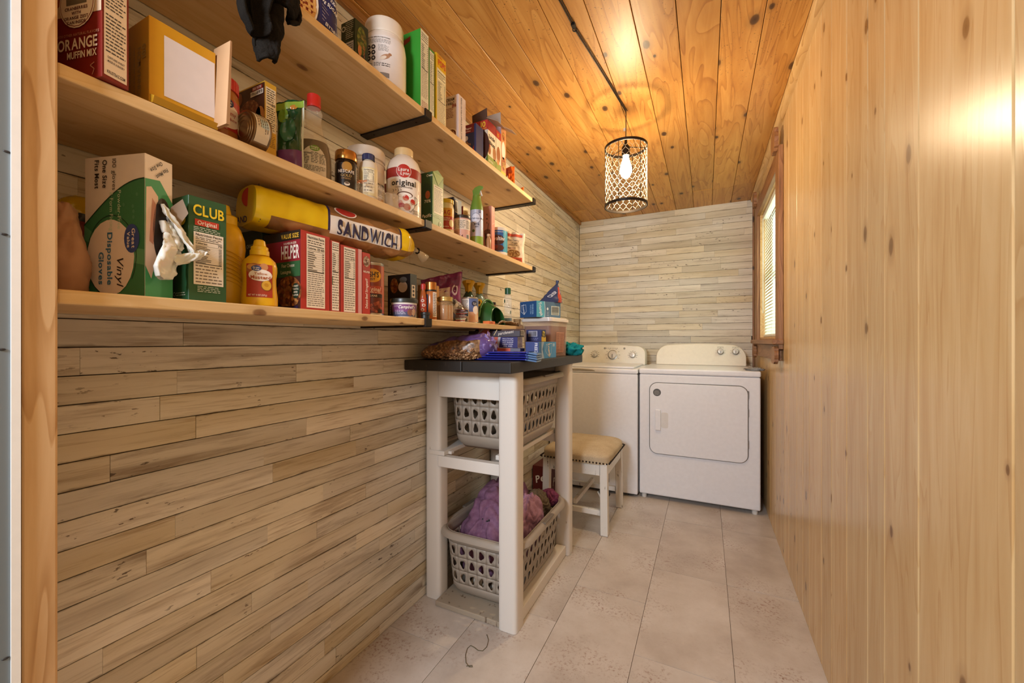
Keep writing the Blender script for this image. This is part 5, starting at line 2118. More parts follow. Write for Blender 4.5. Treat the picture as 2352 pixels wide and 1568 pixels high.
cn.lathe('liquid', [(0.017, 0.002), (0.0185, 0.004), (0.0185, 0.040), (0.0001, 0.0405)], cm('#1f7fae', 0.1))
p = cn.label()
p.rect(-0.022, 0.115, -0.014, 0.130, '#2a5a48', 1)
p.rect(0.012, 0.060, 0.017, 0.075, '#2a5a48', 1)
p.build('label', cn.t, True)


# ================================================================== things on the middle shelf
Z2 = ZSM + 0.0006

bx = Carton('muffin_mix_box', 'dark red muffin mix box at the doorway end of the middle shelf', (0.292, 0.2745, Z2), 0.036, 0.150, 0.205, '#7c1d16', rz=14)
bx.F = Pr(lambda u, v, o: (0.0752 + o, -0.018 + u * 0.036 / 0.052, v))
p = bx.N
p.rect(0, 0.098, 0.150, 0.2, '#d9bfa2', 1)
p.ell(0.030, 0.160, 0.065, 0.055, '#a8542c', 2).ell(0.030, 0.168, 0.055, 0.040, '#bf6e3c', 3)
p.ell(0.104, 0.115, 0.035, 0.037, '#efe2d0', 4).ell(0.104, 0.115, 0.033, 0.035, '#8a2a20', 4.5).ell(0.104, 0.115, 0.032, 0.034, '#efe0cc', 5)
p.rect(0.084, 0.113, 0.124, 0.124, '#6f6a58', 6)
for k in range(9):
    p.ell(0.086 + 0.0045 * k, 0.127 + 0.002 * (k % 2), 0.0035, 0.004, '#a82c24', 7, 10)
for k, s_ in enumerate(('CRANBERRIES', 'WITH', 'ORANGE ZEST', 'CAN INSIDE')):
    p.text(s_, 0.104, 0.107 - k * 0.007, 0.0045, '#5a2018', l=7, wmax=0.048)
p.text('WITH OTHER NATURAL FLAVORS', 0.105, 0.068, 0.004, '#b07a66', l=5, wmax=0.085)
p.text('ORANGE', 0.105, 0.054, 0.016, '#efe2d0', l=5, wmax=0.078)
p.text('MUFFIN MIX', 0.114, 0.037, 0.010, '#efe2d0', l=5, wmax=0.058)
p.text('AL', 0.054, 0.016, 0.007, '#cbb5a2', l=5)
p.strip([(0.134, 0.004), (0.138, 0.012), (0.130, 0.018), (0.138, 0.022)], 0.0015, '#b07a66', 4)
q = bx.F
q.rect(0.004, 0.006, 0.047, 0.200, '#ecdcca', 1)
q.fine(0.007, 0.105, 0.044, 0.195, 18)
q.fine(0.007, 0.040, 0.044, 0.100, 11)
for k, s_ in enumerate(('CONTAINS WHEAT', 'MADE IN A BAKERY')):
    q.text(s_, 0.026, 0.034 - 0.006 * k, 0.003, '#3a302c', l=4, wmax=0.032)
q.text('KRUSTEAZ.COM', 0.026, 0.012, 0.0045, '#3a302c', l=4, wmax=0.034)
bx.done()

t_ = thing('plastic_sack', 'white plastic sack between the red and yellow boxes', 'bag', (0.130, 0.385, Z2))
crumple('sack', t_, (0.055, 0.034, 0.105), cm('#e4dccf', 0.3), 0.22, 4, flat=0.9)

bx = Carton('shipping_box', 'open yellow cardboard box with blank white label', (0.272, 0.3395, Z2), 0.100, 0.080, 0.146, '#d09a22', open_top=True)
bx.F = Pr(lambda u, v, o: (0.0402 + o, -0.05 + u, v * 0.146 / 0.128))
q = bx.F
q.rect(0.020, 0.020, 0.098, 0.110, '#e2dce0', 2)
p = bx.N
p.fine(0.012, 0.02, 0.022, 0.115, 1, '#a98a44', rot90=True)
p.fine(0.030, 0.01, 0.036, 0.105, 1, '#a98a44', rot90=True)
p.text('CINNAMON', 0.050, 0.06, 0.010, '#a98a44', rot=90, wmax=0.08)
p.text('100', 0.066, 0.09, 0.012, '#a98a44', rot=90)
bx.done()
t_ = bx.t
b = MB()
b.prism([(-0.004, 0.004), (0.002, 0.004), (0.006, 0.160), (0.003, 0.160)], lambda a, c, h: (0.028 + h, 0.0505 + a, c), 0, 0.052, cm('#a9825c', 0.7))
o_ = b.build('end_flap', t_)
o_['label'] = 'open kraft-brown end flap'
b = MB()
b.prism([(0.0405, 0.002), (0.048, -0.0), (0.054, 0.010), (0.0405, 0.016)], lambda a, c, h: (a, h, c), -0.049, 0.049, cm('#b58418', 0.5))
b.build('bottom_flap', t_)
o_ = crumple('tissue', t_, (0.020, 0.026, 0.03), cm('#e9dfd2', 0.35), 0.4, 9, flat=0.3)
o_.location = (0.0, 0.0, 0.105)
o_['label'] = 'white plastic liner poking out'

# peanut butter
cn = Can('peanut_butter_jar', 'peanut butter jar with ribbed red lid', (0.205, 0.482, Z2), [(0.030, 0.0), (0.034, 0.004), (0.035, 0.02), (0.034, 0.028), (0.0345, 0.09), (0.034, 0.106), (0.030, 0.114), (0.029, 0.117)], cm('#a8672e', 0.15), cat='jar')
cn.ribbed('lid', 0.0325, 0.115, 0.139, cm('#c0281e', 0.35))
p = cn.label(0.3)
p.rect(-0.045, 0.030, 0.045, 0.092, '#b0302a', 1)
p.ell(0.016, 0.058, 0.026, 0.024, '#efe0d4', 2)
p.ell(0.014, 0.084, 0.011, 0.009, '#27345e', 3)
p.text('Great', 0.014, 0.086, 0.0035, '#efe6da', l=6).text('Value', 0.014, 0.081, 0.0032, '#efe6da', l=6)
p.text('Creamy', 0.014, 0.064, 0.0085, '#b0302a', l=6, bold=0, wmax=0.03)
p.text('Peanut Butter', 0.016, 0.052, 0.0055, '#b0302a', l=6, bold=0, wmax=0.032)
p.text('NET WT 16 OZ (1 LB)', -0.010, 0.034, 0.004, '#efe0d4', l=6, wmax=0.045)
p.ell(-0.026, 0.080, 0.010, 0.008, '#c98a4e', 2)
p.fine(-0.032, 0.044, -0.016, 0.070, 5, '#efd8cc')
p.build('label', cn.t, True)

# tin lying on its rim
t_ = thing('fish_can', 'small tin lying on its rim, leaning on the chicken coating box', 'can', (0.252, 0.520, Z2), 88)
b = MB()
b.lathe([(0.036, -0.0185), (0.0385, -0.0175), (0.0385, -0.015), (0.0375, -0.014), (0.0375, 0.014), (0.0385, 0.015), (0.0385, 0.0175), (0.036, 0.0185)], cm('#8f7a5e', 0.3, 0.8), 40)
for r in (0.033, 0.026, 0.018):
    b.tube([(r * math.cos(a), r * math.sin(a), 0.0185) for a in [2 * math.pi * k / 32 for k in range(32)]], 0.0012, cm('#8f7a5e', 0.3, 0.8), 6, closed=True)
o_ = b.build('tin', t_, smooth=40)
o_.rotation_euler = (0, math.radians(-90), 0)
o_.location = (0, 0, 0.039)
p = Pr(lambda u, v, o: (-v, (0.0379 + o) * math.sin(u / 0.0376), 0.039 - (0.0379 + o) * math.cos(u / 0.0376)), True, 0.0003)
for k0 in (-1.6, 1.2):
    pass
p = Pr(lambda u, v, o: (-v, (0.0379 + o) * math.cos(u / 0.0376 + 2.6), 0.039 + (0.0379 + o) * math.sin(u / 0.0376 + 2.6)), True, 0.0003)
p.rect(-0.05, -0.0135, 0.05, 0.0135, '#e0d3bf', 1)
p.fine(-0.04, -0.011, 0.03, 0.011, 5, '#6a5a48')
p.rect(0.0, -0.012, 0.02, 0.004, '#b9cfd4', 2)
p.build('label', t_, True)

# chicken coating box
bx = Carton('chicken_coating_box', 'brown chicken coating box with yellow side and meat picture', (0.222, 0.565, Z2), 0.027, 0.120, 0.184, '#d9ac3a')
p = bx.N
p.rect(0, 0, 0.12, 0.18, '#4a2416', 1)
p.rect(0, 0, 0.12, 0.045, '#d2a436', 2)
p.ell(0.065, 0.112, 0.042, 0.040, foodmix('crumbed_meat', ['#8a4a2a', '#a8683e', '#6e3820', '#bf8456'], 170), 3)
p.ell(0.080, 0.078, 0.030, 0.018, '#c9977e', 4, rot=-25)
p.ell(0.104, 0.108, 0.016, 0.022, '#c98f4e', 3).ell(0.100, 0.098, 0.014, 0.014, '#2f4a24', 5)
p.ell(0.105, 0.052, 0.020, 0.020, foodmix('crumbed_meat', ['#8a4a2a'], 170), 4)
p.ell(0.025, 0.162, 0.016, 0.016, '#8a4a24', 3)
p.rect(0.078, 0.168, 0.114, 0.176, '#9c2a22', 5)
p.text('GREAT IN THE', 0.096, 0.172, 0.005, '#f0e0d0', l=7, wmax=0.03)
p.rect(0.072, 0.156, 0.117, 0.167, '#efe6d8', 5)
p.text('OVEN or AIR FRYER', 0.0945, 0.1615, 0.0062, '#3a241a', l=7, wmax=0.042)
p.text('MIX', 0.100, 0.012, 0.010, '#3a241a', l=7)
q = bx.F
q.rect(0.002, 0.075, 0.025, 0.172, '#efe2c6', 1)
q.fine(0.004, 0.140, 0.023, 0.170, 6)
q.text('Calories', 0.004, 0.136, 0.0035, '#2a2018', 'l', wmax=0.012)
q.text('20', 0.023, 0.136, 0.005, '#2a2018', 'r')
q.fine(0.004, 0.078, 0.023, 0.130, 11)
q.fine(0.004, 0.040, 0.023, 0.072, 8, '#8a6a2a')
bx.T.rect(0.01, 0.004, 0.11, 0.023, '#4a3016', 1)
bx.done()

po_ = Pouch('chip_bag', 'green and purple snack bag with crimped top edge', (0.218, 0.626, Z2), -56, 0.056, 0.170, 0.026, cm('#1f4a2c', 0.22), crumple=0.006, seed=7, slant=0.28, toppinch=0.1)
p = po_.label(0.25)
p.rect(-0.034, 0.006, 0.030, 0.052, '#6a3a78', 1)
p.ell(0.0, 0.10, 0.018, 0.028, '#2f6a4e', 2).ell(-0.012, 0.135, 0.012, 0.018, '#6f9a3a', 2)
p.rect(-0.034, 0.150, 0.034, 0.166, '#8aa83c', 2)
p.ell(0.012, 0.152, 0.008, 0.006, '#c98a3a', 3)
p.rect(0.030, 0.004, 0.0345, 0.165, '#dfe6d4', 2)
p.build('bag_print', po_.t, True)

# syrup
ps = [(0.036, 0.0), (0.0415, 0.006), (0.0425, 0.040), (0.0415, 0.075), (0.036, 0.105), (0.024, 0.132), (0.0185, 0.150), (0.0175, 0.170), (0.0205, 0.186), (0.0165, 0.198), (0.0140, 0.204)]
cn = Can('syrup_bottle', 'clear syrup bottle half full of dark syrup with red cap', (0.200, 0.706, Z2), ps, cm('#e8d6b8', 0.05, 0, 0.20), sx=0.68, cat='bottle', n=44)
cn.lathe('syrup', [(0.034, 0.003), (0.0400, 0.007), (0.0410, 0.040), (0.0400, 0.075), (0.0345, 0.104), (0.0310, 0.112), (0.0001, 0.1125)], cm('#2a130a', 0.08))
cn.lathe('cap', [(0.0160, 0.200), (0.0165, 0.206), (0.0160, 0.208), (0.0160, 0.230), (0.0140, 0.232)], cm('#c2261e', 0.35), sx=1.0)
p = cn.label(0.4)
p.ell(0.0, 0.054, 0.030, 0.040, '#e0d8cc', 1)
p.rect(-0.030, 0.012, 0.030, 0.050, '#e0d8cc', 1.5)
p.ell(0.002, 0.088, 0.011, 0.0075, '#6f9c34', 3)
p.text('Simply', 0.002, 0.0905, 0.004, '#efe8da', l=5, wmax=0.017)
p.text('smart', 0.002, 0.0855, 0.004, '#efe8da', l=5, wmax=0.015)
p.text('Nutrition', -0.026, 0.074, 0.004, '#241f1c', 'l', l=4, wmax=0.02)
p.text('Facts', -0.027, 0.069, 0.004, '#241f1c', 'l', l=4, wmax=0.012)
p.fine(-0.027, 0.046, -0.010, 0.066, 5)
p.fine(-0.006, 0.050, 0.010, 0.078, 7)
p.fine(0.012, 0.050, 0.027, 0.076, 7)
p.fine(-0.027, 0.030, 0.027, 0.044, 4)
p.bars(0.006, 0.012, 0.028, 0.022, 16)
p.build('label', cn.t, True)

# instant coffee
cn = Can('coffee_jar', 'black instant coffee jar with gold lid', (0.225, 0.786, Z2), [(0.026, 0), (0.0285, 0.003), (0.0285, 0.078), (0.026, 0.086), (0.025, 0.09)], cm('#1d1512', 0.12), cat='jar')
cn.lathe('lid', [(0.0275, 0.0895), (0.0285, 0.092), (0.0280, 0.112), (0.0265, 0.1145), (0.0001, 0.1145)], cm('#c08a44', 0.22, 0.85))
p = cn.label(0.3)
p.rect(-0.026, 0.010, 0.030, 0.078, '#241a16', 1)
p.ell(0.002, 0.068, 0.013, 0.013, '#b9893e', 2)
p.text('NESCAFE', 0.0, 0.055, 0.0078, '#efe6dc', l=5, wmax=0.040)
p.text('GOLD', 0.0, 0.044, 0.0068, '#d9b26a', l=5, bold=0, wmax=0.026)
p.text('ESPRESSO', 0.0, 0.036, 0.0035, '#c9a062', l=5, bold=0, wmax=0.03)
p.ell(0.002, 0.022, 0.007, 0.005, '#e6dccc', 3).ell(0.002, 0.024, 0.005, 0.002, '#4a2a16', 4)
p.rect(0.030, 0.012, 0.050, 0.074, '#b9a184', 1).fine(0.032, 0.016, 0.048, 0.070, 9, '#2a2018')
p.build('label', cn.t, True)

cn = Can('flavour_bottle', 'small pale bottle with navy cap and nutrition label', (0.243, 0.848, Z2), [(0.0235, 0), (0.025, 0.003), (0.025, 0.092), (0.022, 0.106), (0.0135, 0.113), (0.0135, 0.116)], cm('#d9cdb9', 0.35), cat='bottle')
cn.ribbed('cap', 0.0165, 0.114, 0.131, cm('#232a55', 0.35), 28)
p = cn.label()
p.rect(-0.030, 0.010, 0.030, 0.088, '#e2cf9a', 1)
p.rect(-0.030, 0.010, -0.016, 0.050, '#2a2f5a', 2)
p.nutri(-0.014, 0.018, 0.016, 0.084, '0', rows=9, extra=3, bg='#efe3c2')
p.build('label', cn.t, True)

cn = Can('supplement_tub', 'large white supplement tub with white lid behind the small bottles', (0.145, 0.935, Z2), [(0.050, 0), (0.055, 0.004), (0.055, 0.128), (0.054, 0.150), (0.0545, 0.158), (0.050, 0.160), (0.050, 0.165)], cm('#e6dccd', 0.35), cat='tub', n=48)
cn.lathe('lid', [(0.056, 0.163), (0.0575, 0.166), (0.0575, 0.190), (0.0545, 0.196), (0.0001, 0.1965)], cm('#e9e0d3', 0.35), n=48)
cn.lathe('tear_band', [(0.0558, 0.1505), (0.0568, 0.154), (0.0558, 0.1575)], cm('#ddd2c2', 0.35))
p = cn.label()
p.rect(-0.050, 0.008, 0.070, 0.124, '#ded6cf', 1)
p.text('POWER', 0.046, 0.082, 0.013, '#1f1c1c', l=4, wmax=0.042)
p.text('STRENGTH', 0.044, 0.062, 0.013, '#1f1c1c', l=4, wmax=0.052)
p.fine(0.020, 0.048, 0.064, 0.053, 1, '#3a3634')
p.rect(0.030, 0.026, 0.062, 0.044, '#c08a44', 2)
p.build('label', cn.t, True)

# creamer
pc = [(0.050, 0), (0.055, 0.005), (0.055, 0.150), (0.053, 0.166), (0.046, 0.184), (0.034, 0.197), (0.0275, 0.203), (0.0275, 0.206)]
cn = Can('creamer_bottle', 'large white coffee creamer canister with red band', (0.213, 1.030, Z2), pc, cm('#ebe0d2', 0.3), cat='bottle', n=48)
cn.lathe('cap', [(0.0295, 0.2035), (0.0300, 0.206), (0.0295, 0.225), (0.0275, 0.2275), (0.0001, 0.2275)], cm('#e3c690', 0.35))
p = cn.label(0.4)
p.rect(-0.085, 0.122, 0.085, 0.152, '#9c2a22', 1)
p.ell(0.0, 0.140, 0.023, 0.023, '#efe0d4', 2).ell(0.0, 0.140, 0.0215, 0.0215, '#b82c24', 3)
p.text('Laura', -0.001, 0.1445, 0.010, '#f2e6da', l=6, it=0.15, wmax=0.032)
p.text('Lynn', 0.003, 0.1325, 0.010, '#f2e6da', l=6, it=0.15, wmax=0.026)
p.text('original', 0.0, 0.104, 0.017, '#1f1c1c', l=4, wmax=0.078)
p.text('COFFEE CREAMER', 0.0, 0.089, 0.0048, '#3a3432', l=4, bold=0, wmax=0.054)
p.ell(0.010, 0.046, 0.026, 0.030, '#efe6da', 2).ell(0.004, 0.066, 0.024, 0.010, '#5a3526', 3).ell(0.004, 0.0645, 0.021, 0.008, '#efe6da', 4)
p.ell(0.006, 0.056, 0.0095, 0.0095, '#b82c24', 4).ell(0.010, 0.028, 0.011, 0.011, '#b82c24', 4).ell(0.028, 0.046, 0.008, 0.009, '#b82c24', 4).ell(-0.010, 0.040, 0.007, 0.008, '#b82c24', 4)
p.strip([(0.036, 0.064), (0.046, 0.060), (0.047, 0.046), (0.036, 0.036)], 0.0016, '#2a2422', 4)
p.strip([(-0.016, 0.062), (-0.014, 0.022), (0.022, 0.014), (0.034, 0.030), (0.036, 0.066)], 0.0012, '#2a2422', 4)
for k in range(4):
    p.strip([(-0.034 + 0.008 * k, 0.074 + 0.004 * (k % 2)), (-0.031 + 0.008 * k, 0.079), (-0.034 + 0.008 * k, 0.083)], 0.0012, '#3a3432', 4)
p.fine(0.054, 0.040, 0.064, 0.090, 2, '#b82c24', rot90=True, wl=0.012)
p.text('NET WT 35.3 OZ', 0.046, 0.019, 0.0048, '#1f1c1c', l=4, wmax=0.034).text('(2.2 LB) 1kg', 0.046, 0.012, 0.0048, '#1f1c1c', l=4, wmax=0.034)
p.build('label', cn.t, True)

# clear bag in front
t_ = thing('clear_bread_bag', 'limp clear plastic bag crumpled in front of the creamer', 'bag', (0.268, 0.905, Z2))
FILM = cm('#f0e4d0', 0.06, 0, 0.22)


def filmg(u, v):
    y = -0.115 + 0.23 * v
    a = 2 * math.pi * u
    r = 0.017 * (0.5 + 0.7 * math.sin(math.pi * min(1, 0.1 + v * 0.9))) * (1 + 0.5 * fbm(v * 6, math.cos(a) * 1.5, math.sin(a) * 1.5))
    return (0.0 + 0.75 * r * math.cos(a) + 0.010 * fbm(v * 4, 3), y, 0.022 + r * 1.1 * math.sin(a) + 0.006 * math.sin(v * 9))


b = MB()
b.grid(filmg, 20, 60, FILM, closeu=True, matfn=lambda u, v: cm('#d0742e', 0.2, 0, 0.6) if (v < 0.10 and 0.1 < u < 0.4) else (cm('#a83a4a', 0.25, 0, 0.8) if (0.62 < v < 0.70 and 0.9 < u) else FILM))
b.build('film', t_, smooth=True)

bx = Carton('pudding_box', 'pinkish red box lying behind the creamer', (0.125, 1.13, Z2), 0.16, 0.09, 0.185, '#c46a52', facecol={'F': '#d28a6c', 'N': '#8a2f22'})
bx.F.ell(0.06, 0.16, 0.02, 0.016, '#e6b89a', 2)
bx.F.fine(0.03, 0.12, 0.14, 0.14, 2, '#e9c9b4')
bx.done()

# soup carton with folded top
bx = Carton('broth_carton', 'green soup carton with folded gable top', (0.256, 1.126, Z2), 0.064, 0.060, 0.190, '#7f9a4a', facecol={'N': '#2c4a2a'})
q = bx.F
q.poly([(0.0, 0.19), (0.064, 0.19), (0.032, 0.152)], '#97ae5c', 2)
q.strip([(0.0, 0.19), (0.032, 0.150), (0.064, 0.19)], 0.0014, '#55702e', 3)
q.rect(0.006, 0.050, 0.060, 0.148, '#e3dcc2', 1.5)
q.text('Nutrition Facts', 0.033, 0.143, 0.004, '#2a2a1c', l=4, wmax=0.048)
q.fine(0.009, 0.056, 0.057, 0.137, 17)
q.fine(0.004, 0.036, 0.05, 0.046, 3, '#e0e6c8')
q.ell(0.044, 0.018, 0.008, 0.009, '#efe9d8', 3).ell(0.044, 0.018, 0.005, 0.006, '#7f9a4a', 4)
p = bx.N
p.text('70%', 0.040, 0.090, 0.010, '#e6e0c8', l=4)
p.text('Pacific', 0.036, 0.040, 0.011, '#efe9d8', l=4, it=0.2, wmax=0.04)
p.text('Own', 0.048, 0.178, 0.008, '#e6e0c8', l=4)
p.ell(0.034, 0.128, 0.018, 0.026, '#24402a', 2).ell(0.040, 0.112, 0.010, 0.014, '#a85a34', 3)
p.fine(0.028, 0.012, 0.056, 0.022, 2, '#cfd6b4')
bx.done()
b = MB()
b.prism([(-0.030, 0.1905), (0.030, 0.1905), (0.0, 0.205)], lambda a, c, h: (h, a, c), -0.0295, 0.0295, cm('#7f9a4a', 0.42))
b.build('gable_fold', bx.t)

# pasta sauce
cn = Can('pasta_sauce_jar', 'white pasta sauce jar with yellow lid and red label', (0.218, 1.263, Z2), [(0.0255, 0), (0.0285, 0.004), (0.0275, 0.05), (0.0285, 0.105), (0.025, 0.120), (0.0235, 0.124)], cm('#e6d6aa', 0.15), cat='jar')
cn.ribbed('lid', 0.0265, 0.1235, 0.138, cm('#d8b422', 0.3), 30)
p = cn.label(0.35)
p.rect(-0.030, 0.024, 0.036, 0.098, '#b3392a', 1)
p.rect(-0.030, 0.072, 0.036, 0.102, '#d89a2c', 2)
p.text('RAGÚ', -0.002, 0.085, 0.017, '#a82c20', l=5, wmax=0.042)
p.text('GARLIC', 0.002, 0.064, 0.0042, '#f0dccb', l=5).text('ALFREDO SAUCE', 0.002, 0.057, 0.0042, '#f0dccb', l=5, wmax=0.03)
p.ell(0.020, 0.046, 0.011, 0.014, '#e8d29a', 3)
p.fine(-0.016, 0.030, 0.008, 0.036, 1, '#f0dccb')
p.build('label', cn.t, True)
bx = Carton('foil_bag_box', 'navy kitchen box with white lettering behind the sauce jar', (0.168, 1.385, Z2), 0.060, 0.085, 0.200, '#222b4e')
p = bx.N
p.text('Reynolds', 0.066, 0.178, 0.012, '#e6e0d6', l=4, al='c', it=0.15, wmax=0.04)
p.text('KITCHENS', 0.062, 0.160, 0.010, '#e6e0d6', l=4, wmax=0.044)
p.rect(0.0, 0.10, 0.085, 0.145, '#c9bda8', 1)
bx.F.bars(0.010, 0.14, 0.03, 0.19, 8)
bx.F.rect(0, 0, 0.06, 0.12, '#8a8578', 1)
bx.done()

bx = Carton('cracker_tall_box', 'red and cream box with small logo behind pink can', (0.150, 1.485, Z2), 0.040, 0.055, 0.195, '#e2d59c', facecol={'N': '#a82418'})
bx.N.ell(0.036, 0.178, 0.008, 0.008, '#e0a08c', 2).strip([(0.030, 0.170), (0.042, 0.184)], 0.0014, '#a82418', 3)
bx.F.fine(0.006, 0.10, 0.034, 0.18, 9, '#b58a5a')
bx.done()
bx = Carton('hot_cocoa_box', 'grey-brown box directly behind the pink can', (0.190, 1.405, Z2), 0.045, 0.035, 0.125, '#b9a595', facecol={'N': '#c9b5a8'})
bx.N.text('64', 0.017, 0.112, 0.010, '#5a3a34', l=4)
bx.F.fine(0.006, 0.100, 0.040, 0.118, 2, '#5a4a42')
bx.F.poly([(0.012, 0.112), (0.026, 0.112), (0.019, 0.121)], '#6a564c', 2)
bx.done()
cn = Can('frosting_tub', 'pink ingredient tub with dark lid beside the air freshener', (0.225, 1.358, Z2), [(0.030, 0), (0.032, 0.002), (0.0345, 0.088), (0.035, 0.092)], cm('#d9a898', 0.35), cat='tub')
cn.lathe('lid', [(0.0362, 0.089), (0.0368, 0.092), (0.0365, 0.100), (0.033, 0.102), (0.0001, 0.1015)], cm('#2f2722', 0.35))
p = cn.label()
p.rect(-0.045, 0.044, 0.045, 0.084, '#e3d5c2', 1)
p.fine(-0.038, 0.048, -0.022, 0.080, 7)
p.fine(-0.016, 0.048, 0.014, 0.080, 8)
p.fine(0.018, 0.048, 0.036, 0.080, 8)
p.text('64', -0.004, 0.018, 0.010, '#6a3a34', l=4, it=0.1)
p.fine(-0.036, 0.022, -0.014, 0.038, 4, '#7a4a42')
p.bars(0.018, 0.008, 0.034, 0.026, 10)
p.build('label', cn.t, True)

# air freshener
pf = [(0.025, 0), (0.0275, 0.003), (0.0275, 0.150), (0.026, 0.165), (0.021, 0.186), (0.017, 0.200), (0.0165, 0.206)]
cn = Can('air_freshener', 'air freshener spray with green trigger head', (0.238, 1.452, Z2), pf, cm('#c3c9dc', 0.3, 0.2), cat='spray can')
cn.lathe('collar', [(0.0278, 0.150), (0.0265, 0.165), (0.0215, 0.186), (0.0175, 0.200), (0.0170, 0.214)], cm('#6f8f34', 0.35))
b = MB()
hp = [(-0.012, 0.206), (-0.016, 0.222), (-0.018, 0.238), (-0.008, 0.250), (0.010, 0.256), (0.024, 0.252), (0.028, 0.244), (0.024, 0.238), (0.015, 0.234), (0.012, 0.222), (0.012, 0.206)]
b.prism(hp, lambda a, c, h: (a * 0.45 - 0.2 * h, a, c), -0.011, 0.011, cm('#6f8f34', 0.35))
b.build('spray_head', cn.t, bevel=0.004, seg=3)
b = MB()
b.tube([(0.004, 0.016, 0.234), (0.006, 0.019, 0.222), (0.007, 0.022, 0.212)], 0.003, cm('#e0dcd4', 0.35), 8)
b.build('trigger', cn.t, smooth=True)
p = cn.label(0.35)
p.rect(-0.036, 0.004, 0.036, 0.040, '#8aa83c', 1)
p.rect(-0.036, 0.110, 0.036, 0.116, '#39406a', 1)
p.ell(-0.004, 0.113, 0.020, 0.022, '#39406a', 2).ell(-0.004, 0.113, 0.0185, 0.0205, '#d8dbe8', 3)
p.text('febreze', -0.004, 0.113, 0.008, '#2a3050', l=6, bold=0, it=0.1, wmax=0.030)
p.text('AIR', 0.0, 0.088, 0.0075, '#3a3f5a', l=4, sp=0.3)
p.text('MIST', 0.0, 0.078, 0.0042, '#3a3f5a', l=4)
p.rect(0.008, 0.136, 0.017, 0.148, '#39406a', 2).fine(0.009, 0.138, 0.016, 0.147, 4, '#d8dbe8')
p.ell(-0.014, 0.062, 0.006, 0.006, '#4a6a3a', 2)
p.build('label', cn.t, True)

bx = Carton('drink_mix_box', 'tall salmon pink box with iced drink picture', (0.256, 1.548, Z2), 0.030, 0.062, 0.200, '#d8806c', facecol={'N': '#c98672'})
p = bx.N
for k, s_ in enumerate('tet'):
    p.text(s_, 0.040, 0.165 - 0.018 * k, 0.010, '#3a1c18', l=4)
p.poly([(0.030, 0.03), (0.052, 0.03), (0.056, 0.085), (0.026, 0.085)], '#5a2a20', 2)
p.ell(0.041, 0.090, 0.016, 0.010, '#7a4a3a', 3)
p.strip([(0.042, 0.09), (0.048, 0.125)], 0.002, '#2a1c1c', 4)
bx.F.strip([(0.010, 0.165), (0.022, 0.160)], 0.002, '#efc4b4')
bx.F.strip([(0.008, 0.120), (0.024, 0.130)], 0.002, '#efc4b4')
bx.F.fine(0.010, 0.17, 0.018, 0.19, 1, '#efc4b4', rot90=True)
bx.done()
cn = Can('tan_bottle', 'small tan bottle tucked between air freshener and pink box', (0.262, 1.510, Z2), [(0.010, 0), (0.0115, 0.002), (0.0115, 0.040), (0.006, 0.052), (0.006, 0.056)], cm('#a87a52', 0.3), cat='bottle')
cn.lathe('cap', [(0.0075, 0.055), (0.0078, 0.064), (0.006, 0.066)], cm('#caa27a', 0.35))
bx = Carton('raisin_box', 'dull red box behind the blue canister', (0.120, 1.76, Z2), 0.07, 0.06, 0.125, '#a8442c')
bx.F.fine(0.01, 0.10, 0.06, 0.115, 2, '#d9a184')
bx.done()
cn = Can('malt_canister', 'blue malted drink canister with white rim', (0.232, 1.655, Z2), [(0.0415, 0), (0.043, 0.002), (0.043, 0.116), (0.0438, 0.118), (0.0438, 0.124), (0.041, 0.126), (0.0001, 0.1255)], cm('#e3dccf', 0.35), cat='can')
p = cn.label(0.35)
p.rect(-0.062, 0.014, 0.062, 0.112, '#2f5f9c', 1)
p.rect(0.024, 0.014, 0.062, 0.112, '#3fa0bc', 2)
p.text('RICH CHOCOLATE', 0.004, 0.104, 0.0045, '#e6e6e0', l=5, wmax=0.04)
p.ell(-0.002, 0.068, 0.032, 0.022, '#4a2418', 3)
p.text('Ovaltine', -0.002, 0.074, 0.017, '#efe6da', l=6, it=0.2, wmax=0.062)
p.ell(0.002, 0.032, 0.026, 0.014, '#5a2c20', 3).ell(-0.010, 0.036, 0.010, 0.008, '#7a3a2c', 4)
p.rect(-0.062, 0.003, 0.062, 0.014, '#e3dccf', 2)
p.build('label', cn.t, True)

po_ = Pouch('granola_pouch', 'cream granola pouch with coral bands and cereal picture', (0.212, 1.858, Z2), -58, 0.125, 0.165, 0.045, cm('#e6d8c2', 0.4), crumple=0.004, seed=12, slant=-0.12, toppinch=0.08)
p = po_.label(0.4)
p.rect(-0.046, 0.140, 0.046, 0.154, '#c8553c', 1)
p.rect(-0.046, 0.003, 0.046, 0.032, '#c8553c', 1)
p.text('Blackberry', 0.0, 0.122, 0.012, '#3a2a22', l=4, bold=0, wmax=0.062)
p.text('Maple', 0.008, 0.108, 0.010, '#3a2a22', l=4, bold=0, wmax=0.03)
p.text('GRANOLA', 0.0, 0.096, 0.006, '#5a4638', l=4, wmax=0.046)
p.text('PERFECT', -0.008, 0.079, 0.008, '#8a3a2c', l=4, wmax=0.042)
p.ell(0.0, 0.052, 0.036, 0.020, foodmix('granola_picture', ['#8a5a2e', '#c99a56', '#a8743c', '#e0bf86'], 200), 2)
p.ell(-0.028, 0.018, 0.007, 0.008, '#8a5a2e', 2)
p.fine(-0.004, 0.010, 0.040, 0.026, 2, '#4a241c')
p.build('bag_print', po_.t, True)


# ================================================================== things on the uppermost shelf
Z3 = ZST + 0.0006
# charcoal garment hanging over the edge
t_ = thing('charcoal_cloth', 'charcoal fleece garment hanging over the edge of the top shelf', 'cloth', (0.285, 0.50, Z3))
FLEECE = fabric('charcoal_fleece', '#14110e', '#211d19', 420.0, bump=0.6)


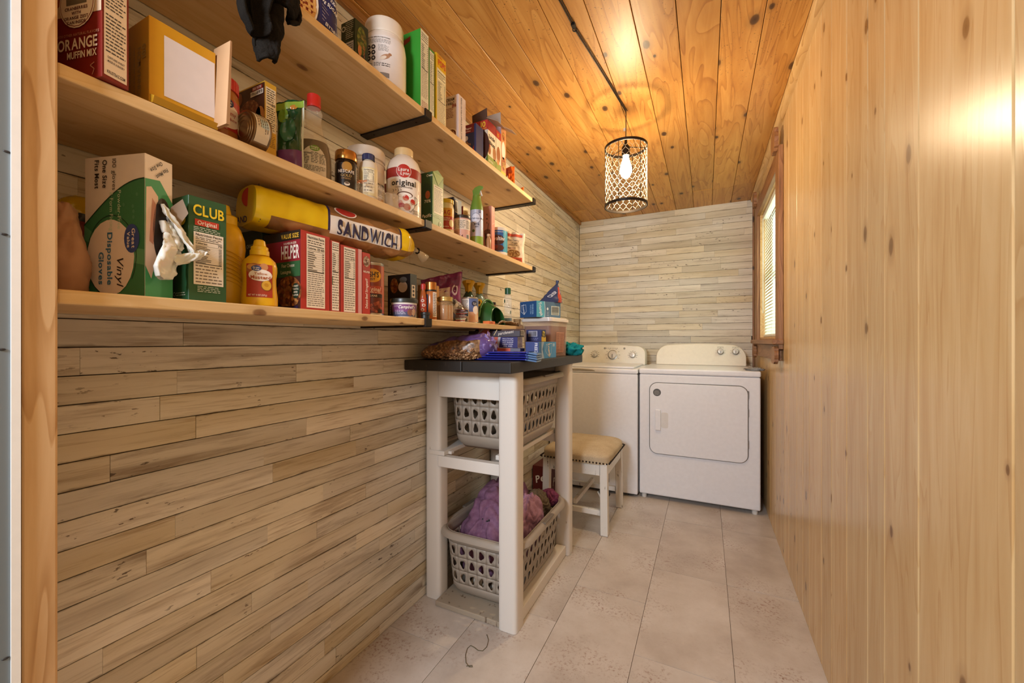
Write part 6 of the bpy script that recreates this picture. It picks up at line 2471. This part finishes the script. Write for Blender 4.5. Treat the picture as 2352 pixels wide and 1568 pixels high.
def drape(part_name, L, R, xw, seed, nf):
    """hanging cloth between a left and a right outline (y, z), with soft round folds"""
    def at(P, v):
        f = v * (len(P) - 1)
        i = min(int(f), len(P) - 2)
        k = f - i
        return (P[i][0] + (P[i + 1][0] - P[i][0]) * k, P[i][1] + (P[i + 1][1] - P[i][1]) * k)

    def fn(u, v):
        l, r = at(L, v), at(R, v)
        y, z = l[0] + (r[0] - l[0]) * u, l[1] + (r[1] - l[1]) * u
        fold = math.sin(u * math.pi * nf + 2.2 * v + seed) * xw * (1 - 0.35 * v)
        z -= 0.010 * math.sin(u * math.pi * nf * 0.5 + seed) * v
        return (0.012 + xw * 0.9 + fold + 0.006 * fbm(u * 3 + seed, v * 4, 1), y + 0.006 * math.cos(u * math.pi * nf + 2.2 * v), z)
    b = MB()
    b.grid(fn, 60, 40, FLEECE)
    return b.build(part_name, t_, smooth=True, solid=0.006)


drape('hanging_fold', [(-0.082, 0.008), (-0.066, -0.075), (-0.040, -0.135), (-0.014, -0.150)], [(0.050, 0.006), (0.045, -0.06), (0.028, -0.100), (0.026, -0.128)], 0.020, 0.4, 3.2)
drape('hanging_corner', [(-0.030, -0.075), (-0.014, -0.13), (-0.004, -0.175), (0.006, -0.192)], [(0.034, -0.075), (0.036, -0.125), (0.030, -0.150), (0.026, -0.194)], 0.014, 2.6, 1.6)
drape('hanging_fold', [(0.010, 0.008), (0.020, -0.035), (0.034, -0.068), (0.044, -0.076)], [(0.092, 0.008), (0.094, -0.035), (0.088, -0.060), (0.062, -0.078)], 0.018, 4.1, 2.2)
b = MB()
b.grid(lambda u, v: (-0.20 + 0.225 * u, -0.085 + 0.175 * v, 0.005 + 0.018 * abs(fbm(u * 5, v * 5, 7)) * (1 - u ** 6) + 0.006), 30, 24, FLEECE)
b.build('folded_part', t_, smooth=True, solid=0.005)

# sugar substitute bag with pie picture
po_ = Pouch('baking_bag', 'navy baking bag with lattice pie picture', (0.215, 0.680, Z3), -8, 0.145, 0.20, 0.075, cm('#232a5c', 0.3), crumple=0.003, seed=21, toppinch=0.35, crimp=False, square=6.0)
p = po_.label(0.35)
p.ell(-0.035, 0.062, 0.040, 0.062, '#e6ddcf', 1).ell(-0.037, 0.062, 0.037, 0.059, '#c9924e', 2).ell(-0.038, 0.062, 0.033, 0.054, '#7a2a1a', 3)
for k in range(5):
    p.rect(-0.064 + 0.0135 * k, 0.024 + abs(k - 2) * 0.008, -0.057 + 0.0135 * k, 0.100 - abs(k - 2) * 0.006, '#d9aa66', 4)
for k in range(6):
    p.rect(-0.068, 0.024 + 0.0145 * k, -0.008, 0.031 + 0.0145 * k, '#cf9c56', 5)
p.text('BAKING & SNACKS', 0.036, 0.122, 0.009, '#e9e6e0', l=5, rot=-18, wmax=0.06)
p.text('50% LESS SUGAR', 0.036, 0.106, 0.010, '#e9e6e0', l=5, rot=-18, wmax=0.060)
p.strip([(0.008, 0.106), (0.066, 0.088)], 0.0012, '#e9e6e0', 4)
p.text('0g SUGAR', 0.040, 0.084, 0.010, '#e9e6e0', l=5, rot=-18, wmax=0.05)
for k in range(5):
    p.strip([(0.014, 0.076 - 0.009 * k), (0.066 - 0.004 * (k % 2), 0.060 - 0.009 * k)], 0.0012, '#c9c8d4', 4)
p.text('ERYTHRITOL', 0.044, 0.024, 0.009, '#e9e6e0', l=5, rot=-18, wmax=0.046)
p.build('bag_print', po_.t, True)

bx = Carton('rice_box', 'dark green boxed rice with nutrition side, behind pie bag', (0.198, 0.842, Z3), 0.050, 0.056, 0.172, '#26391f')
bx.N.rect(0.004, 0.0, 0.050, 0.110, '#c9cdd2', 1)
bx.N.fine(0.007, 0.004, 0.047, 0.106, 16, '#3a3a40')
bx.N.fine(0.020, 0.118, 0.050, 0.168, 9, '#d8d6c4')
bx.N.ell(0.011, 0.152, 0.008, 0.008, '#d8d6c4', 2).ell(0.011, 0.152, 0.005, 0.005, '#26391f', 3)
q = bx.F
q.ell(0.024, 0.120, 0.018, 0.040, foodmix('greens_picture', ['#4a6a24', '#8a9a3a', '#2a4a1c', '#b5a24a'], 120), 2)
q.ell(0.016, 0.088, 0.007, 0.015, '#c9854e', 3)
q.strip([(0.002, 0.060), (0.048, 0.048)], 0.003, '#c9b04a', 3)
q.text('Jasmine', 0.026, 0.030, 0.012, '#c9b04a', l=4, rot=-8, wmax=0.04)
q.fine(0.030, 0.06, 0.036, 0.11, 1, '#b5604a', rot90=True)
bx.done()

pt_ = [(0.058, 0), (0.065, 0.006), (0.067, 0.05), (0.067, 0.150), (0.063, 0.176), (0.056, 0.188), (0.0545, 0.192)]
cn = Can('protein_tub', 'big white protein powder tub with ribbed lid', (0.185, 0.972, Z3), pt_, cm('#ece3d8', 0.35), cat='tub', n=48)
b = MB()
b.lathe([(0.0575, 0.190), (0.059, 0.193), (0.058, 0.199), (0.059, 0.204), (0.058, 0.210), (0.059, 0.215), (0.058, 0.221), (0.0585, 0.228), (0.056, 0.234), (0.0001, 0.2345)], cm('#e6dac9', 0.4), 48)
b.build('lid', cn.t, smooth=50)
p = cn.label()
p.rect(-0.062, 0.030, 0.062, 0.168, '#e8e2de', 1)
p.text('PURE AND SIMPLE PROTEIN POWDER', -0.018, 0.160, 0.0032, '#2a2624', l=3, wmax=0.07)
p.fine(-0.055, 0.142, 0.018, 0.155, 4, '#8a8480')
for i in range(2):
    for j in range(3):
        p.ell(-0.048 + 0.0155 * i, 0.130 - 0.0165 * j, 0.0066, 0.0070, '#2a2624', 2)
        p.ell(-0.048 + 0.0155 * i, 0.130 - 0.0165 * j, 0.0025, 0.0030, '#cfcac4', 3)
p.fine(-0.018, 0.118, 0.012, 0.138, 6, '#8a8480')
p.ell(0.002, 0.102, 0.016, 0.007, '#b58a6a', 2, rot=28).ell(-0.004, 0.098, 0.011, 0.005, '#e9dccb', 3, rot=28).ell(0.016, 0.112, 0.005, 0.004, '#a87a5a', 3)
p.rect(-0.054, 0.062, -0.034, 0.082, '#d9d4d0', 2).fine(-0.052, 0.064, -0.036, 0.082, 4, '#24242a')
p.fine(-0.031, 0.072, -0.010, 0.084, 3, '#24242a').fine(-0.008, 0.072, 0.016, 0.084, 2, '#24242a')
p.ell(-0.020, 0.048, 0.006, 0.008, '#3a3634', 2).rect(-0.012, 0.040, 0.014, 0.054, '#8a8480', 2)
p.build('label', cn.t, True)


def cereal(name, label, corner, w, d, h, col, fn, **kw):
    bx = Carton(name, label, corner, w, d, h, col, **kw)
    fn(bx)
    bx.done()
    return bx


def c1(bx):
    bx.F.rect(0.001, 0.002, 0.042, 0.262, '#e6e2c8', 1)
    bx.F.nutri(0.003, 0.040, 0.040, 0.258, None, rows=12, extra=22, bg='#e6e2c8')
    bx.F.fine(0.006, 0.008, 0.038, 0.034, 5, '#a85a5a')
    bx.N.poly([(0.0, 0.215), (0.052, 0.232), (0.055, 0.248), (0.0, 0.235)], '#7c2a1c', 1)


def c2(bx):
    bx.F.rect(0.003, 0.004, 0.027, 0.222, '#e2e2c6', 1)
    bx.F.nutri(0.004, 0.02, 0.026, 0.220, None, rows=12, extra=20, bg='#e2e2c6')


def c3(bx):
    bx.F.rect(0.004, 0.0, 0.056, 0.190, '#ebe2ba', 1)
    bx.F.nutri(0.006, 0.006, 0.054, 0.186, None, rows=12, extra=16, bg='#ebe2ba')
    bx.F.text("POPS", 0.032, 0.212, 0.020, '#c83c2c', l=4, wmax=0.042)
    bx.F.text('CORN', 0.020, 0.232, 0.006, '#c83c2c', l=4)


cereal('cereal_box', 'tall green cereal box right behind the white protein tub', (0.268, 1.0455, Z3), 0.043, 0.095, 0.262, '#2f8a2c', c1)
cereal('cereal_box', 'shorter green-edged cereal box second behind the protein tub', (0.268, 1.0905, Z3), 0.030, 0.095, 0.230, '#3f8a2e', c2)
cereal('cereal_box', 'bright yellow puffed cereal box', (0.268, 1.1305, Z3), 0.058, 0.095, 0.240, '#dcb01c', c3)


def c4(bx):
    p = bx.N
    p.text('CREAM', 0.048, 0.165, 0.011, '#2a2624', l=4, wmax=0.036, it=0.1)
    p.text('of WHEAT', 0.046, 0.150, 0.010, '#2a2624', l=4, wmax=0.040)
    p.text('86', 0.066, 0.140, 0.012, '#8a2a20', l=4)
    p.fine(0.030, 0.095, 0.062, 0.135, 7, '#8a5a54')
    p.ell(0.054, 0.028, 0.026, 0.028, '#e9e2dc', 2).ell(0.054, 0.028, 0.021, 0.023, foodmix('berry_bowl', ['#7a2a20', '#d9c2ae', '#9c4434', '#5a1c18'], 260), 3)
    bx.F.text('Cream of Wheat & Cream of Rice Hot Cereals', 0.018, 0.090, 0.007, '#2a2624', l=4, rot=90, wmax=0.165)
    bx.F.fine(0.036, 0.10, 0.042, 0.16, 1, '#c09a7c', rot90=True)


cereal('hot_cereal_box', 'grey-white hot cereal box with berry bowl picture', (0.262, 1.278, Z3), 0.050, 0.085, 0.180, '#d3c6c4', c4)


def c5(bx):
    p = bx.N
    p.rect(0.0, 0.105, 0.07, 0.140, '#7c1f24', 1)
    p.text('Pepper', 0.044, 0.124, 0.008, '#efe0d8', l=4, it=0.2, wmax=0.03)
    p.fine(0.020, 0.108, 0.066, 0.116, 1, '#efe0d8')
    p.poly([(0.045, 0.0), (0.07, 0.0), (0.07, 0.05)], '#b53428', 2)
    p.ell(0.034, 0.085, 0.008, 0.010, '#d9d4d8', 2)
    p.text('Dark', 0.045, 0.062, 0.008, '#d9a04e', l=4, rot=-30)


cereal('drink_packet_box', 'navy and red box between hot cereal and muffin snacks', (0.255, 1.418, Z3), 0.060, 0.080, 0.140, '#27305e', c5)


def c6(bx):
    p = bx.N
    p.rect(0.0, 0.150, 0.078, 0.192, '#b3342a', 1)
    p.text('10', 0.056, 0.174, 0.022, '#e8c23a', l=5, wmax=0.034)
    p.text('POUCHES', 0.054, 0.156, 0.006, '#e8a43a', l=5, wmax=0.036)
    p.rect(0.0, 0.0, 0.078, 0.150, '#cdbfae', 1)
    p.ell(0.050, 0.085, 0.036, 0.062, '#4a2618', 2).ell(0.058, 0.144, 0.006, 0.008, '#3a1c12', 3)
    p.poly([(0.06, 0.0), (0.078, 0.0), (0.078, 0.05)], '#5f7a2a', 3)
    p.rect(0.028, 0.010, 0.056, 0.034, '#e0d4c4', 3).text('20', 0.042, 0.022, 0.010, '#2a1c14', l=5)
    q = bx.F
    q.rect(0.0, 0.150, 0.072, 0.192, '#9c2c28', 1)
    q.rect(0.0, 0.0, 0.072, 0.150, '#e8ddc8', 1)
    q.text('Little', 0.036, 0.126, 0.016, '#2a1c14', l=4, wmax=0.05)
    q.text('Bites', 0.038, 0.100, 0.016, '#2a1c14', l=4, wmax=0.05)
    q.rect(0.004, 0.082, 0.022, 0.096, '#b5442c', 2)
    q.ell(0.014, 0.066, 0.012, 0.018, '#9c5c2c', 2).ell(0.058, 0.066, 0.014, 0.030, '#a8703c', 2)
    q.rect(0.0, 0.0, 0.072, 0.042, '#8a9a3c', 2)
    q.text('100% REAL', 0.028, 0.022, 0.008, '#e9e4cc', l=4, wmax=0.04)


bx = cereal('snack_muffin_box', 'open red and brown muffin snack box with raised flap', (0.265, 1.498, Z3), 0.072, 0.078, 0.192, '#8e3026', c6, group='muffin snack boxes', open_top=True)
b = MB()
b.prism([(-0.037, 0.0), (0.037, 0.0), (0.037, 0.046), (-0.037, 0.030)], lambda a, c, h: (a, -0.036 + h - c * 0.1, 0.1925 + c), 0, 0.001, cm('#4a2e1c', 0.6))
o_ = b.build('raised_flap', bx.t)
b = MB()
b.obox((0.062, -0.004, 0.186), (0.024, 0.004, -0.011), (0.002, 0.034, 0.0), (0.0, 0.0, 0.0007), cm('#a8927c', 0.6))
b.build('aisle_flap', bx.t)


def c7(bx):
    q = bx.F
    q.rect(0, 0.150, 0.048, 0.185, '#b3342a', 1)
    q.text('10', 0.018, 0.166, 0.016, '#e8a43a', l=4)
    q.rect(0, 0, 0.048, 0.150, '#e6dac4', 1)
    q.ell(0.022, 0.080, 0.017, 0.036, '#9c5c2c', 2)
    q.rect(0, 0, 0.048, 0.040, '#8a9a3c', 2)
    q.ell(0.018, 0.045, 0.012, 0.012, '#c98a4e', 3)


cereal('snack_muffin_box', 'closed muffin snack box behind the open one', (0.265, 1.5725, Z3), 0.048, 0.078, 0.185, '#8e3026', c7, group='muffin snack boxes')


def c8(bx):
    p = bx.N
    p.text('Unwrap a snack to go!', 0.074, 0.105, 0.008, '#6a2a5a', l=4, rot=90, wmax=0.12)
    p.bars(0.066, 0.008, 0.080, 0.030, 10, True)
    q = bx.F
    q.ell(0.022, 0.120, 0.018, 0.040, '#efe6da', 2)
    q.ell(0.022, 0.060, 0.020, 0.030, foodmix('bar_picture', ['#d98a2e', '#b5442c', '#e0b85a', '#8a3a2a'], 150), 2)
    q.rect(0.0, 0.0, 0.045, 0.022, '#d9c23a', 2)
    q.ell(0.024, 0.185, 0.014, 0.020, foodmix('bar_picture', ['#d98a2e'], 150), 2)


bx = cereal('granola_bar_box', 'lavender granola bar box with open grey flap on top shelf', (0.265, 1.622, Z3), 0.048, 0.085, 0.222, '#b7a3b0', c8, facecol={'F': '#d3925e'}, open_top=True)
b = MB()
b.prism([(-0.041, 0.0), (0.041, 0.0), (0.041, 0.062), (-0.041, 0.060)], lambda a, c, h: (a, -0.0235 + h - 0.05 * c, 0.2225 + c), 0, 0.001, cm('#a89a8c', 0.6))
b.build('raised_flap', bx.t)
b = MB()
b.obox((0.070, 0.0, 0.208), (0.026, 0.004, -0.015), (0.0, 0.022, 0.0), (0, 0, 0.0007), cm('#b5a896', 0.6))
b.build('aisle_flap', bx.t)

po_ = Pouch('orange_bag', 'upright crinkled orange snack bag on the top shelf', (0.215, 1.785, Z3), -50, 0.080, 0.105, 0.035, cm('#d0601c', 0.22), crumple=0.008, seed=31, slant=0.35, toppinch=0.1)
p = po_.label(0.25)
p.rect(-0.036, 0.008, 0.004, 0.095, '#a82c18', 1)
p.ell(-0.012, 0.055, 0.012, 0.022, '#e6d6c4', 2).ell(-0.012, 0.055, 0.006, 0.013, '#2a1c18', 3)
p.build('bag_print', po_.t, True)
Pouch('orange_bag', 'small folded orange bag at the far end of the top shelf', (0.205, 1.935, Z3), -70, 0.060, 0.050, 0.022, cm('#d8701c', 0.25), crumple=0.006, seed=36, slant=0.5, toppinch=0.1)


# ================================================================== things on the black stand top
Z4 = ZTT + 0.0006
# bag of pinto beans
t_ = thing('bean_bag', 'purple and clear bag of dry pinto beans on the stand', 'bag', (0.190, 1.392, Z4))
BEANM = foodmix('pinto_beans', ['#8a5f3c', '#a87c54', '#6e4a2e', '#b99068', '#5a3a22'], 105, 0.35)
PURB = cm('#5f4a86', 0.2)


def beanp(u, v, off=0.0):
    """u 0..1 around, v 0..1 along X"""
    a = 2 * math.pi * u
    e = math.sin(math.pi * min(1, max(0, v))) ** 0.42
    x = -0.175 + 0.335 * v
    w = fbm(v * 5, math.cos(a) * 1.3, math.sin(a) * 1.3)
    h = 0.034 + 0.036 * v
    yy = 0.088 * e * math.copysign(abs(math.cos(a)) ** 0.8, math.cos(a)) * (1 + 0.10 * w)
    zz = h * e * math.copysign(abs(math.sin(a)) ** 0.75, math.sin(a)) * (1 + 0.22 * w)
    lift = 0.034 * max(0, v - 0.35) * (1 if zz > -1 else 0) * max(0.0, 0.4 + 0.6 * (yy / 0.09))
    if zz < -0.6 * h:
        zz = -0.6 * h + (zz + 0.6 * h) * 0.2
    return (x, yy, 0.6 * h + zz + lift + 0.0070)


b = MB()
b.grid(beanp, 48, 60, BEANM, closeu=True, matfn=lambda u, v: PURB if (0.02 < u < (0.40 + 0.0 * v) or v > 0.90) else BEANM)
b.build('bag', t_, smooth=True)
o_ = crumple('gathered_end', t_, (0.034, 0.050, 0.048), cm('#8674b0', 0.08), 0.55, 5, freq=3.0, flat=0.6)
o_.location = (0.125, 0.012, 0.020)
o_['label'] = 'shiny crinkled bag end'
p = Pr(lambda u, v, o: tuple(Vector(beanp(0.64 + v / 0.3, 0.5 + u / 0.375)) + Vector((0, -o - 0.001, 0))), False, 0.0004)
p.text('PINTO BEANS', 0.055, 0.06, 0.007, '#c9bede', l=3, wmax=0.06, rot=4)
p.rect(-0.085, 0.010, -0.030, 0.024, '#d9aa3a', 1)
p.build('bag_print', t_)
# a scatter of loose-looking beans pressed against the film: modelled lumps on the near side
bb = MB()
rr = random.Random(9)
for k in range(240):
    v = rr.uniform(0.05, 0.86)
    u = rr.uniform(0.50, 0.70)
    c = beanp(u, v)
    bb.ball((c[0], c[1] - 0.0005, c[2]), (0.0062, 0.0042, 0.0042), cm(rr.choice(('#8a5f3c', '#a87c54', '#6e4a2e', '#b99068')), 0.3), 7, 5)
o_ = bb.build('beans', t_, smooth=True)
o_['kind'] = 'stuff'

# stack of blue folded sleeves (zip bags)
t_ = thing('blue_sleeve_stack', 'stack of flat shiny blue folded sleeves overhanging the stand edge', 'sleeves', (0.372, 1.420, Z4), 9)
for k in range(4):
    b = MB()
    z0, z1 = 0.001 + 0.0088 * k, 0.0085 + 0.0088 * k
    x0, x1 = -0.150 + 0.004 * k, 0.118 + 0.003 * (k % 2)
    n = 14

    def sl(u, v, z0=z0, z1=z1, x0=x0, x1=x1):
        a = 2 * math.pi * v
        x = x0 + (x1 - x0) * u
        drop = 0.016 * max(0, (u - 0.72) / 0.28) ** 2 * 0.0
        hw = 0.055 - 0.002 * k
        y = hw * math.copysign(abs(math.cos(a)) ** 0.35, math.cos(a))
        z = (z0 + z1) / 2 + (z1 - z0) / 2 * math.sin(a) - drop
        return (x, y, z)
    b.grid(lambda u, v: sl(v, u), 20, n, cm('#3138a0', 0.2), closeu=True)
    b.build('sleeve', t_, smooth=50)
    b = MB()
    b.prism([(x1 - 0.008, -0.0552 + 0.002 * k), (x1 + 0.030, -0.030), (x1 + 0.030, 0.05), (x1 - 0.008, 0.053)], lambda a, c, h, x1=x1: (a, c, h - max(0, a - x1) * 0.25), z0 + 0.0008, z1 - 0.0005, cm('#5f86b8', 0.25))
    b.build('sleeve_tip', t_, bevel=0.001, seg=1)

# foil and wrap cartons
bx = Carton('foil_carton', 'long blue and orange everyday foil carton under others', (0.400, 1.535, Z4), 0.055, 0.26, 0.045, '#2a3478', rz=4)
p = bx.N
p.rect(0.12, 0.0, 0.215, 0.045, '#d4624a', 1)
p.poly([(0.105, 0), (0.112, 0), (0.118, 0.045), (0.111, 0.045)], '#c9c6cc', 2).poly([(0.116, 0), (0.121, 0), (0.127, 0.045), (0.122, 0.045)], '#20264e', 2)
p.text('EVERYDAY', 0.168, 0.022, 0.014, '#2a1f3c', l=4, wmax=0.07)
p.rect(0.215, 0.0, 0.26, 0.045, '#6a6878', 2)
p.text('Reynolds', 0.238, 0.022, 0.012, '#efe9e4', l=4, it=0.2, wmax=0.036)
bx.done()
bx = Carton('wrap_carton', 'purple and coral wrap carton resting on the foil carton', (0.385, 1.540, Z4 + 0.0465), 0.055, 0.24, 0.046, '#2c2a6a', rz=2)
p = bx.N
p.rect(0.045, 0, 0.155, 0.046, '#cc6253', 1)
p.poly([(0.070, 0), (0.078, 0), (0.086, 0.046), (0.078, 0.046)], '#c9c6cc', 2)
p.poly([(0.140, 0), (0.152, 0), (0.162, 0.046), (0.150, 0.046)], '#b9b6c0', 2)
p.rect(0.155, 0, 0.24, 0.046, '#2c2a6a', 1.5)
p.ell(0.112, 0.028, 0.014, 0.011, '#efe4dc', 3).ell(0.112, 0.028, 0.009, 0.007, '#5a5a66', 4)
p.text('NONSTICK', 0.106, 0.009, 0.006, '#4a1f28', l=4, wmax=0.04)
for k, s_ in enumerate(('Heavy Strength', 'Moisture Proof Seal', 'EASY CLEANUP', 'FREEZE. COOK.', 'GRILL. BAKE.')):
    p.text(s_, 0.196, 0.039 - 0.008 * k, 0.0048, '#d8d2e2', l=4, wmax=0.05)
bx.F.rect(0, 0, 0.055, 0.046, '#b9b0c2', 1)
bx.F.fine(0.004, 0.004, 0.05, 0.042, 6, '#3a2f5a')
bx.done()
bx = Carton('open_wrap_carton', 'open dark wrap carton lying on top of the purple carton', (0.395, 1.545, Z4 + 0.0935), 0.055, 0.24, 0.026, '#3a2f38', rz=6, open_top=True)
p = bx.N
p.rect(0.05, 0.0, 0.10, 0.034, '#c06a56', 1)
p.strip([(0.03, 0.0), (0.07, 0.034)], 0.006, '#b9b2b6', 2)
p.strip([(0.12, 0.006), (0.135, 0.030)], 0.003, '#d9c08a', 2)
p.text('parchment', 0.175, 0.018, 0.012, '#d9ccc0', l=4, it=0.3, wmax=0.07, rot=8)
bx.F.bars(0.006, 0.006, 0.05, 0.028, 12)
bx.done()
b = MB()
b.obox((0, 0.036, 0.030), (0.118, 0, 0), (0, 0.012, 0.005), (0, 0.0002, 0.0005), cm('#4a3f48', 0.5))
b.build('lid_flap', bx.t)

bx = Carton('freezer_bag_box', 'bright blue freezer bag box standing on the stand edge', (0.470, 1.568, Z4), 0.215, 0.060, 0.072, '#2a6db0')
q = bx.F
q.rect(0.055, 0.0, 0.215, 0.072, '#3a8fd0', 1)
q.poly([(0.030, 0.0), (0.062, 0.0), (0.040, 0.04), (0.062, 0.072), (0.028, 0.072)], '#9cb8d8', 2)
sh = [(0.085, 0.062), (0.160, 0.066), (0.150, 0.020), (0.112, 0.008), (0.078, 0.030)]
q.poly(sh, '#cfe0ee', 2)
q.poly([(0.119 + (a - 0.119) * 0.92, 0.038 + (c - 0.038) * 0.92) for a, c in sh], '#3a8fd0', 3)
q.text('Triumph', 0.120, 0.036, 0.024, '#101c34', rot=-68, l=5, wmax=0.062)
q.text('Triumph', 0.1185, 0.0355, 0.024, '#efeae4', rot=-68, l=6, wmax=0.060)
q.rect(0.168, 0.050, 0.195, 0.066, '#7fb4e0', 2)
q.fine(0.171, 0.053, 0.192, 0.063, 2, '#efe9f4')
bx.N.rect(0, 0, 0.06, 0.072, '#3a4a86', 1)
bx.N.text('FREEZER', 0.048, 0.036, 0.012, '#e6e6ee', rot=-90, l=4, wmax=0.062)
bx.done()

bx = Carton('zipper_bag_box', 'small navy box with barcode and yellow end', (0.430, 1.70, Z4 + 0.0735), 0.055, 0.075, 0.054, '#22285e')
bx.N.bars(0.012, 0.022, 0.055, 0.048, 16, bg='#b9b8cc')
bx.N.fine(0.018, 0.004, 0.06, 0.018, 2, '#8a8ac0')
bx.F.rect(0, 0, 0.055, 0.022, '#d8b02a', 1)
bx.F.ell(0.026, 0.034, 0.018, 0.014, '#d8c23a', 2)
bx.F.text('120', 0.027, 0.030, 0.020, '#1a1a24', l=4, wmax=0.042, rot=-10)
bx.done()

# clear storage container with lid
t_ = thing('storage_container', 'clear plastic storage container of brown contents with white lid', 'container', (0.355, 1.945, Z4), -8)
CLB = cm('#d9b8a8', 0.05, 0, 0.32)


def rbox(b, w, d, z0, z1, r, mat, taper=0.0):
    n = 8
    ring = []
    for zi, (z, tp) in enumerate(((z0, taper), (z1, 0.0))):
        for cx_, cy_, a0 in ((w / 2 - r - tp, d / 2 - r - tp, 0), (-(w / 2 - r - tp), d / 2 - r - tp, 90), (-(w / 2 - r - tp), -(d / 2 - r - tp), 180), (w / 2 - r - tp, -(d / 2 - r - tp), 270)):
            for k in range(n + 1):
                a = math.radians(a0 + 90 * k / n)
                ring.append((cx_ + r * math.cos(a), cy_ + r * math.sin(a), z))
    m = 4 * (n + 1)
    fs = [tuple(reversed(range(m))), tuple(range(m, 2 * m))]
    for k in range(m):
        k2 = (k + 1) % m
        fs.append((k, k2, m + k2, m + k))
    b.add(ring, fs, mat)


b = MB()
rbox(b, 0.165, 0.20, 0.0, 0.172, 0.018, CLB, 0.006)
b.build('tub', t_, smooth=40)
b = MB()
rbox(b, 0.153, 0.188, 0.003, 0.150, 0.016, cm('#6e3f36', 0.5), 0.005)
b.build('contents', t_, smooth=40)
b = MB()
rbox(b, 0.176, 0.21, 0.1725, 0.187, 0.02, cm('#dcd3cc', 0.3))
rbox(b, 0.160, 0.194, 0.187, 0.192, 0.018, cm('#dcd3cc', 0.3))
b.build('lid', t_, smooth=40)
p = Pr(lambda u, v, o: (0.0832 + o - 0.006 * (1 - v / 0.172), u, v))
p.rect(-0.035, 0.018, 0.05, 0.12, '#b07c62', 1)
p.fine(-0.030, 0.022, 0.004, 0.116, 12, '#7a4a3a')
p.fine(0.010, 0.022, 0.046, 0.116, 12, '#7a4a3a')
p.build('sticker', t_)

bx = Carton('freezer_bag_box', 'blue freezer bag box lying on the storage container lid', (0.365, 1.800, Z4 + 0.1925), 0.175, 0.115, 0.078, '#2f6a92', rz=-22, facecol={'F': '#4a6a86'})
q = bx.F
q.rect(0.0, 0.0, 0.055, 0.078, '#4fa6bc', 1)
q.strip([(0.055, 0.078), (0.060, 0.04), (0.057, 0.0)], 0.004, '#b9d4de', 2)
q.text('Triumph', 0.028, 0.040, 0.018, '#e6eef0', rot=-78, l=4, wmax=0.066)
q.bars(0.105, 0.014, 0.165, 0.058, 18, True, bg='#c9cfc4')
q.ell(0.078, 0.042, 0.006, 0.007, '#d9e2e6', 2)
q.fine(0.072, 0.006, 0.086, 0.030, 3, '#b9c9d0')
bx.N = Pr(lambda u, v, o: (-0.0575 + u * 0.115 / 0.15, -0.0877 - o, v))
p = bx.N
bx.N.rect(0, 0, 0.15, 0.078, '#1f4f86', 0.4)
sh = [(0.012, 0.060), (0.055, 0.062), (0.060, 0.030), (0.040, 0.014), (0.010, 0.030)]
p.strip(sh + sh[:1], 0.0022, '#cfdce6', 2)
p.text('Triumph', 0.036, 0.040, 0.013, '#dfe8ee', rot=-72, l=4, wmax=0.05)
p.text('FREEZER', 0.118, 0.038, 0.012, '#9cc0de', rot=-90, l=4, wmax=0.05)
p.text('GALLON', 0.100, 0.038, 0.010, '#9cc0de', rot=-90, l=4, wmax=0.044)
bx.done()

t_ = thing('snack_bag', 'navy and red cone-twisted snack bag on the upper freezer box', 'bag', (0.385, 1.93, Z4 + 0.2712), -50)
NV = cm('#2c3a5e', 0.25)
b = MB()


def cone(u, v):
    a = 2 * math.pi * u
    k = (1 - v) ** 0.85
    w = 1 + 0.15 * fbm(math.cos(a) * 2, math.sin(a) * 2, v * 4)
    return (0.024 * k * w * math.cos(a) + 0.004, 0.062 * k * w * math.sin(a) + 0.034 * v + 0.004, 0.100 * v)


b.grid(cone, 36, 24, NV, closeu=True, matfn=lambda u, v: cm('#a8402e', 0.25) if 0.08 < u < 0.2 and v < 0.8 else NV)
b.tube([(0.004, 0.037, 0.094), (0.004, 0.040, 0.112)], 0.006, NV, 10, rs=[0.006, 0.009])
b.build('bag', t_, smooth=60)
p = Pr(lambda u, v, o: tuple(Vector(cone(-0.04 + u, v)) + Vector((0.0012 + o, 0, 0))), False, 0.0004)
p.text('CRISP', 0.0, 0.40, 0.09, '#c9d0dc', rot=70, l=3, wmax=0.32)
p.build('bag_print', t_)

t_ = thing('kraft_wrapper', 'crumpled kraft paper wrapper at the end of the lowest shelf', 'paper', (0.232, 1.860, Z4))
b = MB()
b.grid(lambda u, v: (0.018 * math.cos(2 * math.pi * u) * (1 + 0.3 * fbm(u * 4, v * 5)) + 0.015 * v, 0.020 * math.sin(2 * math.pi * u) * (1 + 0.3 * fbm(u * 4, v * 5, 3)) - 0.03 * v, 0.185 * v), 24, 24, cm('#a98a5e', 0.7), closeu=True, matfn=lambda u, v: cm('#5f6a34', 0.6) if (v < 0.75 and u < 0.3) else cm('#a98a5e', 0.7))
b.build('paper', t_, smooth=True)

t_ = thing('teal_cloth', 'teal cloth rolled up at the far corner of the stand', 'cloth', (0.430, 2.115, Z4))
TEAL = fabric('teal_cotton', '#12646a', '#1f8288', 240.0, bump=0.3)
o_ = crumple('cloth', t_, (0.075, 0.060, 0.042), TEAL, 0.35, 6, flat=0.6, freq=2.6)
b = MB()
b.tube([(0.0 + 0.055 * math.sin(a) * 0.6, -0.02 + 0.02 * math.cos(a), 0.030 + 0.012 * math.sin(a * 2)) for a in [k * 0.35 for k in range(9)]], 0.010, TEAL, 10)
b.build('rolled_edge', t_, smooth=True)
